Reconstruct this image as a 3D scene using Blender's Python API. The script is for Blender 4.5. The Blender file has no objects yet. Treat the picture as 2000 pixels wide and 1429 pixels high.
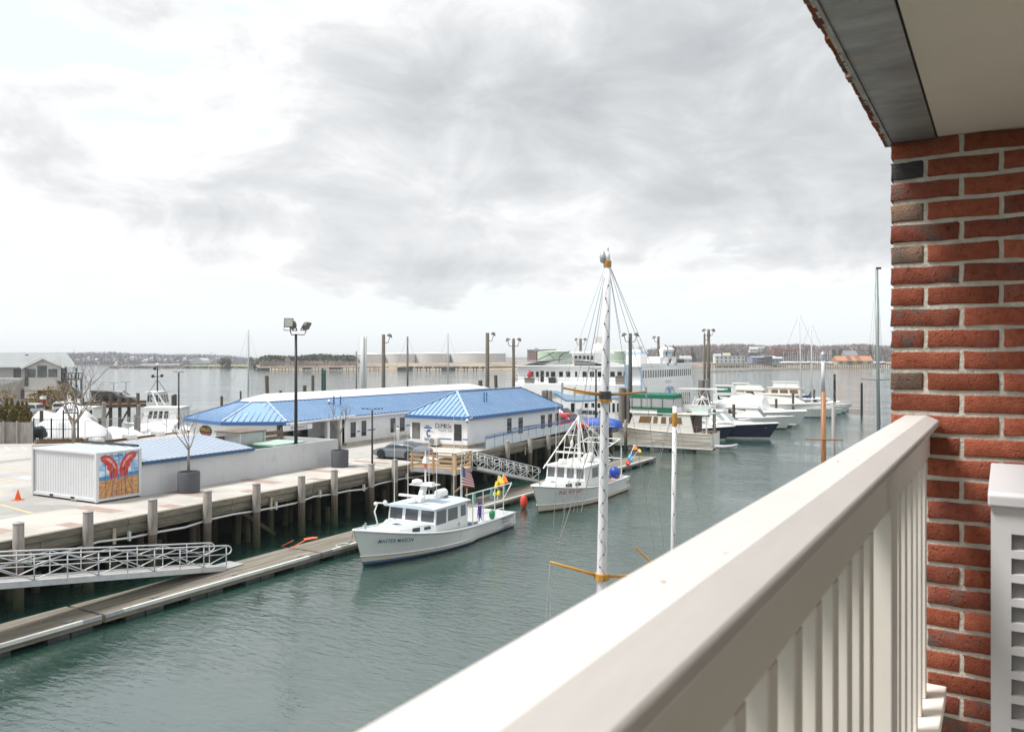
import bpy, math, random
from mathutils import Vector, Matrix
R = math.radians
rnd = random.Random(7)
sc = bpy.context.scene
COL = sc.collection

# ---------------------------------------------------------------- camera, sky, sun, exposure
YAW = R(29.03); FPX = 1600.0; YH = 700.0; CAMH = 10.0      # focal length and horizon in pixels of the 2000 x 1429 picture
cam_d = bpy.data.cameras.new('camera'); cam = bpy.data.objects.new('camera', cam_d); COL.objects.link(cam)
cam.location = (0, 0, CAMH); cam.rotation_euler = (R(90), 0, YAW)
cam_d.sensor_width = 36; cam_d.lens = 36 * FPX / 2000; cam_d.shift_y = -(714.5 - YH) / 2000
cam_d.clip_start = 0.05; cam_d.clip_end = 12000
cam_d.dof.use_dof = True; cam_d.dof.focus_distance = 22; cam_d.dof.aperture_fstop = 10
sc.camera = cam
SUN_EL, SUN_AZ = R(60), R(232)          # azimuth of the sun measured clockwise from +Y
world = bpy.data.worlds.new('World'); sc.world = world; world.use_nodes = True
wt = world.node_tree; wt.nodes.clear()
def wn(t, **k):
    n = wt.nodes.new(t)
    for a, b in k.items(): setattr(n, a, b)
    return n
def wmath(op, a, b=None, c=None):
    n = wn('ShaderNodeMath', operation=op)
    for i, x in enumerate((a, b, c)):
        if x is None: continue
        if isinstance(x, (int, float)): n.inputs[i].default_value = x
        else: wt.links.new(x, n.inputs[i])
    return n.outputs[0]
def wramp(fac, stops):
    n = wn('ShaderNodeValToRGB'); e = n.color_ramp.elements
    while len(e) > 1: e.remove(e[-1])
    for i, (p, c) in enumerate(stops):
        q = e[0] if i == 0 else e.new(p)
        q.position = p; q.color = (c, c, c, 1) if isinstance(c, (int, float)) else (*c, 1)
    wt.links.new(fac, n.inputs[0]); return n.outputs[0]
tc = wn('ShaderNodeTexCoord'); sep = wn('ShaderNodeSeparateXYZ'); wt.links.new(tc.outputs['Generated'], sep.inputs[0])
X, Y, Zv = sep.outputs
el = wmath('MAXIMUM', Zv, 0.0)
den = wmath('ADD', el, 0.11)
comb = wn('ShaderNodeCombineXYZ')
wt.links.new(wmath('DIVIDE', X, den), comb.inputs[0]); wt.links.new(wmath('DIVIDE', Y, den), comb.inputs[1]); comb.inputs[2].default_value = 3.4
def wnoise(scale, detail, rough, loc=(0, 0, 0), dist=0.0, sc3=(1, 1, 1), src=None):
    mp = wn('ShaderNodeMapping'); wt.links.new(src or comb.outputs[0], mp.inputs[0]); mp.inputs['Location'].default_value = loc; mp.inputs['Scale'].default_value = sc3
    n = wn('ShaderNodeTexNoise'); wt.links.new(mp.outputs[0], n.inputs['Vector'])
    n.inputs['Scale'].default_value = scale; n.inputs['Detail'].default_value = detail; n.inputs['Roughness'].default_value = rough; n.inputs['Distortion'].default_value = dist
    return n.outputs['Fac']
big = wnoise(0.38, 5, 0.56, (2.1, 0.4, 0), 0.2)
fine = wnoise(1.5, 6, 0.6, (5.0, 1.0, 0), 0.25)
cov = wmath('ADD', big, wmath('MULTIPLY', wmath('SUBTRACT', fine, 0.5), 0.3))
puff = wnoise(6.5, 7, 0.6, (1.3, 0.7, 0.2), 0.5, (1, 1, 1.9), tc.outputs['Generated'])
# the cloud deck thins out to clear pale air low over the horizon
thin = wramp(el, [(0.0, 0.0), (0.06, 0.1), (0.11, 0.72), (0.16, 1.0)])
cover = wmath('ADD', wmath('ADD', cov, wmath('MULTIPLY', wmath('SUBTRACT', puff, 0.5), 0.42)), wmath('MULTIPLY', wmath('SUBTRACT', thin, 1.0), 0.34))
alpha = wramp(cover, [(0.335, 0.0), (0.40, 1.0)])
shade_n = wnoise(0.30, 4, 0.52, (2.75, 1.0, 0), 0.3)
thick = wmath('SUBTRACT', wmath('ADD', wmath('MULTIPLY', shade_n, 0.62), wmath('MULTIPLY', cover, 0.42)), wmath('ADD', wramp(el, [(0.10, 0.075), (0.27, 0.0)]), wmath('MULTIPLY', wmath('SUBTRACT', puff, 0.5), -0.26)))
body = wramp(thick, [(0.35, (5.9, 5.9, 5.86)), (0.44, (4.8, 4.84, 4.88)), (0.51, (3.85, 3.92, 4.0)), (0.60, (3.1, 3.2, 3.3)), (0.72, (2.4, 2.5, 2.62))])
sky = wn('ShaderNodeTexSky', sky_type='NISHITA'); sky.sun_disc = False; sky.sun_elevation = SUN_EL; sky.sun_rotation = SUN_AZ
sky.air_density = 1.0; sky.dust_density = 2.2; sky.altitude = 10
veil = wn('ShaderNodeMixRGB'); veil.inputs[0].default_value = 0.8; veil.inputs[2].default_value = (4.75, 4.98, 5.2, 1)     # thin high cirrus veil over the blue
wt.links.new(sky.outputs[0], veil.inputs[1])
mixc = wn('ShaderNodeMixRGB'); wt.links.new(alpha, mixc.inputs[0]); wt.links.new(veil.outputs[0], mixc.inputs[1]); wt.links.new(body, mixc.inputs[2])
bg = wn('ShaderNodeBackground'); bg.inputs[1].default_value = 0.10; wt.links.new(mixc.outputs[0], bg.inputs[0])
wo = wn('ShaderNodeOutputWorld'); wt.links.new(bg.outputs[0], wo.inputs[0])
world.cycles.sampling_method = 'MANUAL'; world.cycles.sample_map_resolution = 1024
sun_d = bpy.data.lights.new('sun', 'SUN'); sun_d.energy = 2.2; sun_d.angle = R(14); sun_d.color = (1, 0.98, 0.95)
sun = bpy.data.objects.new('sun', sun_d); COL.objects.link(sun); sun.location = (-30, -40, 60)
sdir = Vector((math.sin(SUN_AZ) * math.cos(SUN_EL), math.cos(SUN_AZ) * math.cos(SUN_EL), math.sin(SUN_EL)))
sun.rotation_euler = (-sdir).to_track_quat('-Z', 'Y').to_euler()
vs = sc.view_settings; vs.view_transform = 'Standard'; vs.look = 'None'; vs.exposure = 1.14; vs.gamma = 1; vs.use_curve_mapping = False
sc.cycles.use_denoising = True
sc.cycles.max_bounces = 6; sc.cycles.diffuse_bounces = 3; sc.cycles.glossy_bounces = 3; sc.cycles.transmission_bounces = 4; sc.cycles.caustics_reflective = False; sc.cycles.caustics_refractive = False

# ---------------------------------------------------------------- picture -> place
CD = Vector((-math.sin(YAW), math.cos(YAW), 0)); CR = Vector((math.cos(YAW), math.sin(YAW), 0))
def PD(px, py, Z): return CD * Z + CR * ((px - 1000) / FPX * Z) + Vector((0, 0, CAMH - (py - YH) / FPX * Z))
def P(px, py, z): return PD(px, py, FPX * (CAMH - z) / (py - YH))
def ray(px, py): return CD + CR * ((px - 1000) / FPX) + Vector((0, 0, -(py - YH) / FPX))
def PX(px, py, x0): v = ray(px, py); t = x0 / v.x; return Vector((0, 0, CAMH)) + v * t
def PY(px, py, y0): v = ray(px, py); t = y0 / v.y; return Vector((0, 0, CAMH)) + v * t
def PPL(px, py, a, n):
    v = ray(px, py); o = Vector((0, 0, CAMH)); t = (Vector(a) - o).dot(n) / v.dot(n); return o + v * t

# ---------------------------------------------------------------- mesh builder
class MB:
    def __init__(s): s.v = []; s.f = []; s.m = []
    def add(s, vs, fs, m=0):
        k = len(s.v); s.v += [Vector(p) for p in vs]; s.f += [[i + k for i in f] for f in fs]; s.m += [m] * len(fs); return s
    def poly(s, pts, m=0): return s.add(pts, [list(range(len(pts)))], m)
    def bx(s, x0, x1, y0, y1, z0, z1, m=0):
        return s.add([(x0, y0, z0), (x1, y0, z0), (x1, y1, z0), (x0, y1, z0), (x0, y0, z1), (x1, y0, z1), (x1, y1, z1), (x0, y1, z1)],
                     [[0, 3, 2, 1], [4, 5, 6, 7], [0, 1, 5, 4], [1, 2, 6, 5], [2, 3, 7, 6], [3, 0, 4, 7]], m)
    def beam(s, a, b, w, h, m=0, up=(0, 0, 1)):
        a = Vector(a); b = Vector(b); d = (b - a).normalized(); u = Vector(up)
        if abs(d.dot(u)) > 0.98: u = Vector((0, 1, 0))
        x = d.cross(u).normalized() * (w / 2); y = x.cross(d).normalized() * (h / 2)
        p = [a - x - y, a + x - y, a + x + y, a - x + y, b - x - y, b + x - y, b + x + y, b - x + y]
        return s.add(p, [[3, 2, 1, 0], [4, 5, 6, 7], [0, 1, 5, 4], [1, 2, 6, 5], [2, 3, 7, 6], [3, 0, 4, 7]], m)
    def cyl(s, a, b, r0, r1=None, n=8, m=0, caps=True):
        r1 = r0 if r1 is None else r1; a = Vector(a); b = Vector(b); d = (b - a).normalized()
        u = Vector((0, 0, 1)) if abs(d.z) < 0.95 else Vector((1, 0, 0)); x = d.cross(u).normalized(); y = d.cross(x)
        p = []
        for c, r in ((a, r0), (b, r1)):
            for i in range(n): t = 2 * math.pi * i / n; p.append(c + x * (r * math.cos(t)) + y * (r * math.sin(t)))
        f = [[i, (i + 1) % n, n + (i + 1) % n, n + i] for i in range(n)]
        if caps: f += [list(range(n))[::-1], list(range(n, 2 * n))]
        return s.add(p, f, m)
    def tube(s, pts, r, n=6, m=0, r1=None):
        pts = [Vector(p) for p in pts]; k = len(pts); p = []
        for j, c in enumerate(pts):
            d = (pts[min(j + 1, k - 1)] - pts[max(j - 1, 0)]).normalized()
            u = Vector((0, 0, 1)) if abs(d.z) < 0.95 else Vector((1, 0, 0)); x = d.cross(u).normalized(); y = d.cross(x)
            rr = r if r1 is None else r + (r1 - r) * j / (k - 1)
            for i in range(n): t = 2 * math.pi * i / n; p.append(c + x * (rr * math.cos(t)) + y * (rr * math.sin(t)))
        f = [[j * n + i, j * n + (i + 1) % n, (j + 1) * n + (i + 1) % n, (j + 1) * n + i] for j in range(k - 1) for i in range(n)]
        f += [list(range(n))[::-1], list(range((k - 1) * n, k * n))]
        return s.add(p, f, m)
    def prism(s, poly, z0, z1, m=0):
        n = len(poly); p = [(x, y, z0) for x, y in poly] + [(x, y, z1) for x, y in poly]
        return s.add(p, [list(range(n))[::-1], list(range(n, 2 * n))] + [[i, (i + 1) % n, n + (i + 1) % n, n + i] for i in range(n)], m)
    def lathe(s, prof, c=(0, 0, 0), n=12, m=0):
        c = Vector(c); p = []; k = len(prof)
        for r, z in prof:
            for i in range(n): t = 2 * math.pi * i / n; p.append(c + Vector((r * math.cos(t), r * math.sin(t), z)))
        f = [[j * n + i, j * n + (i + 1) % n, (j + 1) * n + (i + 1) % n, (j + 1) * n + i] for j in range(k - 1) for i in range(n)]
        f += [list(range(n))[::-1], list(range((k - 1) * n, k * n))]
        return s.add(p, f, m)
    def ball(s, c, r, sc3=(1, 1, 1), n=10, k=6, m=0):
        prof = [(max(1e-3, r * math.sin(math.pi * j / k)), -r * math.cos(math.pi * j / k)) for j in range(k + 1)]
        q = MB().lathe(prof, (0, 0, 0), n); c = Vector(c)
        return s.add([c + Vector((p.x * sc3[0], p.y * sc3[1], p.z * sc3[2])) for p in q.v], q.f, m)
    def loft(s, secs, m=0, close=False, caps=True, mrow=None):
        n = len(secs[0]); p = [q for sec in secs for q in sec]; k = len(secs); e = n if close else n - 1
        for j in range(k - 1):
            pass
        base = len(s.v); s.v += [Vector(q) for q in p]
        for j in range(k - 1):
            for i in range(e):
                s.f.append([base + j * n + i, base + j * n + (i + 1) % n, base + (j + 1) * n + (i + 1) % n, base + (j + 1) * n + i]); s.m.append(mrow[i] if mrow else m)
        if caps:
            s.f.append([base + i for i in range(n)][::-1]); s.m.append(m); s.f.append([base + (k - 1) * n + i for i in range(n)]); s.m.append(m)
        return s
    def xf(s, M):
        s.v = [M @ p for p in s.v]; return s
    def join(s, o, M=None, m=None):
        k = len(s.v); s.v += [(M @ p if M else p.copy()) for p in o.v]; s.f += [[i + k for i in f] for f in o.f]; s.m += o.m if m is None else [m] * len(o.f); return s
    def data(s, name, mats, smooth=False):
        me = bpy.data.meshes.new(name); me.from_pydata([tuple(p) for p in s.v], [], s.f)
        for x in (mats if isinstance(mats, (list, tuple)) else [mats]): me.materials.append(x)
        if any(s.m): me.polygons.foreach_set('material_index', s.m)
        if smooth: me.polygons.foreach_set('use_smooth', [True] * len(s.f))
        me.update(); return me
    def build(s, name, mats, parent=None, smooth=False, local=False, bevel=0, auto=None):
        if parent is not None and not local:
            Mi = wmx(parent).inverted(); s.v = [Mi @ p for p in s.v]
        o = link(name, s.data(name, mats, smooth), parent)
        if auto is not None:
            o.data.polygons.foreach_set('use_smooth', [True] * len(s.f))
            try: o.data.set_sharp_from_angle(angle=R(auto))
            except Exception: pass
        if bevel:
            b = o.modifiers.new('b', 'BEVEL'); b.width = bevel; b.segments = 2; b.limit_method = 'ANGLE'; b.angle_limit = R(40)
        return o
def wmx(o):
    M = Matrix.Identity(4); x = o
    while x is not None: M = x.matrix_basis @ M; x = x.parent
    return M
def link(name, data, parent=None):
    o = bpy.data.objects.new(name, data); COL.objects.link(o); o.parent = parent; return o
def tag(o, label, cat, group=None, kind=None):
    if label: o['label'] = label
    if cat: o['category'] = cat
    if group: o['group'] = group
    if kind: o['kind'] = kind
    return o
def thing(name, label, cat, loc=(0, 0, 0), rz=0, group=None):
    o = bpy.data.objects.new(name, None); COL.objects.link(o); o.empty_display_size = 0.2
    o.location = loc; o.rotation_euler = (0, 0, rz); return tag(o, label, cat, group)
def struct(o): o['kind'] = 'structure'; return o
def stuff(o): o['kind'] = 'stuff'; return o
def copy_tree(o, parent=None):
    c = o.copy(); COL.objects.link(c); c.parent = parent
    for ch in list(o.children): copy_tree(ch, c)
    return c
def text(name, s, mat, parent, M, size, align='LEFT', shear=0, ext=0.002, spacing=1.0, offset=0.0):
    cu = bpy.data.curves.new(name, 'FONT'); cu.body = s; cu.size = size; cu.align_x = align; cu.shear = shear; cu.extrude = ext; cu.space_character = spacing; cu.offset = offset
    cu.resolution_u = 3; cu.materials.append(mat)
    t = link(name, cu); dg = bpy.context.evaluated_depsgraph_get(); me = bpy.data.meshes.new_from_object(t.evaluated_get(dg)); bpy.data.objects.remove(t)
    o = link(name, me, parent); o.matrix_basis = (wmx(parent).inverted() @ M) if parent else M
    return o
def frame(o, ex, ey):
    ex = Vector(ex).normalized(); ey = Vector(ey); ez = ex.cross(ey).normalized(); ey = ez.cross(ex)
    M = Matrix.Identity(4)
    for i in range(3): M[i][0] = ex[i]; M[i][1] = ey[i]; M[i][2] = ez[i]; M[i][3] = o[i]
    return M

# ---------------------------------------------------------------- materials
MATS = {}
def mat(name, col, rough=0.6, metal=0.0, var=0.0, vscale=3.0, bump=0.0, bscale=40.0, stretch=(1, 1, 1), dirt=None, dscale=1.2, dth=(0.55, 0.7), objrand=0.0, spec=0.5, coords='Object', alpha=None, trans=0.0, emit=None):
    if name in MATS: return MATS[name]
    m = bpy.data.materials.new(name); MATS[name] = m; m.use_nodes = True; nt = m.node_tree; b = nt.nodes['Principled BSDF']
    b.inputs['Base Color'].default_value = (*col, 1); b.inputs['Roughness'].default_value = rough; b.inputs['Metallic'].default_value = metal; b.inputs['Specular IOR Level'].default_value = spec
    if trans: b.inputs['Transmission Weight'].default_value = trans
    if alpha is not None: b.inputs['Alpha'].default_value = alpha
    L = nt.links.new; N = nt.nodes.new
    if var or bump or dirt or objrand:
        tcn = N('ShaderNodeTexCoord'); mp = N('ShaderNodeMapping'); mp.inputs['Scale'].default_value = stretch; L(tcn.outputs[coords], mp.inputs[0])
        cur = None
        if var:
            n = N('ShaderNodeTexNoise'); n.inputs['Scale'].default_value = vscale; n.inputs['Detail'].default_value = 6; n.inputs['Roughness'].default_value = 0.65; L(mp.outputs[0], n.inputs['Vector'])
            mx = N('ShaderNodeMixRGB'); mx.inputs[1].default_value = (*[max(0, c * (1 - var)) for c in col], 1); mx.inputs[2].default_value = (*[min(1, c * (1 + var)) for c in col], 1)
            r = N('ShaderNodeMapRange'); r.inputs[1].default_value = 0.3; r.inputs[2].default_value = 0.7; L(n.outputs['Fac'], r.inputs[0]); L(r.outputs[0], mx.inputs[0]); cur = mx.outputs[0]
        if dirt:
            n2 = N('ShaderNodeTexNoise'); n2.inputs['Scale'].default_value = dscale; n2.inputs['Detail'].default_value = 8; n2.inputs['Roughness'].default_value = 0.7; L(mp.outputs[0], n2.inputs['Vector'])
            r2 = N('ShaderNodeMapRange'); r2.inputs[1].default_value = dth[0]; r2.inputs[2].default_value = dth[1]; L(n2.outputs['Fac'], r2.inputs[0])
            mx2 = N('ShaderNodeMixRGB'); mx2.inputs[2].default_value = (*dirt, 1); L(r2.outputs[0], mx2.inputs[0])
            if cur: L(cur, mx2.inputs[1])
            else: mx2.inputs[1].default_value = (*col, 1)
            cur = mx2.outputs[0]
        if objrand:
            oi = N('ShaderNodeObjectInfo'); hs = N('ShaderNodeHueSaturation'); r3 = N('ShaderNodeMapRange'); r3.inputs[3].default_value = 1 - objrand; r3.inputs[4].default_value = 1 + objrand
            L(oi.outputs['Random'], r3.inputs[0]); L(r3.outputs[0], hs.inputs['Value'])
            if cur: L(cur, hs.inputs['Color'])
            else: hs.inputs['Color'].default_value = (*col, 1)
            cur = hs.outputs[0]
        if cur: L(cur, b.inputs['Base Color'])
        if bump:
            n3 = N('ShaderNodeTexNoise'); n3.inputs['Scale'].default_value = bscale; n3.inputs['Detail'].default_value = 5; L(mp.outputs[0], n3.inputs['Vector'])
            bp = N('ShaderNodeBump'); bp.inputs['Strength'].default_value = bump; bp.inputs['Distance'].default_value = 0.01; L(n3.outputs['Fac'], bp.inputs['Height']); L(bp.outputs[0], b.inputs['Normal'])
    return m
WHITE = mat('white_paint', (0.72, 0.72, 0.71), 0.45, var=0.05, vscale=1.2, dirt=(0.55, 0.54, 0.5), dscale=0.7, dth=(0.58, 0.8))
GEL = mat('white_gelcoat', (0.78, 0.78, 0.76), 0.22, var=0.03, vscale=0.8, dirt=(0.56, 0.53, 0.47), dscale=1.6, dth=(0.56, 0.82), stretch=(1.5, 1.5, 0.3))
CREAM = mat('cream_gelcoat', (0.76, 0.735, 0.67), 0.3, var=0.04, vscale=0.8, dirt=(0.55, 0.5, 0.4), dscale=0.9, dth=(0.6, 0.8))
GLASS = mat('dark_glass', (0.012, 0.014, 0.016), 0.04, spec=0.8)
GLASSG = mat('grey_glass', (0.10, 0.11, 0.12), 0.06, spec=0.8)
BLACK = mat('black', (0.012, 0.012, 0.013), 0.5)
DARK = mat('dark_metal', (0.03, 0.033, 0.033), 0.45, var=0.2)
ALU = mat('aluminium', (0.58, 0.59, 0.6), 0.42, 0.55, var=0.12, vscale=4, dirt=(0.42, 0.42, 0.41), dscale=2)
STEEL = mat('stainless', (0.6, 0.61, 0.62), 0.25, 0.9)
GALV = mat('galvanised', (0.42, 0.43, 0.44), 0.5, 0.6, var=0.15, vscale=6)
WOODG = mat('weathered_timber', (0.215, 0.19, 0.15), 0.9, var=0.4, vscale=3, stretch=(6, 0.5, 6), bump=0.5, bscale=18, dirt=(0.10, 0.115, 0.055), dscale=0.8, dth=(0.5, 0.75), objrand=0.12)
WOODL = mat('fresh_lumber', (0.5, 0.33, 0.18), 0.75, var=0.2, vscale=3, bump=0.2, bscale=30, objrand=0.12)

# ================================================================ the balcony (its own frame: x right along the wall, y along the railing)
TH = R(30.96)
BAL = Matrix.Translation((0, 0, CAMH)) @ Matrix.Rotation(YAW - TH, 4, 'Z')
def bal(name, label, cat, loc=(0, 0, 0), group=None):
    o = thing(name, label, cat, group=group); o.matrix_basis = BAL @ Matrix.Translation(loc); return o
YW = 2.881; XC = -0.31; CH = 0.0669
# brick materials
def brick_mat(name, c1, c2, flash, fth):
    m = bpy.data.materials.new(name); m.use_nodes = True; nt = m.node_tree; N = nt.nodes.new; L = nt.links.new; b = nt.nodes['Principled BSDF']
    b.inputs['Roughness'].default_value = 0.82; b.inputs['Specular IOR Level'].default_value = 0.12
    t = N('ShaderNodeTexCoord'); oi = N('ShaderNodeObjectInfo'); ad = N('ShaderNodeVectorMath'); ad.operation = 'ADD'
    cx = N('ShaderNodeCombineXYZ'); ml = N('ShaderNodeMath'); ml.operation = 'MULTIPLY'; ml.inputs[1].default_value = 40; L(oi.outputs['Random'], ml.inputs[0]); L(ml.outputs[0], cx.inputs[0]); L(ml.outputs[0], cx.inputs[2])
    L(t.outputs['Object'], ad.inputs[0]); L(cx.outputs[0], ad.inputs[1])
    def noise(s, d, r=0.6):
        n = N('ShaderNodeTexNoise'); n.inputs['Scale'].default_value = s; n.inputs['Detail'].default_value = d; n.inputs['Roughness'].default_value = r; L(ad.outputs[0], n.inputs['Vector']); return n.outputs['Fac']
    def rng(f, a, c):
        q = N('ShaderNodeMapRange'); q.inputs[1].default_value = a; q.inputs[2].default_value = c; L(f, q.inputs[0]); return q.outputs[0]
    m1 = N('ShaderNodeMixRGB'); m1.inputs[1].default_value = (*c1, 1); m1.inputs[2].default_value = (*c2, 1); L(rng(noise(28, 6), 0.35, 0.7), m1.inputs[0])
    m2 = N('ShaderNodeMixRGB'); m2.inputs[2].default_value = (*flash, 1); L(m1.outputs[0], m2.inputs[1]); L(rng(noise(9, 3), *fth), m2.inputs[0])
    # lime and soot specks
    m3 = N('ShaderNodeMixRGB'); m3.inputs[2].default_value = (0.5, 0.45, 0.38, 1); L(m2.outputs[0], m3.inputs[1]); L(rng(noise(120, 2), 0.72, 0.76), m3.inputs[0])
    hs = N('ShaderNodeHueSaturation'); r4 = N('ShaderNodeMapRange'); r4.inputs[3].default_value = 0.72; r4.inputs[4].default_value = 1.28; L(oi.outputs['Random'], r4.inputs[0]); L(r4.outputs[0], hs.inputs['Value']); L(m3.outputs[0], hs.inputs['Color'])
    L(hs.outputs[0], b.inputs['Base Color'])
    bp = N('ShaderNodeBump'); bp.inputs['Strength'].default_value = 0.9; bp.inputs['Distance'].default_value = 0.007
    a = N('ShaderNodeMath'); a.operation = 'ADD'; L(noise(160, 4), a.inputs[0]); L(rng(noise(55, 3), 0.28, 0.42), a.inputs[1]); L(a.outputs[0], bp.inputs['Height']); L(bp.outputs[0], b.inputs['Normal'])
    return m
BR = [brick_mat('brick_red', (0.28, 0.075, 0.042), (0.38, 0.122, 0.072), (0.2, 0.13, 0.11), (0.62, 0.8)),
      brick_mat('brick_flashed', (0.25, 0.068, 0.043), (0.34, 0.115, 0.075), (0.15, 0.12, 0.105), (0.5, 0.62)),
      brick_mat('brick_brown', (0.2, 0.125, 0.09), (0.29, 0.18, 0.13), (0.16, 0.12, 0.1), (0.5, 0.7)),
      brick_mat('brick_charcoal', (0.055, 0.053, 0.055), (0.09, 0.085, 0.085), (0.05, 0.05, 0.052), (0.5, 0.7))]
MORT = mat('mortar', (0.57, 0.525, 0.45), 0.95, var=0.22, vscale=18, bump=0.5, bscale=110, dirt=(0.45, 0.41, 0.34), dscale=7, dth=(0.5, 0.7))
def brick_data(Lb, Hb, D, seed, mt):
    q = random.Random(seed); nx, nz = 6, 4; v = []; f = []; eb = 0.0032; gx = [0, eb] + [eb + (Lb - 2 * eb) * i / (nx - 2) for i in range(1, nx - 2)] + [Lb - eb, Lb]; gz = [0, eb, Hb / 2, Hb - eb, Hb]; jx = [q.uniform(-1, 1) * .002 for _ in range(nx + 1)]; jz = [q.uniform(-1, 1) * .002 for _ in range(nz + 1)]
    for j in range(nz + 1):
        for i in range(nx + 1):
            ed = i in (0, nx) or j in (0, nz); cr = i in (0, nx) and j in (0, nz)
            v.append((gx[i] - Lb / 2 + jz[j] * (1 if ed or 1 in (i, j) or i == nx - 1 else .3) + q.uniform(-1, 1) * .0004, (0.0030 if cr else 0.0020) * ed + q.uniform(-1, 1) * 0.0005, gz[j] - Hb / 2 + jx[i] + q.uniform(-1, 1) * .0004))
    W = nx + 1
    for j in range(nz):
        for i in range(nx): f.append([j * W + i, j * W + i + 1, (j + 1) * W + i + 1, (j + 1) * W + i])
    ring = [i for i in range(W)] + [j * W + nx for j in range(1, nz + 1)] + [nz * W + i for i in range(nx - 1, -1, -1)] + [j * W for j in range(nz - 1, 0, -1)]
    k = len(v); n = len(ring)
    for r_ in ring: x, y, z = v[r_]; v.append((x, D, z))
    for i in range(n): f.append([ring[i], k + i, k + (i + 1) % n, ring[(i + 1) % n]])
    me = bpy.data.meshes.new('brick'); me.from_pydata(v, [], f); me.materials.append(mt)
    me.polygons.foreach_set('use_smooth', [i < nx * nz for i in range(len(f))]); me.update(); return me
BD = {}
def brick(parent, x0, x1, z0, z1, y, k, D=0.09, seed=None):
    key = (round(x1 - x0, 3), round(z1 - z0, 3), k, rnd.randrange(3))
    if key not in BD: BD[key] = brick_data(x1 - x0, z1 - z0, D, hash(key) & 0xffff, BR[k])
    o = link('brick', BD[key], parent); o.location = ((x0 + x1) / 2, y + rnd.uniform(-0.0015, 0.0015), (z0 + z1) / 2); o.rotation_euler = (0, rnd.uniform(-1, 1) * R(0.35), rnd.uniform(-1, 1) * R(0.25)); return o
pier = bal('brick_wall', 'red brick wall with pale mortar at the end of the balcony railing', 'wall')
w = MB().bx(XC + 0.007, 2.2, YW + 0.0045, YW + 0.4, -3.2, 0.6925); w.build('mortar', MORT, pier, local=True)
G = 0.0135; zj0 = 0.0953
special = {8: 3, 6: 2, 4: 2, 0: 1, -4: 2}
for k in range(-26, 9):
    z0 = zj0 + k * CH + G / 2; z1 = z0 + CH - G
    if z1 > 0.6925: z1 = 0.6925
    xs = [XC]; head = k % 2 == 1
    if not head: cuts = [(XC, XC + 0.192)]
    else: cuts = [(XC, XC + 0.092)]
    while cuts[-1][1] < 0.35: a = cuts[-1][1] + G; cuts.append((a, a + 0.192))
    for i, (a, b_) in enumerate(cuts):
        kk = 0
        u = rnd.random()
        if head and i == 0: kk = {-3: 2, 3: 2, 5: 2}.get(k, rnd.choice([0, 1])) if k > -4 else rnd.choice([0, 1])
        elif u < 0.24: kk = 1
        if head and i == 0 and k == 7: kk = 3
        brick(pier, a, b_, z0, z1, YW, kk)
        if i == 0 and k < 9:        # return on the outer face of the corner
            o = brick(pier, -0.192 if head else -0.092, 0, z0, z1, 0, rnd.choice([0, 0, 1]), D=0.05)
            o.location = (XC + 0.004, YW + 0.004 + (0.096 if head else 0.046), (z0 + z1) / 2); o.rotation_euler = (0, 0, R(-90))
# soldier course carried on the steel lintel over the balcony opening
lint = bal('brick_lintel', 'row of upright bricks over the balcony opening resting on a grey steel lintel', 'lintel')
STL = mat('lintel_steel', (0.30, 0.30, 0.30), 0.5, 0.45, var=0.35, vscale=5, stretch=(1, 2.4, 1), dirt=(0.30, 0.265, 0.21), dscale=6, dth=(0.5, 0.72), bump=0.15, bscale=30)
MB().bx(-0.305, -0.181, -1.6, YW + 0.02, 0.69, 0.70).build('steel_plate', STL, lint, local=True)
MB().bx(-0.313, -0.306, -1.6, YW + 0.02, 0.684, 0.79).build('steel_angle', STL, lint, local=True)
MB().bx(-0.327, -0.20, -1.6, YW + 0.1, 0.7015, 1.6).build('mortar', MORT, lint, local=True)
for i in range(66):
    y0 = YW + 0.07 - 0.0677 * i
    o = brick(lint, 0, 0.057, 0, 0.194, 0, rnd.choice([0, 1, 1, 2, 2]), D=0.03); o.location = (-0.3385 + rnd.uniform(-0.002, 0.002), y0, 0.80 + rnd.uniform(-.002, .002)); o.rotation_euler = (0, R(rnd.uniform(-.4, .4)), R(-90))
# ceiling
CEIL = mat('soffit_board', (0.74, 0.65, 0.555), 0.85, var=0.05, vscale=2, bump=0.06, bscale=60)
up_ = MB().bx(-0.1995, 3.0, -2.6, YW + 0.4, 0.7505, 1.6).bx(-0.1995, -0.177, -2.6, YW + 0.3, 0.7015, 0.7504).build('sky_blocker', mat('blocker_dark', (0.03, 0.028, 0.025), 0.9)); up_.matrix_basis = BAL; struct(up_)  # unseen dark mass added to block sky leaking through the ceiling and lintel joint
ce = MB().bx(-0.176, 3.0, -2.6, YW + 0.3, 0.694, 0.75).build('ceiling', CEIL); ce.matrix_basis = BAL; struct(ce)
FLR = mat('balcony_concrete', (0.52, 0.49, 0.45), 0.9, var=0.1)
fl = MB().bx(-0.36, 3.0, -2.6, YW + 0.05, -1.45, -1.22).build('floor', FLR); fl.matrix_basis = BAL; struct(fl)
bw = MB().bx(1.75, 2.0, -2.6, YW, -1.22, 0.694).build('wall_back', mat('siding', (0.74, 0.70, 0.64), 0.8, var=0.05)); bw.matrix_basis = BAL; struct(bw)
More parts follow.
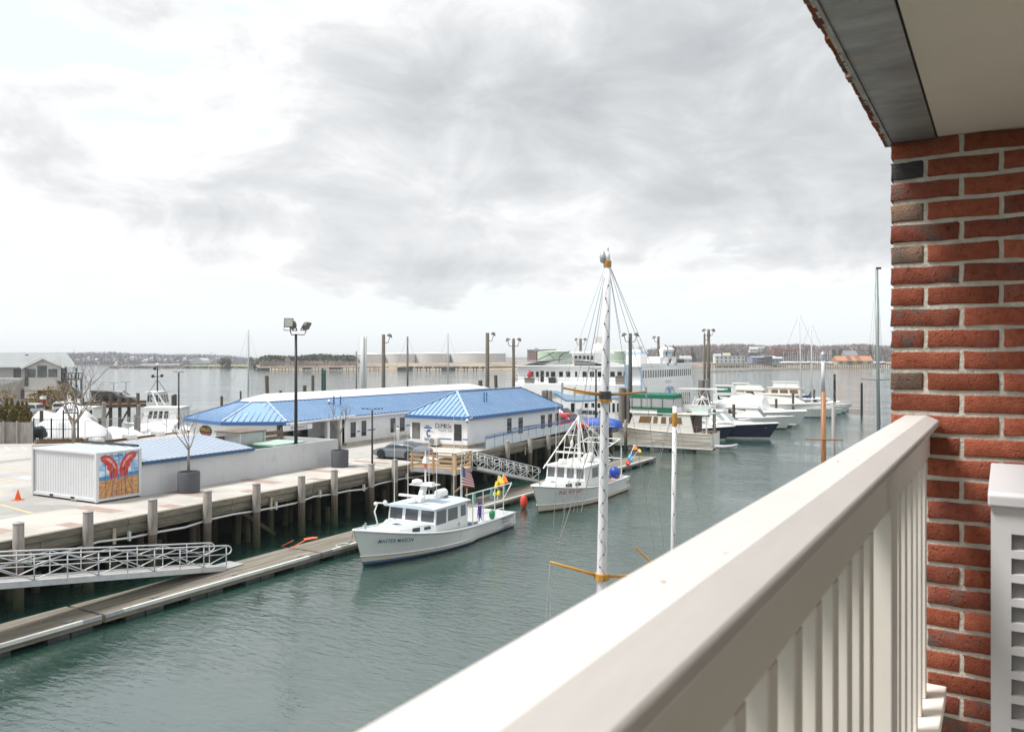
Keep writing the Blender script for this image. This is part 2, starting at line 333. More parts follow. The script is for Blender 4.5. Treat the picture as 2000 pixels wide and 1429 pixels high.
# railing
RAILM = mat('rail_paint', (0.61, 0.58, 0.555), 0.5, var=0.06, vscale=3, stretch=(3, 0.6, 3), bump=0.05, bscale=25, dirt=(0.52, 0.485, 0.455), dscale=5, dth=(0.6, 0.85))
RAILB = mat('baluster_paint', (0.74, 0.69, 0.62), 0.5, var=0.035, vscale=4, dirt=(0.6, 0.55, 0.48), dscale=5, dth=(0.62, 0.85))
rail = bal('balcony_railing', 'beige painted wooden balcony railing with sloping cap running to the brick wall', 'railing', (0, 0, 0))
prof = [(-0.292, -0.212), (-0.292, -0.199), (-0.2655, -0.1785), (-0.205, -0.1765), (-0.170, -0.192), (-0.168, -0.206), (-0.176, -0.211)]
q = MB(); secs = []
for y in [-1.3, -0.8, -0.3, 0.2, 0.7, 1.2, 1.7, 2.2, 2.6, YW - 0.03, YW - 0.006]:
    e = 0.004 if y == YW - 0.006 else 0
    secs.append([Vector((x * (1 - e * 4) - e * 0.9, y, z + (0 if e == 0 else -0.002))) for x, z in prof])
q.loft(secs, close=True); q.build('cap', RAILM, rail, local=True, bevel=0.0035, auto=12)
MB().bx(-0.237, -0.197, -1.3, YW - 0.01, -0.305, -0.2125).build('top_rail', RAILB, rail, local=True, bevel=0.003)
MB().bx(-0.262, -0.150, -1.3, YW - 0.03, -1.045, -1.008).build('bottom_rail', RAILB, rail, local=True, bevel=0.003)
bb = MB().bx(-0.019, 0.019, -0.019, 0.019, -1.0075, -0.3055).data('baluster', RAILB)
for y in [0.24, 0.36, 0.48, 0.60, 0.72, 0.84, 0.96, 1.08, 1.20, 1.32, 1.44, 1.56, 2.02, 2.155, 2.30, 2.44, 2.585, 2.73]:
    o = link('baluster', bb, rail); o.location = (-0.2165, y, 0); m_ = o.modifiers.new('b', 'BEVEL'); m_.width = 0.002; m_.segments = 1
MB().bx(-0.286, -0.189, 1.78, 1.875, -1.2195, -0.2135).build('post', RAILB, rail, local=True, bevel=0.003)
MB().bx(-0.286, -0.189, -0.1, -0.005, -1.2195, -0.2135).build('post', RAILB, rail, local=True, bevel=0.003)
SCR = mat('screw_stain', (0.5, 0.38, 0.33), 0.7)
for x, y in ((-0.232, 0.62), (-0.217, 0.74), (-0.245, 1.5), (-0.217, 1.53)):
    MB().cyl((x, y, -0.1780), (x, y, -0.1766), 0.0022, n=10).build('screw_plug', SCR, rail, local=True)
# louvred equipment cover
ACM = mat('cover_plastic', (0.66, 0.65, 0.66), 0.5, var=0.02, vscale=3)
ac = bal('louvred_unit', 'white louvred plastic equipment cover standing against the brick wall', 'unit', (0, 0, 0))
X0, X1, Y0, Y1, ZT, ZB = -0.026, 0.80, 2.275, 2.84, -0.318, -1.219
# front panel with slots: frame strips and blades
fp = MB(); fp.bx(X0, X0 + 0.042, Y0, Y0 + 0.012, ZB, ZT - 0.036); fp.bx(X1 - 0.042, X1, Y0, Y0 + 0.012, ZB, ZT - 0.036)
fp.bx(X0 + 0.042, X1 - 0.042, Y0, Y0 + 0.012, ZT - 0.098, ZT - 0.036)
pitch = 0.0572; n = 12
for i in range(n):
    zt = ZT - 0.098 - i * pitch - 0.038; fp.bx(X0 + 0.042, X1 - 0.042, Y0, Y0 + 0.012, zt - 0.0192, zt)
zt = ZT - 0.098 - n * pitch; fp.bx(X0 + 0.042, X1 - 0.042, Y0, Y0 + 0.012, ZB, zt)
fp.build('front_panel', ACM, ac, local=True)
MB().bx(X0, X0 + 0.012, Y0 + 0.0125, Y1, ZB, ZT - 0.036).build('side_panel', ACM, ac, local=True)
MB().bx(X1 - 0.012, X1, Y0 + 0.0125, Y1, ZB, ZT - 0.036).build('side_panel', ACM, ac, local=True)
lid = MB().loft([[Vector((x, Y0 - 0.012, ZT - 0.034)), Vector((x, Y0 - 0.012, ZT - 0.008)), Vector((x, Y0 - 0.002, ZT)), Vector((x, Y1 + 0.005, ZT + 0.006)), Vector((x, Y1 + 0.005, ZT - 0.034))] for x in (X0 - 0.006, X1 + 0.006)], close=True)
lid.build('lid', ACM, ac, local=True, bevel=0.004)
bl = MB().add([(X0 + 0.035, Y0 + 0.013, -0.003), (X1 - 0.035, Y0 + 0.013, -0.003), (X1 - 0.035, Y0 + 0.058, 0.041), (X0 + 0.035, Y0 + 0.058, 0.041), (X0 + 0.035, Y0 + 0.013, -0.007), (X1 - 0.035, Y0 + 0.013, -0.007), (X1 - 0.035, Y0 + 0.06, 0.037), (X0 + 0.035, Y0 + 0.06, 0.037)], [[0, 1, 2, 3], [7, 6, 5, 4], [0, 4, 5, 1], [1, 5, 6, 2], [2, 6, 7, 3], [3, 7, 4, 0]]).data('louvre_blade', ACM)
for i in range(n):
    o = link('louvre_blade', bl, ac); o.location = (0, 0, ZT - 0.098 - i * pitch - 0.038)
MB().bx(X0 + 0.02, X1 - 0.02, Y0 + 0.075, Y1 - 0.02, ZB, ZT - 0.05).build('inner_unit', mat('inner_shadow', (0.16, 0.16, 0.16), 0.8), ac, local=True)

# ================================================================ water
def water_mat():
    m = bpy.data.materials.new('harbour_water'); m.use_nodes = True; nt = m.node_tree; N = nt.nodes.new; L = nt.links.new; b = nt.nodes['Principled BSDF']
    b.inputs['Base Color'].default_value = (0.013, 0.044, 0.033, 1); b.inputs['Roughness'].default_value = 0.05; b.inputs['IOR'].default_value = 3.0
    t = N('ShaderNodeTexCoord')
    def noise(s, d, scl=(1, 1, 1), rot=0, dist=0.0):
        mp = N('ShaderNodeMapping'); mp.inputs['Scale'].default_value = scl; mp.inputs['Rotation'].default_value = (0, 0, rot); L(t.outputs['Object'], mp.inputs[0])
        n = N('ShaderNodeTexNoise'); n.inputs['Scale'].default_value = s; n.inputs['Detail'].default_value = d; n.inputs['Roughness'].default_value = 0.55; n.inputs['Distortion'].default_value = dist; L(mp.outputs[0], n.inputs['Vector']); return n.outputs['Fac']
    def mth(op, a, c):
        n = N('ShaderNodeMath'); n.operation = op
        for i, x in enumerate((a, c)):
            if isinstance(x, float): n.inputs[i].default_value = x
            else: L(x, n.inputs[i])
        return n.outputs[0]
    rip = noise(2.6, 4, (0.55, 1.5, 1), R(35), 0.6)
    med = noise(0.62, 3, (0.7, 1.3, 1), R(20), 0.4)
    swell = noise(0.1, 2, (1, 1, 1))
    gust = noise(0.045, 3, (1, 2.2, 1), R(15))
    g = N('ShaderNodeMapRange'); g.inputs[1].default_value = 0.35; g.inputs[2].default_value = 0.65; g.inputs[3].default_value = 0.3; g.inputs[4].default_value = 1.5; L(gust, g.inputs[0])
    h = mth('ADD', mth('MULTIPLY', mth('MULTIPLY', rip, g.outputs[0]), 0.042), mth('ADD', mth('MULTIPLY', med, 0.036), mth('MULTIPLY', swell, 0.12)))
    bp = N('ShaderNodeBump'); bp.inputs['Strength'].default_value = 1.0; bp.inputs['Distance'].default_value = 1.0; L(h, bp.inputs['Height']); L(bp.outputs[0], b.inputs['Normal'])
    return m
wa = MB().poly([(-7000, -400, 0), (5000, -400, 0), (5000, 9000, 0), (-7000, 9000, 0)]).build('water', water_mat()); struct(wa)

# ================================================================ wharf
CONC = mat('wharf_concrete', (0.46, 0.435, 0.395), 0.9, var=0.12, vscale=0.35, bump=0.3, bscale=25, dirt=(0.35, 0.33, 0.30), dscale=0.3, dth=(0.46, 0.68))
ASPH = mat('lot_asphalt', (0.41, 0.395, 0.37), 0.92, var=0.1, vscale=0.22, bump=0.4, bscale=30, dirt=(0.31, 0.30, 0.285), dscale=0.1, dth=(0.5, 0.6))
PAVER = mat('brick_paver', (0.33, 0.245, 0.205), 0.9, var=0.18, vscale=3)
def pile_mat(name, top, mid, sc_=1.0):
    m = bpy.data.materials.new(name); m.use_nodes = True; nt = m.node_tree; N = nt.nodes.new; L = nt.links.new; b = nt.nodes['Principled BSDF']; b.inputs['Roughness'].default_value = 0.9
    t = N('ShaderNodeTexCoord'); g = N('ShaderNodeNewGeometry'); oi = N('ShaderNodeObjectInfo')
    mp = N('ShaderNodeMapping'); mp.inputs['Scale'].default_value = (7, 7, 0.55); L(t.outputs['Object'], mp.inputs[0])
    ad = N('ShaderNodeVectorMath'); L(mp.outputs[0], ad.inputs[0]); L(oi.outputs['Location'], ad.inputs[1])
    n = N('ShaderNodeTexNoise'); n.inputs['Scale'].default_value = 2.2; n.inputs['Detail'].default_value = 7; n.inputs['Roughness'].default_value = 0.7; L(ad.outputs[0], n.inputs['Vector'])
    n2 = N('ShaderNodeTexNoise'); n2.inputs['Scale'].default_value = 1.4; n2.inputs['Detail'].default_value = 5; L(ad.outputs[0], n2.inputs['Vector'])
    sp = N('ShaderNodeSeparateXYZ'); L(g.outputs['Position'], sp.inputs[0])
    a = N('ShaderNodeMath'); a.operation = 'MULTIPLY_ADD'; a.inputs[1].default_value = 1.5; L(n2.outputs['Fac'], a.inputs[0]); 
    s = N('ShaderNodeMath'); s.operation = 'SUBTRACT'; s.inputs[1].default_value = 0.75; L(a.outputs[0], s.inputs[0]); L(sp.outputs[2], a.inputs[2])
    rp = N('ShaderNodeValToRGB'); mr = N('ShaderNodeMapRange'); mr.inputs[1].default_value = -0.2; mr.inputs[2].default_value = 3.6; L(s.outputs[0], mr.inputs[0]); L(mr.outputs[0], rp.inputs[0])
    e = rp.color_ramp.elements; e[0].position = 0.0; e[0].color = (0.035, 0.04, 0.025, 1); e[1].position = 1; e[1].color = (*top, 1)
    for p_, c in ((0.2, (0.06, 0.075, 0.03)), (0.34, (0.085, 0.075, 0.05)), (0.52, mid), (0.62, top)): q = e.new(p_); q.color = (*c, 1)
    mx = N('ShaderNodeMixRGB'); mx.blend_type = 'MULTIPLY'; mx.inputs[0].default_value = 0.85; r2 = N('ShaderNodeValToRGB'); L(n.outputs['Fac'], r2.inputs[0]); r2.color_ramp.elements[0].position = 0.3; r2.color_ramp.elements[0].color = (0.3, 0.29, 0.28, 1); r2.color_ramp.elements[1].position = 0.62
    L(rp.outputs[0], mx.inputs[1]); L(r2.outputs[0], mx.inputs[2]); L(mx.outputs[0], b.inputs['Base Color'])
    bp = N('ShaderNodeBump'); bp.inputs['Strength'].default_value = 0.6; bp.inputs['Distance'].default_value = 0.02; L(n.outputs['Fac'], bp.inputs['Height']); L(bp.outputs[0], b.inputs['Normal'])
    return m
PILE = pile_mat('pile_timber', (0.19, 0.165, 0.14), (0.15, 0.11, 0.085))
SLEEVE = mat('pile_sleeve', (0.31, 0.28, 0.25), 0.85, var=0.45, vscale=2.5, stretch=(6, 6, 0.6), bump=0.4, bscale=12, objrand=0.12)
DZ = 2.7; WX = -33.4
# land: lot and wharf deck as one sheet with depth, reaching back to the marina bulkhead
bA = P(392, 838, 2.9); bB = P(200, 862, 2.9); bC = P(60, 868, 2.7); bD = P(-250, 880, 2.7)
lot_poly = [(WX - 4.9, -30), (WX - 4.9, 86), (-52, 88), (bA.x - 1.0, bA.y), (bB.x, bB.y), (bC.x, bC.y + 3), (bD.x, bD.y + 3), (-120, 20), (-120, -30)]
lot = MB().prism(lot_poly, 2.0, DZ).build('parking_lot', ASPH); struct(lot)
walk = struct(MB().bx(WX - 4.9, WX - 0.02, -30, 84, 2.25, DZ + 0.004).build('wharf_walkway', CONC))
walk['label'] = 'concrete wharf walkway on timber piles'
for i, y in enumerate([14.2, 19.4, 24.6, 29.8, 35.0, 40.2, 45.4]):
    MB().bx(WX - 4.8, WX - 1.9, y, y + 0.75, DZ + 0.0045, DZ + 0.009).build('paver_band', PAVER, walk)
    MB().bx(WX - 1.6, WX - 0.5, y + 2.3, y + 3.0, DZ + 0.0045, DZ + 0.009).build('paver_band', PAVER, walk)
# edge timbers
for i, y in enumerate(range(-6, 84, 6)):
    j = rnd.uniform(-.012, .012)
    MB().bx(WX - 0.02, WX + 0.24, y + 0.012, y + 5.988, 2.50 + j, 2.79 + j).build('cap_timber', WOODG, walk, bevel=0.012)
    for z0, z1, x1 in ((2.18, 2.485, 0.16), (2.02, 2.17, 0.05)):
        y0 = y
        while y0 < y + 5.9:
            ln = rnd.choice([2.0, 3.0, 6.0]) if z0 > 2.1 else 6.0
            y1 = min(y + 6, y0 + ln); MB().bx(WX - 0.02, WX + x1 + rnd.uniform(-.015, .015), y0 + 0.01, y1 - 0.01, z0, z1).build('fascia_plank', WOODG, walk); y0 = y1
for y in [18.7, 23.2, 32.6, 34.9, 37.8, 41.3, 62, 70.5]:
    MB().bx(WX + 0.21, WX + 0.29, y, y + 0.14, 1.75, 2.46).build('strap', mat('pale_wood', (0.42, 0.37, 0.27), 0.9, var=0.2), walk)
shade_wall = struct(MB().bx(-37.6, -37.1, -30, 84, -1.5, 2.26).build('underdeck_shade_wall', mat('underdeck_shade_black', (0.012, 0.012, 0.011), 0.95, var=0.4, bump=0.8, bscale=4)))  # near-black wall added behind the piles so the space under the deck reads dark
def pile_mesh(z0, z1, r, seed, cap=True):
    q = random.Random(seed); n = 12; secs = []
    zs = [z0, z0 * 0.6 + z1 * 0.4, z1 - 0.02, z1]
    off = [1 + q.uniform(-.05, .05) for _ in range(n)]
    for k, z in enumerate(zs):
        rr = r * (1.06 - 0.08 * k / 3) * (0.93 if k == 3 else 1)
        secs.append([Vector((rr * off[i] * math.cos(2 * math.pi * i / n), rr * off[i] * math.sin(2 * math.pi * i / n), z)) for i in range(n)])
    return MB().loft(secs, close=True)
sup = [pile_mesh(-1.2, 2.24, 0.17, s).data('support_pile', PILE, True) for s in range(3)]
stub = [pile_mesh(-1.2, 0.9 + 0.35 * s, 0.16, 9 + s).data('pile_stub', PILE, True) for s in range(3)]
y = 11.0; i = 0
while y < 83.5:
    for x in (-34.3, -36.2):
        o = link('support_pile', sup[(i + int(-x)) % 3], walk); o.location = (x + rnd.uniform(-.3, .3), y + rnd.uniform(-.5, .5), 0); o.rotation_euler = (R(rnd.uniform(-2, 2)), R(rnd.uniform(-2, 2)), rnd.uniform(0, 6))
    if y < 62:
        for k in range(2):
            o = link('pile_stub', rnd.choice(stub), walk); o.location = (rnd.uniform(-35.8, -33.9), y + rnd.uniform(0.7, 2.4), 0); o.rotation_euler = (R(rnd.uniform(-5, 5)), R(rnd.uniform(-4, 4)), 0)
    y += 2.9; i += 1
for (ya, yb) in ((31.2, 33.6), (22.0, 24.4), (46.5, 48.4), (56, 58.5)):
    MB().beam((-34.0, ya, 1.9), (-33.8, yb, 0.2), 0.12, 0.2).build('brace', PILE, walk)
# fender piles along the edge, each placed by its top
ftops = [(36, 1020), (172, 998), (298, 974), (405, 957.5), (501, 943.5), (589, 929), (653, 917), (725, 906), (771, 897), (850, 883), (991, 861), (1035, 854), (1071, 848), (1113, 839), (1193, 827), (1222, 819.5)]
ords = ['first', 'second', 'third', 'fourth', 'fifth', 'sixth', 'seventh', 'eighth', 'ninth', 'tenth', 'eleventh', 'twelfth', 'thirteenth', 'fourteenth', 'fifteenth', 'sixteenth', 'seventeenth', 'eighteenth', 'nineteenth', 'twentieth']
FX = WX + 0.48
notes = {0: 'grey capped fender pile rising behind the near gangway at the picture edge', 7: 'grey fender pile standing right beneath the tall slim lamp post', 9: 'rough brown pile without sleeve at the corner of the lumber platform', 15: 'last fender pile of the wharf beside the cream trawler', 14: 'fender pile next to last on the wharf beside the blue tarp'}
for i, (px, py) in enumerate(ftops):
    t = PX(px, py, FX); z = t.z
    r = 0.20 if i < 9 else 0.19
    o = thing('fender_pile', notes.get(i, f'{ords[i]} timber fender pile along the wharf edge counted from the left'), 'pile', (FX, t.y, -1.5), 0, 'fender piles along the wharf')
    if i == 9: pile_mesh(0, z + 1.5, r, i).build('shaft', PILE, o, local=True, smooth=False); continue
    pile_mesh(0, 3.4, r * 0.97, i).build('shaft', PILE, o, local=True, auto=50)
    zs_ = 3.38
    MB().loft([[Vector((r * k_ * math.cos(2 * math.pi * a / 14), r * k_ * math.sin(2 * math.pi * a / 14), z_)) for a in range(14)] for k_, z_ in ((1.07, zs_), (1.03, z + 1.44), (1.0, z + 1.45))], close=True).build('sleeve', SLEEVE, o, local=True, auto=50)
    MB().lathe([(r * 1.08, z + 1.455), (r * 1.08, z + 1.485), (0.03, z + 1.54)], n=14).build('pile_cap', mat('zinc_cap', (0.3, 0.3, 0.3), 0.6, 0.3, var=0.2), o, local=True)
# white service pipe slung under the edge
pp = []
for y in [x * 1.5 for x in range(2, 33)]: pp.append((WX + 0.27, y, 1.90 + 0.07 * math.sin(y * 0.9) + 0.04 * math.sin(y * 2.3)))
pipe = thing('service_pipe', 'white service pipe slung along the wharf face under the edge timbers', 'pipe', (WX + 0.27, 25, 1.9))
PIPEM = mat('white_pipe', (0.62, 0.62, 0.59), 0.5, var=0.1, vscale=1)
MB().tube(pp, 0.055, 8).build('pipe_run', PIPEM, pipe, smooth=True)
for y in [6, 12, 19.5, 24, 28.5, 33, 36.5, 40.5, 45]:
    z = 1.90 + 0.07 * math.sin(y * 0.9) + 0.04 * math.sin(y * 2.3); MB().bx(WX + 0.20, WX + 0.345, y - 0.05, y + 0.05, z - 0.12, z + 0.3).build('bracket', PIPEM, pipe)

# ================================================================ floating dock
FLW = mat('float_planks', (0.205, 0.185, 0.15), 0.9, var=0.4, vscale=2, stretch=(8, 0.35, 6), bump=0.4, bscale=14, dirt=(0.12, 0.115, 0.075), dscale=0.4, dth=(0.48, 0.7), objrand=0.16)
EDGEW = mat('rub_strip', (0.66, 0.66, 0.63), 0.6, var=0.1, vscale=1.5, dirt=(0.4, 0.39, 0.35), dscale=1.5, dth=(0.55, 0.75))
PONT = mat('pontoon_plastic', (0.035, 0.04, 0.047), 0.6, var=0.3, vscale=2, dirt=(0.09, 0.09, 0.08), dscale=2)
secy = [7.6, 19.3, 30.7, 42.1, 53.5, 65.0, 76.5]
fl_lab = ['plank float section nearest the camera under the near gangway with scattered crumbs', 'plank float section where the near gangway comes ashore', 'plank float section with an orange rope ahead of the blue-roofed lobster boat',
          'plank float section alongside the stern of the blue-roofed lobster boat', 'plank float section where the far gangway lands beside the white lobster boat', 'outermost plank float section ending in open water']
SL = math.atan(0.03)
for i in range(6):
    y0, y1 = secy[i] + 0.05, secy[i + 1] - 0.05; xo = -28.25 + 0.03 * (y0 - 15)
    f = thing('float_dock', fl_lab[i], 'dock', (xo, y0, 0), -SL, 'float sections along the wharf'); Ln = y1 - y0; W = 2.25
    nb = 15; bw_ = (W - 0.12) / nb
    for k in range(nb):
        x0 = -0.12 - (k + 1) * bw_; MB().bx(x0 + 0.004, x0 + bw_ - 0.004, 0.02, Ln - 0.02, 0.40 + rnd.uniform(-.004, .004), 0.445 + rnd.uniform(-.004, .004)).build('deck_plank', FLW, f, local=True)
    MB().bx(-0.11, 0.0, 0, Ln, 0.16, 0.452).build('edge_beam', WOODG, f, local=True)
    MB().bx(-W, -W + 0.1, 0, Ln, 0.16, 0.40).build('edge_beam', WOODG, f, local=True)
    MB().bx(-W, 0, -0.0, 0.05, 0.18, 0.40).build('end_beam', WOODG, f, local=True)
    MB().bx(-0.09, 0.045, 0.75 if i else 0.3, Ln - 0.75, 0.34, 0.468).build('rub_strip', EDGEW, f, local=True)
    for a in (0.0, Ln - 0.75): MB().bx(-0.10, 0.03, a + 0.02, a + 0.73, 0.32, 0.462).build('corner_plate', GALV, f, local=True)
    k = 0.9
    while k < Ln - 1.5:
        for d in (0, 0.85): MB().bx(-0.75, -0.03, k + d, k + d + 0.8, -0.25, 0.155).build('pontoon', PONT, f, local=True, bevel=0.02)
        MB().bx(-W + 0.05, -W + 0.7, k, k + 1.6, -0.25, 0.155).build('pontoon', PONT, f, local=True)
        k += 2.9
    for a in (Ln * 0.2, Ln * 0.55, Ln * 0.9):
        MB().bx(-0.42, -0.30, a, a + 0.22, 0.452, 0.475).bx(-0.38, -0.34, a - 0.08, a + 0.3, 0.475, 0.50).build('cleat', GALV, f, local=True)
# crumbs of shell on the near float
sh = MB()
for k in range(70):
    u = rnd.gauss(0, 1); x = -29.5 + rnd.gauss(0, .28); y = 17.7 + u * 0.9; s = rnd.uniform(.015, .04)
    sh.poly([(x - s, y - s, .465), (x + s, y - s * .6, .47), (x + s * .5, y + s, .468)])
stuff(tag(sh.build('shell_litter', mat('shell_bits', (0.5, 0.36, 0.2), 0.8, var=0.5, vscale=30)), 'tan shell crumbs scattered over the near float planks', 'litter'))
# orange rope
ORG = mat('orange_rope', (0.85, 0.16, 0.07), 0.7)
a0 = P(575, 1070, .5); a1 = P(600, 1052, .5)
rp = MB().tube([PX(521, 1080, -32.6), PX(573, 1055, -31.5)], 0.028, 5).tube([P(565, 1072, .48), P(595, 1055, .9)], 0.028, 5)
tag(rp.build('orange_line', ORG), 'taut orange line tied between a wharf pile and the float', 'rope')
hp = MB()
for k in range(9):
    c = P(598 + k * 2.6, 1054 - k * 0.35, .47); hp.ball(c + Vector((rnd.uniform(-.1, .1), rnd.uniform(-.1, .1), .04)), .11, (1, 1.3, .5), 7, 4)
tag(hp.build('orange_heap', ORG), 'crumpled orange rope heap lying on the float planks', 'rope')

# ================================================================ gangways
def gangway(name, label, x0, x1, ya, za, yb, zb, nseg, zig=True):
    g = thing(name, label, 'gangway', ((x0 + x1) / 2, yb, zb)); sg = 1 if yb > ya else -1
    L = lambda t, x, dz: Vector((x, ya + (yb - ya) * t, za + (zb - za) * t + dz))
    MB().beam(L(0, (x0 + x1) / 2, -0.02), L(1, (x0 + x1) / 2, -0.02), abs(x1 - x0) - 0.1, 0.05).build('walkway_plate', mat('grip_plate', (0.40, 0.39, 0.37), 0.8, var=0.2), g)
    for x in (x0, x1):
        MB().beam(L(0, x, -0.05), L(1, x, -0.05), 0.06, 0.22).build('side_chord', ALU, g)
        top = [L(0, x, 0.98), L(1, x, 0.98)]; e = L(1, x, 0.98); u = (top[1] - top[0]).normalized()
        loop = [top[0], top[1]] + [e + u * (0.30 * math.sin(a)) + Vector((0, 0, -0.2 + 0.2 * math.cos(a))) for a in [R(k) for k in (30, 60, 90, 120, 150)]] + [L(1, x, 0.58)]
        MB().tube(loop, 0.032, 8).build('top_rail', ALU, g, smooth=True)
        MB().tube([L(0, x, 0.56), L(1, x, 0.58)], 0.024, 6).build('mid_rail', ALU, g, smooth=True)
        for k in range(nseg + 1):
            t = k / nseg; MB().cyl(L(t, x, 0.0), L(t, x, 0.98), 0.026, n=6).build('post', ALU, g, smooth=True)
            if k < nseg and zig:
                t2 = (k + 1) / nseg
                if k % 2 == 0: a_, b_, c_, d_ = 0.06, 0.55, 0.60, 0.95
                else: a_, b_, c_, d_ = 0.55, 0.06, 0.95, 0.60
                MB().cyl(L(t, x, a_), L(t2, x, b_), 0.022, n=6).build('diagonal', ALU, g, smooth=True)
                MB().cyl(L(t, x, c_), L(t2, x, d_), 0.022, n=6).build('diagonal', ALU, g, smooth=True)
    for d in (-0.3, 0, 0.3): MB().cyl(L(1, (x0 + x1) / 2 + d - .05, -0.1), L(1, (x0 + x1) / 2 + d + .05, -0.1), 0.05, n=8).build('roller', DARK, g)
    return g
gangway('gangway', 'aluminium gangway with zigzag rails sloping down to the near float', -30.35, -29.25, 12.4, 2.80, 26.1, 0.58, 11)
struct(MB().bx(WX - 0.1, -29.0, 9.5, 12.3, 2.35, 2.68).build('gangway_landing', CONC))
gangway('gangway', 'aluminium gangway leading from the lumber platform to the far float', -29.95, -28.95, 47.3, 2.66, 56.4, 0.58, 9)
# flat ramp plate at the foot of the near gangway
MB().bx(-30.3, -29.3, 26.15, 27.2, 0.475, 0.50).build('ramp_plate', ALU).update_tag()
tag(bpy.data.objects['ramp_plate'], 'thin metal ramp plate at the foot of the near gangway', 'plate')
# lumber platform
pf = thing('lumber_platform', 'raised platform of fresh lumber with board rails at the gangway head', 'platform', (-31.4, 46.2, 0))
X0, X1, Y0, Y1 = -33.1, -29.35, 45.3, 47.25
k = X0
while k < X1 - 0.1: MB().bx(k, k + 0.135, Y0, Y1, 2.63, 2.67).build('deck_board', WOODL, pf); k += 0.145
MB().bx(X0, X1, Y0 - 0.05, Y0 - 0.01, 2.36, 2.66).build('rim_joist', mat('treated_grey', (0.36, 0.36, 0.37), 0.8, var=0.2), pf)
MB().bx(X1 + 0.01, X1 + 0.05, Y0, Y1, 2.36, 2.66).build('rim_joist', MATS['treated_grey'], pf)
for x, y in ((-32.9, Y0), (-31.15, Y0), (X1 - .05, Y0), (X1 - .05, Y1 - .1)): MB().bx(x - .06, x + .06, y - .06, y + .06, 2.3, 3.72).build('post', WOODL, pf)
MB().bx(X1 - 0.28, X1 - 0.16, Y0 - .06, Y0 + .06, 2.3, 3.72).build('post', WOODL, pf)
for z in (2.80, 3.13, 3.45):
    MB().bx(X0, X1, Y0 - 0.035, Y0 + 0.005, z, z + 0.14).build('rail_board', WOODL, pf); MB().bx(X1 - 0.03, X1 + 0.01, Y0 + .07, Y1 - .17, z, z + 0.14).build('rail_board', WOODL, pf)
MB().bx(X0, X1 + .05, Y0 - .09, Y0 + .07, 3.72, 3.76).build('rail_cap', WOODG, pf); MB().bx(X1 - .11, X1 + .05, Y0 + .075, Y1, 3.72, 3.76).build('rail_cap', WOODG, pf)
for x, y in ((-31.2, 45.6), (-29.7, 45.6), (-29.7, 47.0), (-32.2, 47.0)): o = link('support_pile', sup[1], pf); o.location = (x + 31.4, y - 46.2, 0.1)
MB().beam((-29.6, 45.5, 1.2), (-29.0, 46.4, 1.9), .08, .12).build('brace', WOODL, pf)
tag(MB().ball((-31.9, 46.4, 2.95), .35, (1.5, .8, .8), 9, 5).build('canvas_bundle', WHITE), 'pale canvas bundle lying on the lumber platform', 'bundle')

# ================================================================ roofs with standing seams
BLUER = mat('blue_roof_metal', (0.23, 0.375, 0.56), 0.42, 0.1, var=0.07, vscale=0.6, dirt=(0.33, 0.47, 0.65), dscale=0.8)
BLUED = mat('blue_seam', (0.025, 0.07, 0.20), 0.4, 0.1)
BLUEF = mat('blue_fascia', (0.045, 0.13, 0.33), 0.4)
def facet(roof, pts, seams_on, mats, spacing=0.45, h=0.04, w=0.035, th=0.05):
    """pts[0]->pts[1] is the eave; builds the panel sheet and one seam object per rib"""
    pts = [Vector(p) for p in pts]; a, b = pts[0], pts[1]; ex = (b - a).normalized(); nz = (b - a).cross(pts[-1] - a).normalized()
    if nz.z < 0: nz = -nz
    ey = nz.cross(ex).normalized()
    if ey.z < 0: ey = -ey
    uv = [((p - a).dot(ex), (p - a).dot(ey)) for p in pts]
    n = len(pts); MB().add(pts + [p - nz * th for p in pts], [list(range(n)), list(range(n, 2 * n))[::-1]] + [[i, n + i, n + (i + 1) % n, (i + 1) % n] for i in range(n)]).build('roof_sheet', mats[0], roof)
    if not seams_on: return
    u0 = min(u for u, _ in uv); u1 = max(u for u, _ in uv); k = math.ceil((u0 + 0.1) / spacing)
    while k * spacing < u1 - 0.05:
        u = k * spacing; vs_ = []
        for i in range(n):
            (ua, va), (ub, vb) = uv[i], uv[(i + 1) % n]
            if abs(ub - ua) > 1e-6 and min(ua, ub) <= u <= max(ua, ub): vs_.append(va + (vb - va) * (u - ua) / (ub - ua))
        k += 1
        if len(vs_) < 2 or max(vs_) - min(vs_) < 0.15: continue
        p0 = a + ex * u + ey * (min(vs_) + 0.01) + nz * h / 2; p1 = a + ex * u + ey * (max(vs_) - 0.02) + nz * h / 2
        MB().beam(p0, p1, w, h, up=nz).build('roof_seam', mats[1], roof)
def window(parent, M, w, h, glass=None, fr=None, t=0.06, proud=0.02, mull=0, sill=False):
    """M: lower-left corner, x along the wall, y up, z out of the wall"""
    g = MB().bx(0.0, w, 0.0, h, -0.02, 0.006).xf(M).build('window', glass or GLASS, parent)
    q = MB().bx(-t, 0, -t, h + t, -0.01, proud).bx(w, w + t, -t, h + t, -0.01, proud).bx(0, w, -t, 0, -0.01, proud).bx(0, w, h, h + t, -0.01, proud)
    for i in range(mull): q.bx(w * (i + 1) / (mull + 1) - 0.02, w * (i + 1) / (mull + 1) + 0.02, 0, h, 0.0062, proud)
    q.xf(M).build('frame', fr or WHITE, g); return g
def pwin(parent, kind, c, px0, px1, py0, py1, **k):
    """window on the vertical plane x=c ('x', seen from +x) or y=c ('y', seen from -y), from its pixel box"""
    f = PX if kind == 'x' else PY
    a = f(px0, py1, c); b = f(px1, py1, c); t = f((px0 + px1) / 2, py0, c); bt = f((px0 + px1) / 2, py1, c)
    a.z = b.z = bt.z; ex = (b - a).normalized(); return window(parent, frame(a, ex, (0, 0, 1)), (b - a).length, t.z - bt.z, **k)

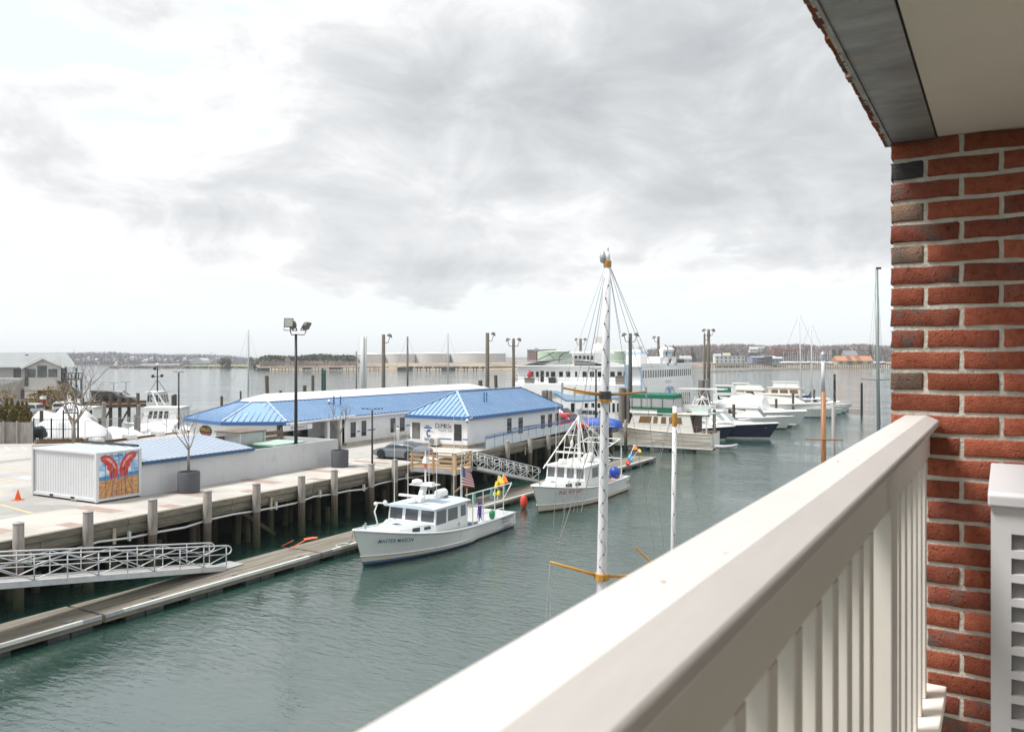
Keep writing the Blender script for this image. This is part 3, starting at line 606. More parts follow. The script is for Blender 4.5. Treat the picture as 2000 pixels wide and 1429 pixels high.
# ================================================================ shipping container
CONT = mat('container_paint', (0.60, 0.61, 0.62), 0.55, var=0.05, vscale=0.7, dirt=(0.47, 0.47, 0.46), dscale=1.0, dth=(0.6, 0.75))
ct = thing('shipping_container', 'white shipping container with a red lobster claw mural on its end', 'container', (-40.9, 27.1, DZ))
x0, x1, y0, y1, z0, z1 = -43.6, -38.2, 25.85, 28.28, DZ + 0.12, DZ + 2.56
def corrug(a, b, za, zb, n, d, nrm):
    a = Vector(a); b = Vector(b); nrm = Vector(nrm); q = []
    for i in range(n):
        for t, o in ((0.0, 0), (0.35, 0), (0.5, -d), (0.85, -d)): q.append(a + (b - a) * ((i + t) / n) + nrm * o)
    q.append(b); return MB().loft([[p + Vector((0, 0, za)) for p in q], [p + Vector((0, 0, zb)) for p in q]], caps=False)
corrug((x0 + .1, y0 + .03, 0), (x1 - .1, y0 + .03, 0), z0 + .1, z1 - .08, 24, 0.02, (0, -1, 0)).build('side_wall', CONT, ct)
corrug((x1 - .1, y1 - .03, 0), (x0 + .1, y1 - .03, 0), z0 + .1, z1 - .08, 24, 0.035, (0, 1, 0)).build('side_wall', CONT, ct)
MB().bx(x0 + .02, x0 + .06, y0 + .1, y1 - .1, z0 + .1, z1 - .08).build('end_wall', CONT, ct)
MB().bx(x0 + .05, x1 - .05, y0 + .05, y1 - .05, z1 - 0.05, z1 - 0.012).build('roof', mat('container_roof', (0.40, 0.56, 0.54), 0.6, var=0.1, vscale=1.2, dirt=(0.46, 0.55, 0.53), dscale=2), ct)
for a, b in (((x0, y0), (x1, y0)), ((x0, y1), (x1, y1)), ((x0, y0), (x0, y1)), ((x1, y0), (x1, y1))):
    for z in (z0 + .05, z1 - .05): MB().beam((a[0], a[1], z), (b[0], b[1], z), 0.1, 0.14 if z < 4 else 0.1).build('frame_rail', CONT, ct)
for x in (x0, x1):
    for y in (y0, y1): MB().bx(x - .075, x + .075, y - .075, y + .075, z0 - .04, z1 + .02).build('corner_post', CONT, ct)
for x in (-41.9, -40.1): MB().bx(x - .16, x + .16, y0 - .057, y0 + .05, z0 + .0, z0 + .11).build('fork_pocket', BLACK, ct)
MB().bx(-40.2, -39.7, y0 - .1, y0 + .4, DZ + .0, DZ + .1).build('timber_block', WOODG, ct); MB().bx(x0, x0 + .4, y0, y0 + .4, DZ, DZ + .085).build('timber_block', WOODG, ct)
MB().bx(x1 - .06, x1 + .012, y0 + .08, y1 - .08, z0 + .1, z1 - .1).build('end_wall', CONT, ct)
# mural on the end: flat paint, each shape a thin layer over the last
mx_ = x1 + 0.02
Wm, Hm = y1 - y0 - 0.18, z1 - z0 - 0.22; oy, oz = y0 + 0.09, z0 + 0.11
SKYP = mat('mural_sky', (0.16, 0.42, 0.74), 0.5, var=0.2, vscale=1.5, dirt=(0.68, 0.78, 0.85), dscale=1.6, dth=(0.42, 0.56), stretch=(1, 1, 2.2))
SEAP = mat('mural_sea', (0.06, 0.24, 0.50), 0.5, var=0.35, vscale=4, stretch=(1, 1, 6))
BOARD = mat('mural_boards', (0.56, 0.30, 0.12), 0.6, var=0.35, vscale=4, stretch=(1, 1, 3), dirt=(0.22, 0.10, 0.05), dscale=2.2, dth=(0.52, 0.66))
REDP = mat('mural_red', (0.55, 0.045, 0.035), 0.45, var=0.35, vscale=4, dirt=(0.75, 0.30, 0.24), dscale=5, dth=(0.58, 0.7))
REDL = mat('mural_pink', (0.78, 0.36, 0.30), 0.45); REDD = mat('mural_dark_red', (0.25, 0.02, 0.025), 0.5)
def mur(name, pts, m, lvl):
    MB().add([(mx_ + 0.004 * lvl, oy + u * Wm, oz + v * Hm) for u, v in pts] + [(mx_ - 0.03, oy + u * Wm, oz + v * Hm) for u, v in pts],
             [list(range(len(pts)))] + [[i, len(pts) + i, len(pts) + (i + 1) % len(pts), (i + 1) % len(pts)] for i in range(len(pts))]).build(name, m, mural)
mural = MB().bx(x1 + .0125, mx_ + 0.0005, oy, oy + Wm, oz, oz + Hm).build('mural', SKYP, ct)
mur('painted_sea', [(0, .40), (1, .40), (1, .54), (0, .49)], SEAP, 1)
mur('painted_boards', [(0, 0), (1, 0), (1, .445), (0, .40)], BOARD, 2)
for k in range(7): mur('board_line', [(k / 7 + .0, .0), (k / 7 + .012, .0), ((k / 7) * .55 + .24, .42), ((k / 7) * .55 + .232, .42)], REDD, 3)
cl = [(.30, .42), (.46, .45), (.485, .58), (.46, .74), (.38, .87), (.28, .955), (.14, .985), (.04, .95), (.06, .86), (.14, .78), (.22, .72), (.20, .67), (.26, .60), (.27, .50)]
mur('painted_claw', cl, REDP, 3); mur('painted_claw', [(1 - u, v + .02) for u, v in cl][::-1], REDP, 3)
hl = [(.12, .93), (.26, .90), (.36, .80), (.42, .66), (.40, .64), (.33, .76), (.22, .85)]
mur('claw_highlight', hl, REDL, 4); mur('claw_highlight', [(1 - u, v + .02) for u, v in hl][::-1], REDL, 4)
sd = [(.31, .44), (.37, .45), (.36, .56), (.40, .64), (.33, .62), (.29, .52)]
mur('claw_shade', sd, REDD, 4); mur('claw_shade', [(1 - u, v + .02) for u, v in sd][::-1], REDD, 4)
mur('painted_title', [(.40, .93), (.60, .935), (.60, .955), (.40, .95)], mat('mural_ink', (0.03, 0.06, 0.2), 0.5), 5)
for k in range(1, 6): MB().bx(mx_ + 0.018, mx_ + 0.03, oy + k * Wm / 6 - .012, oy + k * Wm / 6 + .012, oz, oz + Hm).build('panel_rib', mat('mural_rib', (0.3, 0.22, 0.25), 0.6, var=0.5, vscale=3), mural)
tag(MB().beam((-43.2, 28.5, 5.36), (-38.6, 28.5, 5.36), 0.1, 0.12).build('steel_bar', DARK), 'dark steel bar lying along the container roof edge', 'bar')

# ================================================================ grey wall, lean-to shed, service yard
GREYP = mat('grey_wall_paint', (0.54, 0.55, 0.565), 0.65, var=0.04, vscale=0.5, dirt=(0.40, 0.40, 0.41), dscale=0.8, dth=(0.55, 0.8))
gw = thing('screen_wall', 'long light grey panelled screen wall along the wharf behind the planters', 'wall', (-38.3, 36, DZ))
y = 28.42
while y < 44.0:
    ye = min(y + 1.22, 44.0); MB().bx(-38.40, -38.28, y + .002, ye - .002, DZ, 4.40).build('panel', GREYP, gw); y = ye
MB().bx(-43.5, -38.41, 43.88, 44.0, DZ, 4.38).build('return_wall', GREYP, gw)
sh_ = thing('lean_to_shed', 'low shed with pale blue ribbed metal roof behind the grey screen wall', 'shed', (-41, 32, DZ))
MB().bx(-43.4, -38.5, 28.6, 36.0, DZ, 4.3).build('wall', GREYP, sh_)
rf = MB().bx(-38.6, -38.16, 28.42, 36.2, 4.405, 4.50).build('roof', BLUEF, sh_)
PBLUE = mat('pale_blue_metal', (0.46, 0.51, 0.57), 0.5, 0.1, var=0.06, vscale=0.8)
facet(rf, [(-38.13, 28.42, 4.53), (-38.13, 36.2, 4.53), (-43.5, 36.9, 5.05), (-43.5, 28.42, 5.05)], True, [PBLUE, mat('pale_seam', (0.28, 0.35, 0.45), 0.5)], 0.32, 0.035, 0.03)
MB().bx(-38.16, -38.1, 28.42, 36.2, 4.36, 4.545).build('fascia', mat('slate_blue', (0.035, 0.10, 0.20), 0.5), rf)
yb = thing('storage_box', 'silver metal storage box with a brown roof inside the service yard', 'box', PD(490, 870, 55))
c = PD(490, 880, 55)
MB().bx(c.x - 2.2, c.x + 0.05, c.y - 1.0, c.y + 1.2, DZ, 5.05).build('body', GALV, yb); MB().bx(c.x - 2.3, c.x + .15, c.y - 1.1, c.y + 1.3, 5.05, 5.13).build('lid', mat('rust_brown', (0.16, 0.12, 0.09), 0.8, var=0.3), yb)
for y in (c.y - 1, c.y + 1.15): MB().bx(c.x + .055, c.x + .11, y - .03, y + .05, DZ, 5.1).build('edge_strip', ALU, yb)
pfn = thing('picket_fence', 'weathered brown slatted fence around the service yard by the entrance', 'fence', (-43.5, 42, DZ))
SLAT = mat('brown_slat', (0.18, 0.135, 0.10), 0.85, var=0.3, objrand=0.2)
for k in range(5): MB().bx(-43.5, -43.44, 37.2, 44, 3.0 + k * .38, 3.3 + k * .38).build('slat', SLAT, pfn)
for y in (37.2, 39.5, 41.7, 43.85): MB().bx(-43.62, -43.51, y, y + .11, DZ, 5.0).build('post', SLAT, pfn)
dm = thing('dumpster', 'green dumpster lid showing just above the grey wall by the light pole', 'dumpster', (-41, 40.5, DZ))
DGR = mat('dumpster_green', (0.10, 0.24, 0.16), 0.6)
MB().bx(-42, -39.6, 39.4, 42, DZ, 4.25).build('bin', DGR, dm); MB().bx(-42.05, -39.5, 39.3, 42.1, 4.25, 4.36).build('lid', mat('green_lid', (0.36, 0.50, 0.42), 0.6), dm)

# ================================================================ planters with bare trees
BARK = mat('grey_bark', (0.235, 0.205, 0.17), 0.9, var=0.3, vscale=8, stretch=(2, 2, 0.5), bump=0.5, bscale=20)
def bare_tree(root, base, h, r, seed, spread=0.55, forks=4, lean=0, crown_from=0.4):
    q = random.Random(seed); base = Vector(base)
    top = base + Vector((lean, 0, h * crown_from)); MB().tube([base, base.lerp(top, .5) + Vector((q.uniform(-.03, .03), q.uniform(-.03, .03), 0)), top], r, 8, r1=r * 0.72).build('trunk', BARK, root, smooth=True)
    br = MB()
    def grow(p, d, l, rr, dep):
        d = d.normalized(); pts = [p]; c = p
        for i in range(3):
            d = (d + Vector((q.uniform(-.18, .18), q.uniform(-.18, .18), q.uniform(-.02, .16)))).normalized(); c = c + d * (l / 3); pts.append(c)
        br.tube(pts, rr, 5 if dep < 2 else 3, r1=rr * 0.5)
        if dep >= 4: return
        for k in range(3 if dep < 3 else 2):
            t = q.choice([pts[2], pts[3], pts[3]]); nd = (d + Vector((q.uniform(-1, 1), q.uniform(-1, 1), q.uniform(-.25, .6))) * spread * 1.1); grow(t, nd, l * q.uniform(.55, .75), rr * 0.52, dep + 1)
    for k in range(forks):
        a = 2 * math.pi * (k + q.uniform(-.2, .2)) / forks; grow(top - Vector((0, 0, q.uniform(0, .35) * h * .3)), Vector((math.cos(a) * spread, math.sin(a) * spread, 1)), h * q.uniform(.26, .36), r * 0.55, 1)
    br.build('branches', BARK, root)
PLANT = mat('planter_grey', (0.075, 0.082, 0.092), 0.65, var=0.08); SOIL = mat('soil', (0.06, 0.045, 0.03), 0.95, var=0.4, vscale=12, bump=1, bscale=30)
for (x, y, lab, tl, hh, sd) in ((-37.15, 30.55, 'round dark grey planter on the wharf nearest the container', 'bare young tree growing from the planter nearest the container', 3.3, 3),
                              (-36.95, 42.65, 'round dark grey planter at the far end of the screen wall', 'bare young tree growing from the planter at the wall end', 3.2, 11)):
    p = thing('planter', lab, 'planter', (x, y, DZ + 0.008), 0, 'round planters on the wharf')
    MB().lathe([(0.55, 0), (0.58, 0.02), (0.59, 1.11), (0.575, 1.13), (0.52, 1.13), (0.51, 1.02), (0.02, 1.02)], n=32).build('tub', PLANT, p, local=True, auto=40)
    MB().lathe([(0.505, 1.022), (0.3, 1.06), (0.01, 1.08)], n=20).build('soil', SOIL, p, local=True, smooth=True)
    t = thing('bare_tree', tl, 'tree', (x, y, DZ + 1.07), 0, 'bare trees in planters'); bare_tree(t, (x, y, DZ + 1.07), hh, 0.075, sd, crown_from=0.42)

# ================================================================ lamp posts
FLOODM = mat('floodlight_housing', (0.14, 0.13, 0.115), 0.6, 0.2, var=0.2); LENS = mat('lamp_lens', (0.42, 0.41, 0.38), 0.25)
def flood(parent, c, yaw, pitch, s=1.0):
    M = Matrix.Translation(c) @ Matrix.Rotation(yaw, 4, 'Z') @ Matrix.Rotation(pitch, 4, 'X') @ Matrix.Scale(s, 4)
    h = MB().loft([[Vector((x * k, y, z * k)) for x, z in ((-.32, -.32), (.32, -.32), (.32, .32), (-.32, .32))] for k, y in ((1.0, -.2), (1.0, -.1), (.62, .18), (.3, .24))], close=True).xf(M).build('floodlight', FLOODM, parent)
    MB().bx(-.27, .27, -.212, -.203, -.27, .27).xf(M).build('lens', LENS, h)
    MB().bx(-.35, -.33, -.05, .05, -.5, .05).bx(.33, .35, -.05, .05, -.5, .05).bx(-.35, .35, -.05, .05, -.53, -.5).xf(M).build('yoke', FLOODM, h)
fp = thing('light_pole', 'tall black pole carrying three square floodlights behind the grey wall', 'light pole', tuple(PD(578, 880, 55).xy) + (DZ,))
b0 = Vector(fp.location); tz = 10 + 47 * 55 / 1600
MB().cyl(b0, (b0.x, b0.y, tz), 0.13, 0.085, 12).build('pole', BLACK, fp, smooth=True)
MB().bx(b0.x - .2, b0.x + .2, b0.y - .2, b0.y + .2, DZ, DZ + .06).build('base_plate', DARK, fp)
ax = CR * 0.62
MB().tube([b0 + Vector((0, 0, tz - DZ)), b0 + ax * .9 + Vector((0, 0, tz - DZ - .03)), b0 + ax * 1.05 + Vector((0, 0, tz - DZ + .15)), b0 + ax * 1.05 + Vector((0, 0, tz - DZ + .4))], .035, 6).build('arm', DARK, fp)
MB().tube([b0 + Vector((0, 0, tz - DZ)), b0 - ax * .45 + Vector((0, 0, tz - DZ - .03)), b0 - ax * .6 + Vector((0, 0, tz - DZ + .15)), b0 - ax * .6 + Vector((0, 0, tz - DZ + .4))], .035, 6).build('arm', DARK, fp)
tp = b0 + Vector((0, 0, tz - DZ))
flood(fp, tp + ax * 1.1 + Vector((0, 0, .62)), YAW + R(150), R(35), .8); flood(fp, tp - ax * .75 + Vector((0, 0, .75)), YAW + R(8), R(-12), .95); flood(fp, tp - ax * 1.05 + Vector((.2, .4, .7)), YAW - R(100), R(20), .9)
def led_lamp(label, px, ytop, Z, r=.07, w=.75):
    b = PD(px, 900, Z); top = PD(px, ytop, Z); l = thing('street_lamp', label, 'lamp', (b.x, b.y, DZ), 0, 'slim lot lamps')
    MB().cyl((b.x, b.y, DZ), (b.x, b.y, top.z - .04), r, r * .8, 8).build('pole', DARK, l, smooth=True); MB().bx(b.x - .16, b.x + .16, b.y - .16, b.y + .16, DZ, DZ + .05).build('base', DARK, l)
    for s in (-1, 1):
        a = Vector((b.x, b.y, top.z)) + CR * (s * .1); e = Vector((b.x, b.y, top.z)) + CR * (s * w); MB().beam(a, e + Vector((0, 0, .02)), .3, .05).build('lamp_head', DARK, l)
    return l
led_lamp('slim dark lamp post with two flat heads beside the parked grey coupe', 727, 798, 56.6)
led_lamp('slim dark green lamp post with two flat heads by the marina fence', 349, 726, 80, .09, .45)

# ================================================================ marina sales office (hipped blue roof)
ys = thing('sales_office', 'white office with hipped blue metal roof and yacht sales sign at the wharf', 'building', (-38.2, 65, DZ))
EX0, EX1, EY0, EY1, EZ, RZ = -41.4, -35.1, 56.0, 73.7, 5.3, 7.19
WX0, WX1, WY0, WY1 = EX0 + .3, EX1 - .3, EY0 + .3, EY1 - .3
SIDING = mat('white_siding', (0.74, 0.745, 0.75), 0.55, var=0.03, vscale=0.4, dirt=(0.6, 0.6, 0.58), dscale=0.35, dth=(0.58, 0.8))
SIDB = SIDING
MB().bx(WX0, WX1, WY0, WY1, DZ, EZ - .1).build('wall', SIDING, ys)
MB().bx(WX0 - .05, WX1 + .05, WY0 - .05, WY1 + .05, DZ, DZ + .28).build('plinth', mat('plinth_wood', (0.3, 0.25, 0.19), 0.9, var=0.3), ys)
mid = (EX0 + EX1) / 2; hw = (EX1 - EX0) / 2
rf = MB().bx(EX0 + .05, EX1 - .05, EY0 + .05, EY1 - .05, EZ - .28, EZ - .06).build('roof', SIDING, ys)
A, B, C_, D_ = (EX0, EY0, EZ), (EX1, EY0, EZ), (EX1, EY1, EZ), (EX0, EY1, EZ); R1, R2 = (mid, EY0 + hw, RZ), (mid, EY1 - hw, RZ)
for pts in ([A, B, R1], [B, C_, R2, R1], [C_, D_, R2], [D_, A, R1, R2]): facet(rf, pts, True, [BLUER, BLUED])
for a, b in ((A, B), (B, C_), (C_, D_), (D_, A)):
    MB().beam(Vector(a) + Vector((0, 0, -.15)), Vector(b) + Vector((0, 0, -.15)), .06, .27).build('fascia', BLUEF, rf)
HIPC = mat('hip_cap', (0.42, 0.52, 0.66), 0.35, 0.2)
for a, b in ((A, R1), (B, R1), (C_, R2), (D_, R2), (R1, R2)): MB().beam(Vector(a) + Vector((0, 0, .05)), Vector(b) + Vector((0, 0, .05)), .2, .04).build('ridge_cap', HIPC if b != R2 or a == R1 else BLUED, rf)
for px in (945.5, 950.5):
    p = PX(px, 783, mid + 1.6); MB().cyl((p.x, p.y, RZ - 1.1), (p.x, p.y, p.z + .75), .055, n=8).build('vent_pipe', BLUEF, rf)
FRW = mat('trim_white', (0.78, 0.78, 0.78), 0.5)
WB = mat('blind_glass', (0.16, 0.15, 0.14), 0.08, var=0.5, vscale=1.2, spec=0.7)
pwin(ys, 'y', WY0, 805, 821, 824.5, 857, glass=WB, fr=FRW, t=.1); pwin(ys, 'y', WY0, 886, 902, 828, 861, glass=GLASS, fr=FRW, t=.1)
for a, b, t, u in ((990, 999, 816, 847), (1012, 1021, 815, 846), (1056, 1064, 810, 838), (1070, 1078, 808, 836), (1084, 1091, 806, 834)): pwin(ys, 'x', WX1, a, b, t, u, glass=GLASS, fr=FRW, t=.12)
STR = mat('stripe_blue', (0.035, 0.10, 0.24), 0.5)
def strip_y(a, b, y, h=2.4):
    p = PY(a, y, WY0); q_ = PY(b, y, WY0); MB().bx(p.x, q_.x, WY0 - .008, WY0 - .001, p.z - .045, p.z + .045).build('stripe', STR, ys)
for a, b in ((797, 803), (859, 882), (904, 914)): strip_y(a, b, 854 + (a - 797) * .035)
for a, b in ((1001, 1010), (1023, 1054)):
    p = PX(a, 846, WX1); q_ = PX(b, 846, WX1); MB().bx(WX1 + .001, WX1 + .008, p.y, q_.y, DZ + 1.0, DZ + 1.09).build('stripe', STR, ys)
# sign lettering and emblems on the front wall
sg = PY(849, 835.5, WY0 - .012); NAVY = mat('sign_navy', (0.02, 0.05, 0.14), 0.5); TEAL = mat('sign_teal', (0.02, 0.22, 0.24), 0.5); SRED = mat('sign_red', (0.6, 0.06, 0.06), 0.5); SGRY = mat('sign_grey', (0.30, 0.31, 0.33), 0.5); SBLU = mat('sign_blue', (0.05, 0.15, 0.45), 0.5)
FY = lambda p: frame(p, (1, 0, 0), (0, 0, 1))
text('sign_lettering', 'DiM', NAVY, ys, FY(PY(849.5, 835.5, WY0 - .012)), .58); text('sign_lettering', 'ill', TEAL, ys, FY(PY(866.0, 836, WY0 - .012)), .58); text('sign_lettering', 'o', SRED, ys, FY(PY(871, 836.5, WY0 - .012)), .62); text('sign_lettering', "'s", NAVY, ys, FY(PY(875.2, 836.3, WY0 - .012)), .56)
text('sign_lettering', 'Yacht Sales', SGRY, ys, FY(PY(855.5, 842.2, WY0 - .012)), .36)
hb = PY(828, 836, WY0 - .012)
MB().add([hb + Vector(p) for p in ((0, 0, 0), (.75, 0, -.02), (.82, 0, .12), (.0, 0, .1))], [[0, 1, 2, 3]]).add([hb + Vector(p) for p in ((.1, 0, .12), (.6, 0, .13), (.5, 0, .27), (.2, 0, .28))], [[0, 1, 2, 3]], 1).add([hb + Vector(p) for p in ((-.12, 0, -.18), (.9, 0, -.22), (1.05, 0, -.28), (.3, 0, -.27))], [[0, 1, 2, 3]], 2).build('boat_emblem', [SBLU, SGRY, mat('sign_ochre', (.45, .42, .3), .5)], ys)
em = PY(837.5, 846, WY0 - .012); q = MB()
for k in range(14):
    a0_, a1_ = R(40 + k * 20), R(40 + (k + 1) * 20); q.add([em + Vector((math.cos(t) * r_ * .75, 0, math.sin(t) * r_)) for t, r_ in ((a0_, .33), (a1_, .33), (a1_, .17), (a0_, .17))], [[0, 1, 2, 3]])
q.build('round_emblem', NAVY, ys)
for yy, m_ in ((857, mat('sign_pale_blue', (.22, .28, .5), .5)), (869, SBLU)):
    p = PY(829, yy + 2, WY0 - .01); MB().bx(p.x, p.x + .45, p.y - .02, p.y, p.z, p.z + .2).build('name_plate', m_, ys)
acu = thing('air_conditioner', 'small beige air conditioner box hung on the sales office front wall', 'air conditioner', PY(850, 868, WY0)); p = PY(842, 868, WY0)
BEI = mat('beige_metal', (.55, .52, .46), .5)
MB().bx(p.x, p.x + .85, WY0 - .33, WY0 - .01, p.z, p.z + .62).build('casing', BEI, acu, bevel=.02); MB().cyl((p.x + .3, WY0 - .35, p.z + .31), (p.x + .3, WY0 - .332, p.z + .31), .25, n=16).build('fan_grille', mat('grille', (.2, .2, .2), .6), acu); MB().bx(p.x + .1, p.x + .75, WY0 - .3, WY0 - .005, p.z - .08, p.z - .005).build('bracket', DARK, acu)
dc = thing('security_camera', 'white dome security camera under the office roof corner', 'camera', PY(912, 824, WY0 - .4)); p = PY(912.5, 821, WY0 - .35)
MB().ball(p, .14, n=12).build('housing', WHITE, dc, smooth=True); MB().ball(p + Vector((0, 0, -.1)), .1, n=12).build('dome', BLACK, dc, smooth=True); MB().beam(p + Vector((0, 0, .1)), p + Vector((.25, .4, .22)), .08, .08).build('arm', WHITE, dc)
# ramp with railing on the wharf side
rw = thing('access_ramp', 'grey access ramp with blue handrail along the sales office wall', 'ramp', (-34.3, 64, DZ)); RSTEEL = mat('rail_blue_grey', (.12, .2, .28), .5); SMOKE = mat('ramp_grey', (.2, .21, .22), .8)
MB().add([(-35.3, 56.2, DZ + .01), (-33.62, 56.2, DZ + .01), (-33.62, 74, DZ + .35), (-35.3, 74, DZ + .35), (-35.3, 56.2, DZ + .02), (-33.62, 56.2, DZ + .03), (-33.62, 74, DZ + .40), (-35.3, 74, DZ + .40)], [[4, 5, 6, 7], [1, 2, 6, 5], [0, 1, 5, 4]]).build('ramp_deck', SMOKE, rw)
for k in range(13):
    y = 56.3 + k * 1.47; z = DZ + .03 + .022 * (y - 56.2); MB().cyl((-33.68, y, z), (-33.68, y, z + 1.08), .025, n=6).build('post', RSTEEL, rw)
for dz, r_ in ((1.08, .028), (.86, .022)): MB().tube([(-33.68, 56.3, DZ + .03 + dz - .1), (-33.68, 56.5, DZ + .03 + dz), (-33.68, 73.95, DZ + .43 + dz)], r_, 6).build('hand_rail', RSTEEL, rw)
MB().beam((-33.685, 56.4, DZ + .96), (-33.685, 73.9, DZ + 1.36), .015, .09).build('blue_band', SBLU, rw)
q = MB(); k = 56.35
while k < 73.9: z = DZ + .05 + .022 * (k - 56.2); q.bx(-33.70, -33.67, k, k + .05, z, z + .66); k += .1
stuff(q.build('picket_infill', mat('picket_pale', (.5, .55, .58), .5), rw))

# ================================================================ restaurant with facetted end
rs = thing('restaurant', 'long white restaurant with facetted blue metal roof and entrance sign', 'building', (-50, 60, DZ)); ez = 5.2; uz = 6.46; tz_ = 7.0
ev = [(-45.3, 86), (-45.3, 46.2), (-49.4, 43.6), (-55.7, 45.3), (-59.2, 50.5), (-59.2, 86)]; up = [(-49.5, 84), (-49.5, 48.4), (-50.4, 47.5), (-52.2, 47.9), (-54.6, 50.4), (-54.6, 84)]
inn = [(-45.75, 86), (-45.75, 46.6), (-49.45, 44.1), (-55.4, 45.7), (-58.8, 50.8), (-58.8, 86)]
# walls: facets, with the entrance recessed on the wharf side
def wallseg(a, b, z0=DZ, z1=ez - .1, name='wall', m=None, t=.2):
    a = Vector((*a, 0)); b = Vector((*b, 0)); d = (b - a).normalized(); n_ = Vector((-d.y, d.x, 0)) * t
    MB().prism([tuple(a.xy), tuple(b.xy), tuple((b + n_).xy), tuple((a + n_).xy)], z0, z1).build(name, m or SIDB, rs)
wallseg((-45.75, 53.2), (-45.75, 86), t=.2); wallseg(inn[2], (-46.3, 46.2)); wallseg(inn[3], inn[2]); wallseg(inn[4], inn[3]); wallseg(inn[5], inn[4]); wallseg((-58.8, 86), (-45.75, 86), t=-.2)
wallseg((-48.2, 45.4), (-48.2, 53.2), name='entrance_wall'); wallseg((-48.2, 53.2), (-45.75, 53.2), name='entrance_wall')
for y in (51.4, 52.9): MB().bx(-46.0, -45.7, y - .15, y + .15, DZ, ez - .1).build('column', WHITE, rs)
rf = MB().prism([(x * .999, y) for x, y in ev][::-1], ez - .25, ez - .08).build('roof', SIDB, rs)
for i in range(5): facet(rf, [(*ev[i], ez), (*ev[i + 1], ez), (*up[i + 1], uz), (*up[i], uz)], i < 4, [BLUER, BLUED], .46)
MEMB = mat('roof_membrane', (.62, .615, .595), .8, var=.05, vscale=.6, dirt=(.5, .49, .46), dscale=.5, stretch=(1, .3, 1))
r1 = (-52.0, 50.6, tz_); r2 = (-52.0, 83.0, tz_)
for pts in ([(*up[0], uz), (*up[1], uz), r1, r2], [(*up[1], uz), (*up[2], uz), r1], [(*up[2], uz), (*up[3], uz), r1], [(*up[3], uz), (*up[4], uz), r1], [(*up[4], uz), (*up[5], uz), r2, r1], [(*up[5], uz), (*up[0], uz), r2]): facet(rf, [Vector(p) + Vector((0, 0, .02)) for p in pts], False, [MEMB, MEMB])
for i in range(5): MB().beam((*ev[i], ez - .15), (*ev[i + 1], ez - .15), .06, .26).build('fascia', BLUEF, rf); MB().beam((*ev[i + 1], ez + .04), (*up[i + 1], uz + .04), .16, .04).build('ridge_cap', HIPC if i < 2 else BLUED, rf)
for i in range(4): MB().beam((*up[i], uz + .03), (*up[i + 1], uz + .03), .1, .06).build('edge_trim', BLUEF, rf)
for px, r_ in ((652, .07), (665, .06)): p = PX(px, 790, -48.0); MB().cyl((-48.0, p.y, 5.7), (-48.0, p.y, p.z + .75), r_, n=8).build('vent_pipe', BLUEF, rf)
p = PX(643, 784, -48.3); MB().ball(p, .16, n=10).build('vent_cowl', ALU, rf); MB().cyl(p, p + Vector((0, 0, -.7)), .08, n=8).build('vent_pipe', BLUEF, rf)
MB().beam((-45.15, 46.5, ez - .22), (-45.15, 54.0, ez - .02), .14, .12).build('gutter', WHITE, rf)
for a, b, t, u in ((683.5, 694.5, 823.5, 854), (705, 715, 821, 851), (761.5, 772, 816, 844.5), (780, 790, 814.5, 842)): pwin(rs, 'x', -45.75 + .2 * 0 + .0, a, b, t, u, glass=GLASS, fr=FRW, t=.12, proud=.05)
for a, b in ((54.2, 57.5), (60.2, 65.5), (67.5, 69)): MB().bx(-45.748, -45.735, a, b, DZ + 1.0, DZ + 1.1).build('stripe', STR, rs)
MB().bx(-45.75, -45.4, 53.2, 70, DZ, DZ + .22).build('kerb_stones', mat('rubble', (.42, .37, .30), .95, var=.3, vscale=2, bump=1, bscale=6), rs)
for k in range(3):
    y = 46.6 + k * 1.7; d = MB().bx(-48.0 - .0, -47.93, y, y + 1.25, DZ + .05, DZ + 2.15).build('door', GLASS, rs); MB().bx(-47.93, -47.88, y - .05, y + .02, DZ, DZ + 2.2).bx(-47.93, -47.88, y + 1.23, y + 1.3, DZ, DZ + 2.2).bx(-47.93, -47.88, y, y + 1.25, DZ + 1.0, DZ + 1.1).build('frame', DARK, d)
sgn = thing('entrance_sign', 'white sign board reading ENTRANCE under the restaurant eave', 'sign', (-45.25, 48.2, ez - .7))
pa, pb = PX(553.5, 832, -45.2), PX(610, 828, -45.2); MB().bx(-45.26, -45.2, pa.y, pb.y, ez - .72, ez - .30).build('board', WHITE, sgn); text('lettering', 'ENTRANCE', NAVY, sgn, frame(Vector((-45.192, pa.y + .75, ez - .64)), (0, 1, 0), (0, 0, 1)), .36)
osn = thing('oval_sign', 'black oval sign with yellow and red lettering on the restaurant end wall', 'sign'); a = Vector((*inn[3], 0)); b = Vector((*inn[2], 0)); d = (b - a).normalized(); n_ = Vector((d.y, -d.x, 0))
osc = PPL(402.5, 841, a, n_); osn.location = osc; fo = frame(osc + n_ * .03, d, (0, 0, 1))
MB().add([fo @ Vector((1.0 * math.cos(2 * math.pi * k / 28), .42 * math.sin(2 * math.pi * k / 28), z)) for z in (0, .04) for k in range(28)], [list(range(28, 56))] + [[k, (k + 1) % 28, 28 + (k + 1) % 28, 28 + k] for k in range(28)]).build('board', BLACK, osn)
text('lettering', "DiMILLO'S", mat('sign_yellow', (.85, .55, .05), .5), osn, fo @ Matrix.Translation((-.78, -.02, .045)), .36); text('lettering', 'ON THE WATER', mat('sign_orange', (.8, .15, .03), .5), osn, fo @ Matrix.Translation((-.62, -.28, .045)), .2)
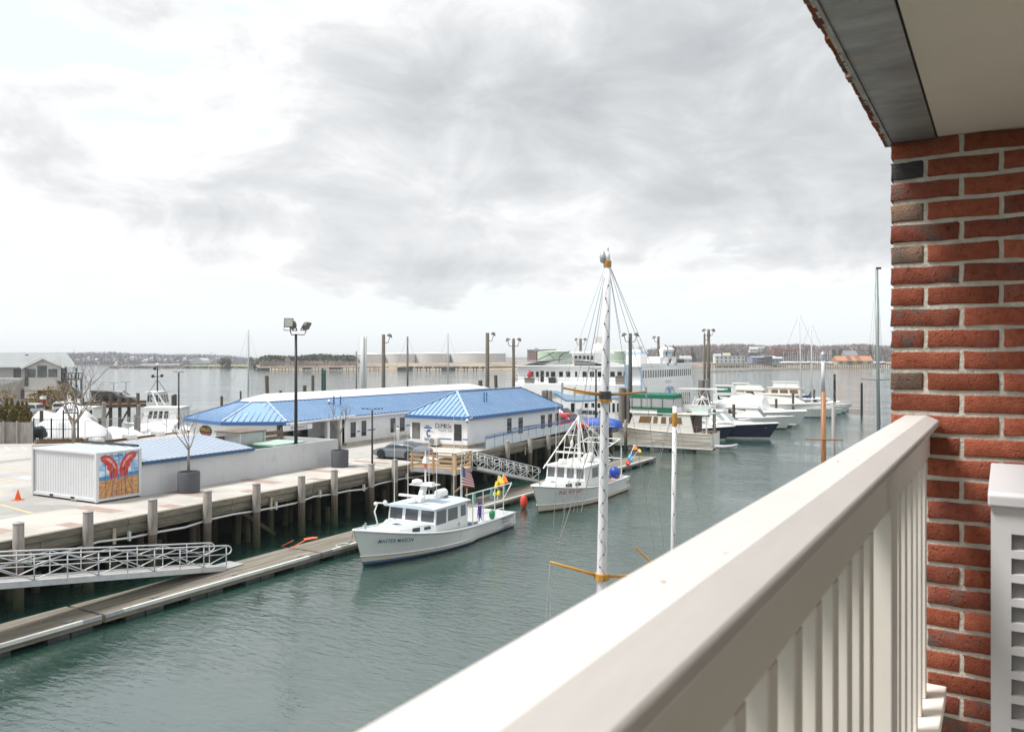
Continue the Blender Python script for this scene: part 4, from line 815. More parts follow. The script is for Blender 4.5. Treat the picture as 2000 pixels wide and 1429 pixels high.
# picnic furniture in the entrance
tb = thing('picnic_table', 'dark round picnic table under the restaurant entrance roof', 'table', (-46.9, 52.2, DZ)); MB().lathe([(.05, 0), (.05, .7), (.5, .72), (.5, .76), (.01, .76)], (-46.9, 52.2, DZ), 14).build('table_top', BLACK, tb); 
for k in range(3): a = k * 2.1; MB().lathe([(.12, 0), (.04, .02), (.04, .42), (.2, .43), (.2, .46), (.01, .46)], (-46.9 + .75 * math.cos(a), 52.2 + .75 * math.sin(a), DZ), 10).build('stool', BLACK, tb)
wb = MB().lathe([(.14, 0), (.14, .95), (.16, .97), (.16, 1.05), (.02, 1.12)], (-44.4, 59.0, DZ), 10); tag(wb.build('bollard', [WHITE]), 'short white bollard with dark cap between restaurant and office', 'bollard')
# cone and lot markings
cn = thing('traffic_cone', 'orange traffic cone standing on the lot beside the container', 'cone', P(35, 976, DZ)); CONE = mat('cone_orange', (.85, .17, .04), .5)
c0 = P(35, 976, DZ); MB().bx(c0.x - .22, c0.x + .22, c0.y - .22, c0.y + .22, DZ + .001, DZ + .04).build('base', CONE, cn); MB().lathe([(.15, .04), (.03, .52), (.025, .53)], c0, 14).build('cone_body', CONE, cn, smooth=True)
YEL = mat('yellow_line', (.62, .46, .2), .8, var=.25, vscale=2); WHL = mat('white_line', (.66, .65, .62), .8, var=.2, vscale=2); DPAT = mat('dark_patch', (.29, .28, .265), .9, var=.15)
def line(pa, pb, w, m, name):
    a = P(*pa, DZ); b = P(*pb, DZ); d = (b - a).normalized(); n_ = Vector((-d.y, d.x, 0)) * w / 2; u = Vector((0, 0, .006)); MB().add([a - n_ + u, b - n_ + u, b + n_ + u, a + n_ + u], [[0, 1, 2, 3]]).build(name, m, lot)
for a, b in (((0, 985), (66, 1003)), ((0, 936), (30, 941)), ((0, 912), (65, 922)), ((0, 960), (14, 963))): line(a, b, .12, YEL, 'bay_line')
for a, b in (((10, 872), (18, 878)), ((42, 872), (52, 878)), ((70, 872), (80, 876)), ((655, 898), (760, 916)), ((655, 904), (725, 893)), ((640, 893), (820, 908))): line(a, b, .13, WHL, 'bay_line')
pts = [P(*p, DZ) + Vector((0, 0, .005)) for p in ((33, 934), (45, 929), (68, 931), (58, 936))]; MB().poly(pts).build('blue_bay_mark', mat('pale_blue_mark', (.45, .52, .62), .8), lot)
for pl in (((0, 1005), (60, 985), (130, 985), (170, 990), (60, 1000)), ((0, 900), (60, 893), (66, 897), (0, 905)), ((672, 908), (720, 905), (730, 911), (690, 914))): MB().poly([P(*p, DZ) + Vector((0, 0, .0045)) for p in pl]).build('asphalt_patch', DPAT, lot)

# ================================================================ cars
TYRE = mat('tyre', (.015, .015, .016), .8); RIM = mat('rim', (.06, .06, .065), .35, .6); RIML = mat('rim_silver', (.35, .36, .37), .35, .7); TAIL = mat('tail_light', (.5, .02, .03), .3)
def car(name, label, st, paint, loc, rz, wheels, win, wsc, rwn, rim=RIM, wr=.33, group=None, lights=True):
    c = thing(name, label, 'car', loc, rz, group)
    def sec(s, k=1.0, o=0):
        x, lo, be, to, w, wt = s; h = [(w * .93, lo), (w, lo + .12), (w * 1.0, (lo + be) / 2 + .05), (w * .965, be), (wt + .02, to - .05), (wt * .8, to - .008), (0, to)]
        R_ = [Vector((x, y, z)) for y, z in h]; return R_ + [Vector((x, -p.y, p.z)) for p in R_[-2::-1]]
    S = [sec(s) for s in st]; MB().loft(S, close=True).build('body', paint, c, local=True, auto=40)
    def glass(i0, i1, j0, j1, nm, sg=1):
        q = MB()
        secs = []
        for i in range(i0, i1 + 1):
            row = []
            for j in range(j0, j1 + 1): p = S[i][j].copy(); p.y *= 1.008; p.z += .006; row.append(p)
            secs.append(row)
        q.loft(secs, caps=False); 
        return q
    for sg in (1, -1):
        q = glass(win[0], win[1], 3, 4, 'side_window')
        # shrink towards the pillars
        if sg < 0: q.v = [Vector((p.x, -p.y, p.z)) for p in q.v]
        ctr = sum(q.v, Vector()) / len(q.v); q.v = [ctr + Vector(((p.x - ctr.x) * .97, p.y - ctr.y, (p.z - ctr.z) * .82)) + Vector((0, .006 * sg, 0)) for p in q.v]; q.build('side_window', GLASS, c, local=True, smooth=True)
    glass(wsc[0], wsc[1], 4, 8, 'w').build('windscreen', GLASS, c, local=True, smooth=True); glass(rwn[0], rwn[1], 4, 8, 'w').build('rear_window', GLASS, c, local=True, smooth=True)
    for x in wheels:
        for sg in (1, -1):
            w = max(s[4] for s in st); wh = MB().cyl((x, sg * (w - .2), wr), (x, sg * (w + .012), wr), wr, n=20).build('wheel', TYRE, c, local=True); r_ = MB()
            for k in range(5):
                a = 2 * math.pi * k / 5; r_.beam((x, sg * (w + .016), wr), (x + math.cos(a) * wr * .7, sg * (w + .016), wr + math.sin(a) * wr * .7), .06, .02)
            r_.lathe([(wr * .66, 0), (wr * .72, 0), (wr * .72, .012), (wr * .66, .012)], n=18); k0 = len(r_.v) - 72
            r_.v[k0:] = [Vector((x + p.x, sg * (w + .014 + p.z * .5), wr + p.y)) for p in r_.v[k0:]]; r_.build('rim', rim, wh, local=True)
            a = MB(); seg = [Vector((x + (wr + .06) * math.cos(R(t)), sg * (w * .998), wr + (wr + .06) * math.sin(R(t)))) for t in range(0, 181, 20)]
            a.add(seg + [Vector((x, sg * (w * .998), wr))] , [[i, i + 1, len(seg)] for i in range(len(seg) - 1)]); a.v = [p + Vector((0, sg * .004, 0)) for p in a.v]; a.build('wheel_arch', BLACK, wh, local=True)
    if lights:
        s = st[0]
        for sg in (1, -1):
            MB().bx(s[0] - .03, s[0] + .25, min(sg * s[4] * .98, sg * .2), max(sg * s[4] * .98, sg * .2), s[2] - .06, s[2] + .01).build('tail_light', TAIL, c, local=True)
    return c
COUPE = [(-2.25, .36, .70, .74, .68, .5), (-2.08, .24, .80, .87, .84, .58), (-1.6, .2, .86, 1.02, .91, .58), (-1.1, .19, .88, 1.17, .925, .56), (-.55, .18, .88, 1.27, .92, .55), (0, .18, .86, 1.30, .91, .55), (.45, .18, .84, 1.25, .905, .56), (.85, .18, .83, 1.04, .90, .62), (1.15, .18, .80, .86, .90, .66), (1.7, .2, .72, .76, .88, .66), (2.1, .26, .58, .62, .78, .6), (2.27, .34, .47, .5, .6, .4)]
SLATE = mat('slate_paint', (.19, .215, .245), .22, .3, var=.03)
car('sports_car', 'slate grey coupe parked on the wharf beside the sales office', COUPE, SLATE, (-36.0, 48.35, DZ + .005), R(180), (-1.22, 1.22), (2, 8), (6, 8), (2, 4))
SUV = [(-2.3, .4, .95, 1.05, .82, .6), (-2.2, .3, 1.0, 1.55, .88, .66), (-1.9, .28, 1.02, 1.72, .9, .66), (-.6, .28, 1.02, 1.76, .92, .66), (.3, .28, 1.02, 1.72, .92, .66), (.9, .28, 1.0, 1.3, .91, .7), (1.25, .28, .98, 1.06, .9, .74), (2.0, .3, .92, .98, .88, .74), (2.3, .38, .75, .8, .76, .6)]
RED = mat('red_paint', (.50, .03, .035), .25, .1); WPAINT = mat('car_white', (.74, .74, .74), .25); BPAINT = mat('car_black', (.02, .02, .023), .25); SPAINT = mat('car_silver', (.45, .46, .47), .3, .4)
def carp(label, px, py, z, rz, paint, st=SUV): c = P(px, py, z); return car('parked_car', label, st, paint, (c.x, c.y, z + .005), rz, (-1.4, 1.45), (1, 5), (4, 6), (0, 1), RIML, .35, 'cars parked by the ferry')
carp('red car parked at the far end of the sales office', 1112, 841, DZ, R(-25), RED)
carp('white car parked behind the red car near the ferry', 1098, 826, DZ, R(-20), WPAINT)
carp('silver car parked between the red car and the lamp post', 1150, 826, DZ, R(160), SPAINT)
tp_ = thing('boat_tarp', 'bright blue tarpaulin bundle on the wharf end behind the lobster boat mast', 'tarp', P(1200, 832, DZ)); BT = mat('blue_tarp', (.03, .10, .42), .6, var=.25, vscale=1.5, bump=1, bscale=5)
c = P(1190, 836, DZ); MB().loft([[Vector((c.x + x, c.y + yy, DZ + h)) for yy, h in ((-.8, 0), (-.75, .6 * k), (-.3, 1.0 * k), (.3, .95 * k), (.75, .6 * k), (.8, 0))] for x, k in ((-5.5, .6), (-4.2, 1.1), (-2.5, .9), (-1, 1.15), (.4, 1.05), (1.2, .8))]).build('cover', BT, tp_, smooth=True)
MB().beam((c.x - 5, c.y - .9, DZ + .02), (c.x + 1, c.y - .9, DZ + .3), .1, .1).build('trailer_beam', ALU, tp_)

# ================================================================ boats: shared shapes
def hull(parent, L, B, zb, zs, mats, rake=.9, flare=1.25, fine=1.7, sheer_p=2.0, n=20, transom_rake=0.0, mid=.5, rows=None, stern_w=.93, name='hull', wlf=.95):
    """bow +x, port +y, z = 0 waterline; returns the sheer line of the port side"""
    T = rows or [(-.45, 2), (-.02, 2), (.10, 1), (.20, 0), (.45, 0), (.75, 0), (1.0, 0)]
    secs = []; sheer = []; global HROWS; HROWS = []
    for i in range(n + 1):
        s = i / n; s = 1 - (1 - s) ** 1.25
        a = max(0, (s - mid) / (1 - mid)); bd = B / 2 * ((stern_w + (1 - stern_w) * math.sin(math.pi / 2 * min(1, s / mid))) if s < mid else (1 - a ** 2.3) ** .85)
        aw = max(0, (s - mid * .8) / (1 - mid * .8)); bw_ = min(bd * wlf, B / 2 * stern_w * wlf) if s < mid * .8 else B / 2 * wlf * (1 - aw ** fine)
        bd = max(bd, .015); bw_ = max(min(bw_, bd * .98), .01); zsh = zs + (zb - zs) * s ** sheer_p
        port = []
        for t, _ in T:
            if t < 0: y = bw_ * (1 + t * 1.6) * (1 if t > -.3 else .2); z = t * .9
            else: y = bw_ + (bd - bw_) * t ** flare; z = t * zsh
            port.append(Vector((-L / 2 + s * (L - rake) + rake * max(t, 0) * s ** 7 - transom_rake * (1 - max(t, 0)) * (1 - s) ** 6 * -1, y, z)))
        sheer.append(port[-1].copy()); HROWS.append(port); secs.append(port[::-1] + [Vector((p.x, -p.y, p.z)) for p in port])
    mr = [T[len(T) - 1 - i][1] for i in range(len(T) - 1)]; mr = mr + [2] + mr[::-1]
    h = MB().loft(secs, caps=False, mrow=mr); k = len(secs[0]); h.f.append(list(range(k))); h.m.append(0)
    o = h.build(name, mats, parent, local=True, auto=38)
    return sheer, o
def strip(parent, line, r, m, name, both=True):
    for s in ((1, -1) if both else (1,)): MB().tube([(p.x, p.y * s, p.z) for p in line], r, 6).build(name, m, parent, local=True, smooth=True)
def deck(parent, line, x0, x1, m, dz=-.04, name='deck', camber=.05):
    pts = [p for p in line if x0 <= p.x <= x1]
    def at(x):
        for a, b in zip(line, line[1:]):
            if a.x <= x <= b.x: t = (x - a.x) / max(1e-6, b.x - a.x); return a.lerp(b, t)
        return line[-1]
    pts = [at(x0)] + pts + ([at(x1)] if x1 < line[-1].x else [])
    secs = [[Vector((p.x, p.y * .985, p.z + dz)), Vector((p.x, 0, p.z + dz + camber)), Vector((p.x, -p.y * .985, p.z + dz))] for p in pts]
    MB().loft(secs, caps=False).build(name, m, parent, local=True, smooth=True)
def house(parent, x0, x1, w0, w1, z0, z1, rf, ra, m, name, tum=.06, wins=(), front=0, frontr=(.12, .9), glass=None, aftw=0, winname='window', roof_over=0, roofm=None, crown=.06, fr=.02, z0f=None):
    """tapered superstructure: w0 half-width aft, w1 half-width forward; rf/ra rakes"""
    zf = z0 if z0f is None else z0f
    b = [Vector((x0, w0, z0)), Vector((x1, w1, zf)), Vector((x1, -w1, zf)), Vector((x0, -w0, z0))]; t = [Vector((x0 + ra, w0 - tum, z1)), Vector((x1 - rf, w1 - tum, z1)), Vector((x1 - rf, -w1 + tum, z1)), Vector((x0 + ra, -w0 + tum, z1))]
    o = MB().loft([b, t], close=True).build(name, m, parent, local=True, bevel=.03)
    glass = glass or GLASS
    def quad(a, b_, c, d, u0, u1, v0, v1, nm):
        P_ = lambda u, v: a.lerp(b_, u).lerp(d.lerp(c, u), v)
        q = [P_(u0, v0), P_(u1, v0), P_(u1, v1), P_(u0, v1)]; n_ = (q[1] - q[0]).cross(q[3] - q[0]).normalized()
        ctr = (a + b_ + c + d) / 4; 
        if n_.dot(ctr - sum(b + t, Vector()) / 8) < 0: n_ = -n_
        MB().loft([[p + n_ * (-.02) for p in q], [p + n_ * .012 for p in q]], close=True).build(nm, glass, o, local=True)
    for (u0, u1, v0, v1) in wins:
        quad(b[0], b[1], t[1], t[0], u0, u1, v0, v1, winname); quad(b[3], b[2], t[2], t[3], u0, u1, v0, v1, winname)
    for k in range(front): g = .035; quad(b[1], b[2], t[2], t[1], k / front + g, (k + 1) / front - g, *frontr, 'windscreen')
    for k in range(aftw): g = .06; quad(b[3], b[0], t[0], t[3], k / aftw + g, (k + 1) / aftw - g, .2, .85, 'aft_window')
    if roof_over:
        e = roof_over; xs = [x0 + ra - e, x0 + ra + .3, (x0 + x1) / 2, x1 - rf - .2, x1 - rf + e]
        secs = []
        for x in xs:
            u = (x - x0) / (x1 - x0); w = w0 + (w1 - w0) * min(1, max(0, u)) - tum + .1
            secs.append([Vector((x, w, z1 - .01)), Vector((x, w, z1 + .06)), Vector((x, w * .6, z1 + .06 + crown * .8)), Vector((x, 0, z1 + .06 + crown)), Vector((x, -w * .6, z1 + .06 + crown * .8)), Vector((x, -w, z1 + .06)), Vector((x, -w, z1 - .01))])
        MB().loft(secs, close=True).build('roof', roofm or m, o, local=True, auto=30)
    return o
def railing(parent, pts, h, m=None, r=.016, every=1):
    m = m or STEEL; MB().tube([Vector(p) + Vector((0, 0, h)) for p in pts], r, 5).build('hand_rail', m, parent, local=True)
    for p in pts[::every]: MB().cyl(p, Vector(p) + Vector((0, 0, h)), r * .8, n=5).build('stanchion', m, parent, local=True)
BOOT = mat('boot_blue', (.06, .15, .27), .4); BOTT = mat('bottom_paint', (.03, .035, .045), .7); PBL = mat('pale_blue_deck', (.52, .60, .67), .45, var=.04); SOLE = mat('cockpit_sole', (.40, .41, .42), .7, var=.1); HTXT = mat('hull_navy_letters', (.03, .09, .20), .5); RTXT = mat('hull_red_letters', (.34, .04, .04), .5); BLK2 = mat('black_boot', (.02, .02, .025), .5)
def on_sheer(sheer, x, t=.6):
    for a, b in zip(sheer, sheer[1:]):
        if a.x <= x <= b.x: return a.lerp(b, (x - a.x) / (b.x - a.x))
    return sheer[-1]
def hull_text(parent, s, m, x, sheer, zc, size, off=.03, shear=.25, ex=(-1, 0, 0), name='name_lettering', dirx=-1, spacing=1.05, bold=.0):
    p = on_sheer(sheer, x); return text(name, s, m, parent, wmx(parent) @ frame(Vector((x, p.y * .965 + off, zc)), ex, (0, 0.12, 1)), size, shear=shear, spacing=spacing, offset=bold)
def lobster(label, loc, rz, L, B, zb, zs, deckm, boot, wx0, wx1, tx1, zt, zr, nfront, wins, rail_m):
    b = thing('lobster_boat', label, 'boat', loc, rz, 'lobster boats at the float')
    sheer, h = hull(b, L, B, zb, zs, [GEL, boot, BOTT, BLK2, mat('hull_cream', (.66, .60, .50), .35)], rows=[(-.45, 2), (-.02, 2), (.05, 3), (.12, 1), (.27, 4), (.45, 0), (.75, 0), (1.0, 0)], rake=.75, fine=1.9, sheer_p=3.4, mid=.52, wlf=.94)
    strip(b, [p + Vector((0, .01, -.02)) for p in sheer], .05, GEL, 'gunwale')
    strip(b, [r_[4] for r_ in HROWS if r_[4].x > -1.2], .035, GEL, 'spray_strake'); strip(b, [r_[4] for r_ in HROWS if r_[4].x < -L * .3], .03, GEL, 'spray_strake')
    deck(b, sheer, wx1 - .3, L / 2 - .05, deckm, -.05, 'foredeck')
    # side decks, coaming and cockpit
    aft = [p for p in sheer if p.x < wx1 + .4]
    for s in (1, -1):
        MB().loft([[Vector((p.x, s * p.y * .985, p.z - .03)), Vector((p.x, s * (p.y - .32), p.z - .03)), Vector((p.x, s * (p.y - .32), .28))] for p in aft], caps=False).build('side_deck', [deckm], b, local=True)
    MB().loft([[Vector((p.x, p.y - .31, .30)), Vector((p.x, -p.y + .31, .30))] for p in aft], caps=False).build('cockpit_sole', SOLE, b, local=True)
    p0 = sheer[0]; MB().bx(p0.x + .005, p0.x + .14, -p0.y + .02, p0.y - .02, .2, p0.z - .01).build('transom_cap', GEL, b, local=True)
    w = on_sheer(sheer, wx1).y - .42; wt = on_sheer(sheer, tx1).y - .55; zd = on_sheer(sheer, wx1).z
    house(b, wx1 - .2, tx1, w, max(.5, wt), .9, zt, .35, 0, GEL, 'trunk_cabin', tum=.1, wins=[(.12, .3, .62, .86), (.42, .62, .58, .9)], z0f=.9, winname='port_light')
    tk = MB().loft([[Vector((wx1 + .05, (w - .12), zt + .012)), Vector((wx1 + .05, -(w - .12), zt + .012))], [Vector((tx1 - .45, max(.4, wt) - .2, zt + .012)), Vector((tx1 - .45, -max(.4, wt) + .2, zt + .012))]], caps=False); tk.build('cabin_top', deckm, b, local=True)
    MB().bx(tx1 - 1.3, tx1 - .8, -.25, .25, zt + .02, zt + .06).bx(tx1 - 1.22, tx1 - .88, -.17, .17, zt + .06, zt + .075, 1).build('deck_hatch', [GEL, GLASSG], b, local=True)
    for s in (1, -1): MB().tube([(wx1 + .1, s * w * .72, zt + .07), (tx1 - .7, s * max(.5, wt) * .7, zt + .07)], .02, 5).build('grab_rail', GEL, b, local=True)
    house(b, wx0, wx1, w, w, .3, zr, .28, .0, GEL, 'wheelhouse', tum=.07, wins=wins, front=nfront, frontr=(.66, .955), glass=GLASSG, roof_over=.25, roofm=deckm, crown=.1)
    MB().bx(wx0 - .012, wx0 - .004, -.3, .35, .35, zr - .15).build('doorway', BLACK, b, local=True)
    MB().bx(wx0 - .5, wx0 - .02, w - .75, w - .1, .3, .95).build('bait_box', mat('bait_box_blue', (.12, .25, .42), .6), b, local=True)
    for s in (1, -1):
        y = w + .006; MB().bx(wx0 + .9, wx0 + .96, min(s * y, s * (y + .02)), max(s * y, s * (y + .02)), zt - .45, zt - .28).build('vent', GALV, b, local=True)
    MB().cyl((L / 2 - .9, 0, zb - .12), (L / 2 - .9, 0, zb + .18), .05, n=8).bx(L / 2 - .98, L / 2 - .82, -.14, .14, zb + .02, zb + .06).build('bow_bitt', GALV, b, local=True)
    return b, sheer, w
# ------------------------------------------------ the blue-roofed lobster boat
b1, sh1, w1 = lobster('white lobster boat with pale blue roof and a flag moored at the float', (-25.42, 36.5, 0), R(-90), 12.4, 4.25, 1.88, .90, PBL, BOOT, -1.55, 1.75, 3.9, 1.50, 2.2, 3, [(.06, .22, .62, .93), (.32, .62, .60, .93), (.68, .97, .58, .95)], GEL)
hull_text(b1, 'MASTER MASON', HTXT, 4.9, sh1, 1.28, .25, off=-.20, spacing=1.08, bold=.003).matrix_basis = frame(Vector((5.32, .75, 1.16)), (-1.45, .66, -.13), (-.05, .2, 1))
for s_, z_, sz in (('MASTER MASON', .70, .19), ('PORTLAND, ME', .53, .14), ('1260433', .18, .34)):
    text('stern_lettering', s_, HTXT if z_ > .6 else mat('letters_black', (.03, .03, .03), .6), b1, wmx(b1) @ frame(Vector((-4.35, 2.09, z_)), (-1, -.03, 0), (0, .04, 1)), sz)
# radar mast, radar and lamps on the roof
zr = 2.36
ma = MB().loft([[Vector((x, y, z)) for x, y in ((a, -.12), (a, .12), (c, .12), (c, -.12))] for a, c, z in ((.55, .95, zr - .02), (.35, .7, zr + .55), (.25, .55, zr + .85), (.28, .42, zr + .95))], close=True).build('radar_mast', GEL, b1, local=True)
MB().bx(-.05, .75, -.75, .75, zr + .86, zr + .92).build('mast_shelf', GEL, ma, local=True)
MB().lathe([(.02, 0), (.26, .02), (.3, .1), (.26, .2), (.05, .26)], (.45, -.42, zr + .92), 16).build('radar_dome', GEL, ma, local=True, smooth=True)
MB().bx(.25, .6, .2, .62, zr + .93, zr + 1.04).build('life_light', GEL, ma, local=True)
MB().lathe([(.02, 0), (.24, .02), (.27, .1), (.22, .18), (.04, .22)], (1.15, -.25, zr + .0), 16).build('radar_base', GEL, ma, local=True, smooth=True)
MB().bx(1.05, 1.2, -1.1, .55, zr + .32, zr + .43).build('radar_scanner', GEL, ma, local=True)
MB().cyl((.35, .05, zr + .92), (.35, .05, zr + 2.7), .05, .035, 8).build('mast_pole', GEL, ma, local=True); MB().cyl((.35, .05, zr + 1.75), (.35, .05, zr + 2.0), .09, n=8).build('mast_light', mat('lamp_red_white', (.6, .2, .18), .5), ma, local=True)
MB().loft([[Vector((.35 + k * x, .05 + k * y, z)) for x, y in ((-1, -1), (1, -1), (1, 1), (-1, 1))] for k, z in ((.14, zr + 2.05), (.06, zr + 2.4))], close=True).build('mast_cone', GEL, ma, local=True)
lr = thing('life_raft', 'white life raft canister on the blue lobster boat roof', 'life raft', wmx(b1) @ Vector((-1.0, .15, zr)))
MB().cyl((-1.35, .15, zr + .24), (-.65, .15, zr + .24), .24, n=14).xf(wmx(b1)).build('canister', GEL, lr, smooth=True, bevel=.03); MB().bx(-1.3, -1.24, -.15, .45, zr - .02, zr + .1).bx(-.76, -.7, -.15, .45, zr - .02, zr + .1).xf(wmx(b1)).build('cradle', STEEL, lr)
for x, y, hh in ((1.3, -1.3, 4.2), (.9, -.7, 4.0), (-.35, -.2, 3.6), (-.9, 1.05, 5.2), (-1.4, 1.25, 4.6), (.1, .6, 3.2)):
    MB().cyl((x, y, zr - .1), (x, y, zr + hh), .022, .010, 6).build('whip_antenna', GEL, b1, local=True)
MB().ball((1.9, -1.45, zr + .02), .12, (1, 1, 1.2), 10).build('search_light', GEL, b1, local=True, smooth=True)
MB().tube([(1.9, -1.95, 1.2), (2.1, -2.0, 1.9), (1.95, -1.9, 2.35), (1.6, -1.5, 2.3)], .045, 7).build('davit', GEL, b1, local=True, smooth=True); MB().ball((2.0, -2.0, 2.3), .11, n=8).build('davit_block', GEL, b1, local=True)
MB().bx(-.25, .1, -.25, .1, zr + .55, zr + .85).build('roof_horn', mat('olive', (.12, .1, .04), .6), b1, local=True)
# flag on its staff
fg = thing('flag', 'flag with red and white stripes and starred blue corner at the lobster boat roof', 'flag', wmx(b1) @ Vector((-1.62, 1.02, zr)))
F0 = Vector((-1.62, 1.02, zr + 1.75)); rows_, cols_ = 13, 12; pts = []
for j in range(rows_ + 1):
    for i in range(cols_ + 1):
        u = i / cols_; v = j / rows_; drop = .75 * u ** 1.2 * (1 - .25 * v); pts.append(F0 + Vector((-u * (1.0 + .42 * v), .08 * math.sin(u * 7 + v * 2) * u, -v * 1.15 - drop * (1 - .3 * v) * .72)))
q = MB(); q.v = pts
for j in range(rows_):
    for i in range(cols_): q.f.append([j * (cols_ + 1) + i, j * (cols_ + 1) + i + 1, (j + 1) * (cols_ + 1) + i + 1, (j + 1) * (cols_ + 1) + i]); q.m.append(2 if (j < 7 and i < 6) else j % 2)
FR_, FW_, FB_ = mat('flag_red', (.5, .03, .05), .7), mat('flag_white', (.7, .7, .7), .7), mat('flag_blue', (.03, .04, .16), .7)
q.xf(wmx(b1)).build('cloth', [FR_, FW_, FB_], fg, smooth=True); 
stq = MB()
for j in range(7):
    for i in range(6):
        a_ = pts[j * (cols_ + 1) + i].lerp(pts[(j + 1) * (cols_ + 1) + i + 1], .5)
        for sg in (-1, 1): stq.add([wmx(b1) @ (a_ + Vector((x, .014 * sg, z))) for x, z in ((-.018, 0), (0, -.02), (.018, 0), (0, .02))], [[0, 1, 2, 3]])
stuff(stq.build('stars', FW_, fg)); MB().cyl((-1.62, 1.03, zr - .1), (-1.62, 1.03, zr + 1.85), .018, n=6).xf(wmx(b1)).build('staff', GEL, fg)
# trap rail in the cockpit (far side), ropes, buoys
rr = thing('trap_rack', 'white tube rack with ropes over the lobster boat cockpit', 'rack', wmx(b1) @ Vector((-4, -1.6, 1)))
M1 = wmx(b1); MB().tube([M1 @ Vector(p) for p in ((-1.2, 1.62, 2.58), (-6.1, 1.75, 2.62))], .035, 6).build('top_tube', GEL, rr); MB().tube([M1 @ Vector(p) for p in ((-1.5, 1.62, 1.85), (-5.1, 1.72, 1.75), (-6.1, 1.75, 2.58))], .03, 6).build('lower_tube', GEL, rr); MB().tube([M1 @ Vector(p) for p in ((-2.8, 1.66, 1.3), (-5.2, 1.72, 1.28))], .03, 6).build('lower_tube', GEL, rr)
for x in (-1.8, -2.9, -4.2, -5.2, -6.05): MB().cyl(M1 @ Vector((x, 1.7, .85 if x > -5.5 else 2.5)), M1 @ Vector((x, 1.7, 2.58)), .03, n=6).build('upright', GEL, rr)
MB().cyl(M1 @ Vector((-2.3, 1.0, .3)), M1 @ Vector((-2.3, 1.0, 2.75)), .045, .035, 8).build('hauler_post', mat('tan_post', (.4, .28, .16), .6), rr)
def rope_bundle(label, x, y, z, m, h, s=.12, seed=1):
    q_ = random.Random(seed); k = MB()
    for i in range(9):
        a = Vector((x + q_.uniform(-s, s), y + q_.uniform(-s, s) * .5, z)); k.tube([M1 @ a, M1 @ (a + Vector((q_.uniform(-.06, .06), 0, -h * .5))), M1 @ (a + Vector((q_.uniform(-.1, .1), 0, -h * q_.uniform(.8, 1))))], .022, 4)
    tag(k.build('rope_bundle', m), label, 'rope', 'rope hanks on the trap rack')
ROPEP, ROPET = mat('purple_rope', (.16, .08, .42), .8), mat('teal_rope', (.25, .52, .45), .8)
rope_bundle('purple rope hank hanging on the trap rack', -2.75, 1.55, 1.95, ROPEP, 1.1, .14, 1); rope_bundle('pale green rope hank at the forward end of the trap rack', -2.1, 1.62, 2.55, ROPET, .6, .1, 2); rope_bundle('pale green rope hank in the middle of the trap rack', -3.9, 1.66, 2.55, ROPET, .6, .08, 3); rope_bundle('pale green rope hank at the aft end of the trap rack', -5.3, 1.7, 2.6, ROPET, .5, .08, 4)
tag(MB().ball(M1 @ Vector((-3.75, 1.78, 1.12)), .22, (.8, .8, 1.3), 12, 8).build('green_buoy', mat('buoy_green', (.03, .28, .11), .5), smooth=True), 'green buoy hanging from the trap rack of the lobster boat', 'buoy')
tb_ = thing('bait_tub', 'grey tub standing in the lobster boat cockpit', 'tub', M1 @ Vector((-2.5, .9, .3))); MB().loft([[M1 @ Vector((x, y, z)) for x, y in ((-2.9, .5), (-2.1, .5), (-2.1, 1.35), (-2.9, 1.35))] for z in (.31, .85)], close=True).build('tub_body', mat('tub_grey', (.35, .33, .31), .7), tb_); MB().loft([[M1 @ Vector((x, y, z)) for x, y in ((-2.95, .45), (-2.05, .45), (-2.05, 1.4), (-2.95, 1.4))] for z in (.85, .9)], close=True).build('tub_rim', mat('tub_rim_grey', (.5, .48, .45), .7), tb_)
YF, OF = mat('flag_yellow', (.75, .62, .03), .6), mat('flag_orange', (.85, .18, .03), .6)
def high_flyer(label, base, top, m1, m2, fl, buoys):
    h_ = thing('flag_buoy', label, 'buoy', base, 0, 'flag buoys'); base = Vector(base); top = Vector(top); d = (top - base)
    MB().cyl(base, top, .022, n=6).build('pole', ALU, h_)
    for t, m_ in buoys: c_ = base + d * t; u = d.normalized(); MB().cyl(c_ - u * .22, c_ + u * .22, .12, .10, 10).build('float', m_, h_)
    s = CR * fl; a_ = top; q_ = MB().add([a_, a_ - d.normalized() * .55, a_ - d.normalized() * .5 + s, a_ - d.normalized() * .1 + s * .35], [[0, 1, 2, 3]]); q_.add([p + CD * .015 for p in q_.v[:4]], [[3, 2, 1, 0]]); q_.build('pennant', m1, h_)
    if m2: a2 = top - d.normalized() * .5; MB().add([a2, a2 - d.normalized() * .22, a2 - d.normalized() * .15 + s * .7, a2 + s], [[0, 1, 2, 3]]).build('pennant', m2, h_)
BY, BK = mat('buoy_yellow', (.62, .5, .02), .6), mat('buoy_black', (.02, .02, .02), .6)
cb = M1 @ Vector((-4.2, 1.3, 1.0))
high_flyer('flag buoy with yellow and orange pennant leaning on the trap rack', PX(965, 972, cb.x), PX(974, 927, cb.x), YF, OF, .45, [(.25, BY), (.42, BK), (.55, BY)]); high_flyer('flag buoy with plain orange pennant leaning on the trap rack', PX(971, 975, cb.x - .3), PX(983.5, 926, cb.x - .3), OF, None, .4, [(.3, BY), (.48, BK), (.62, BY)])
tag(MB().tube([M1 @ Vector((5.9, -.3, 1.7)), (-26.6, 31.6, 1.1), (-27.9, 32.8, .55)], .02, 5).tube([(-27.9 + .25 * math.cos(a), 32.4 + .4 * math.sin(a), .49) for a in [k * .6 for k in range(12)]], .025, 4).build('bow_line', mat('white_rope', (.62, .61, .57), .8)), 'white bow line coiled on the float by the blue lobster boat', 'rope')

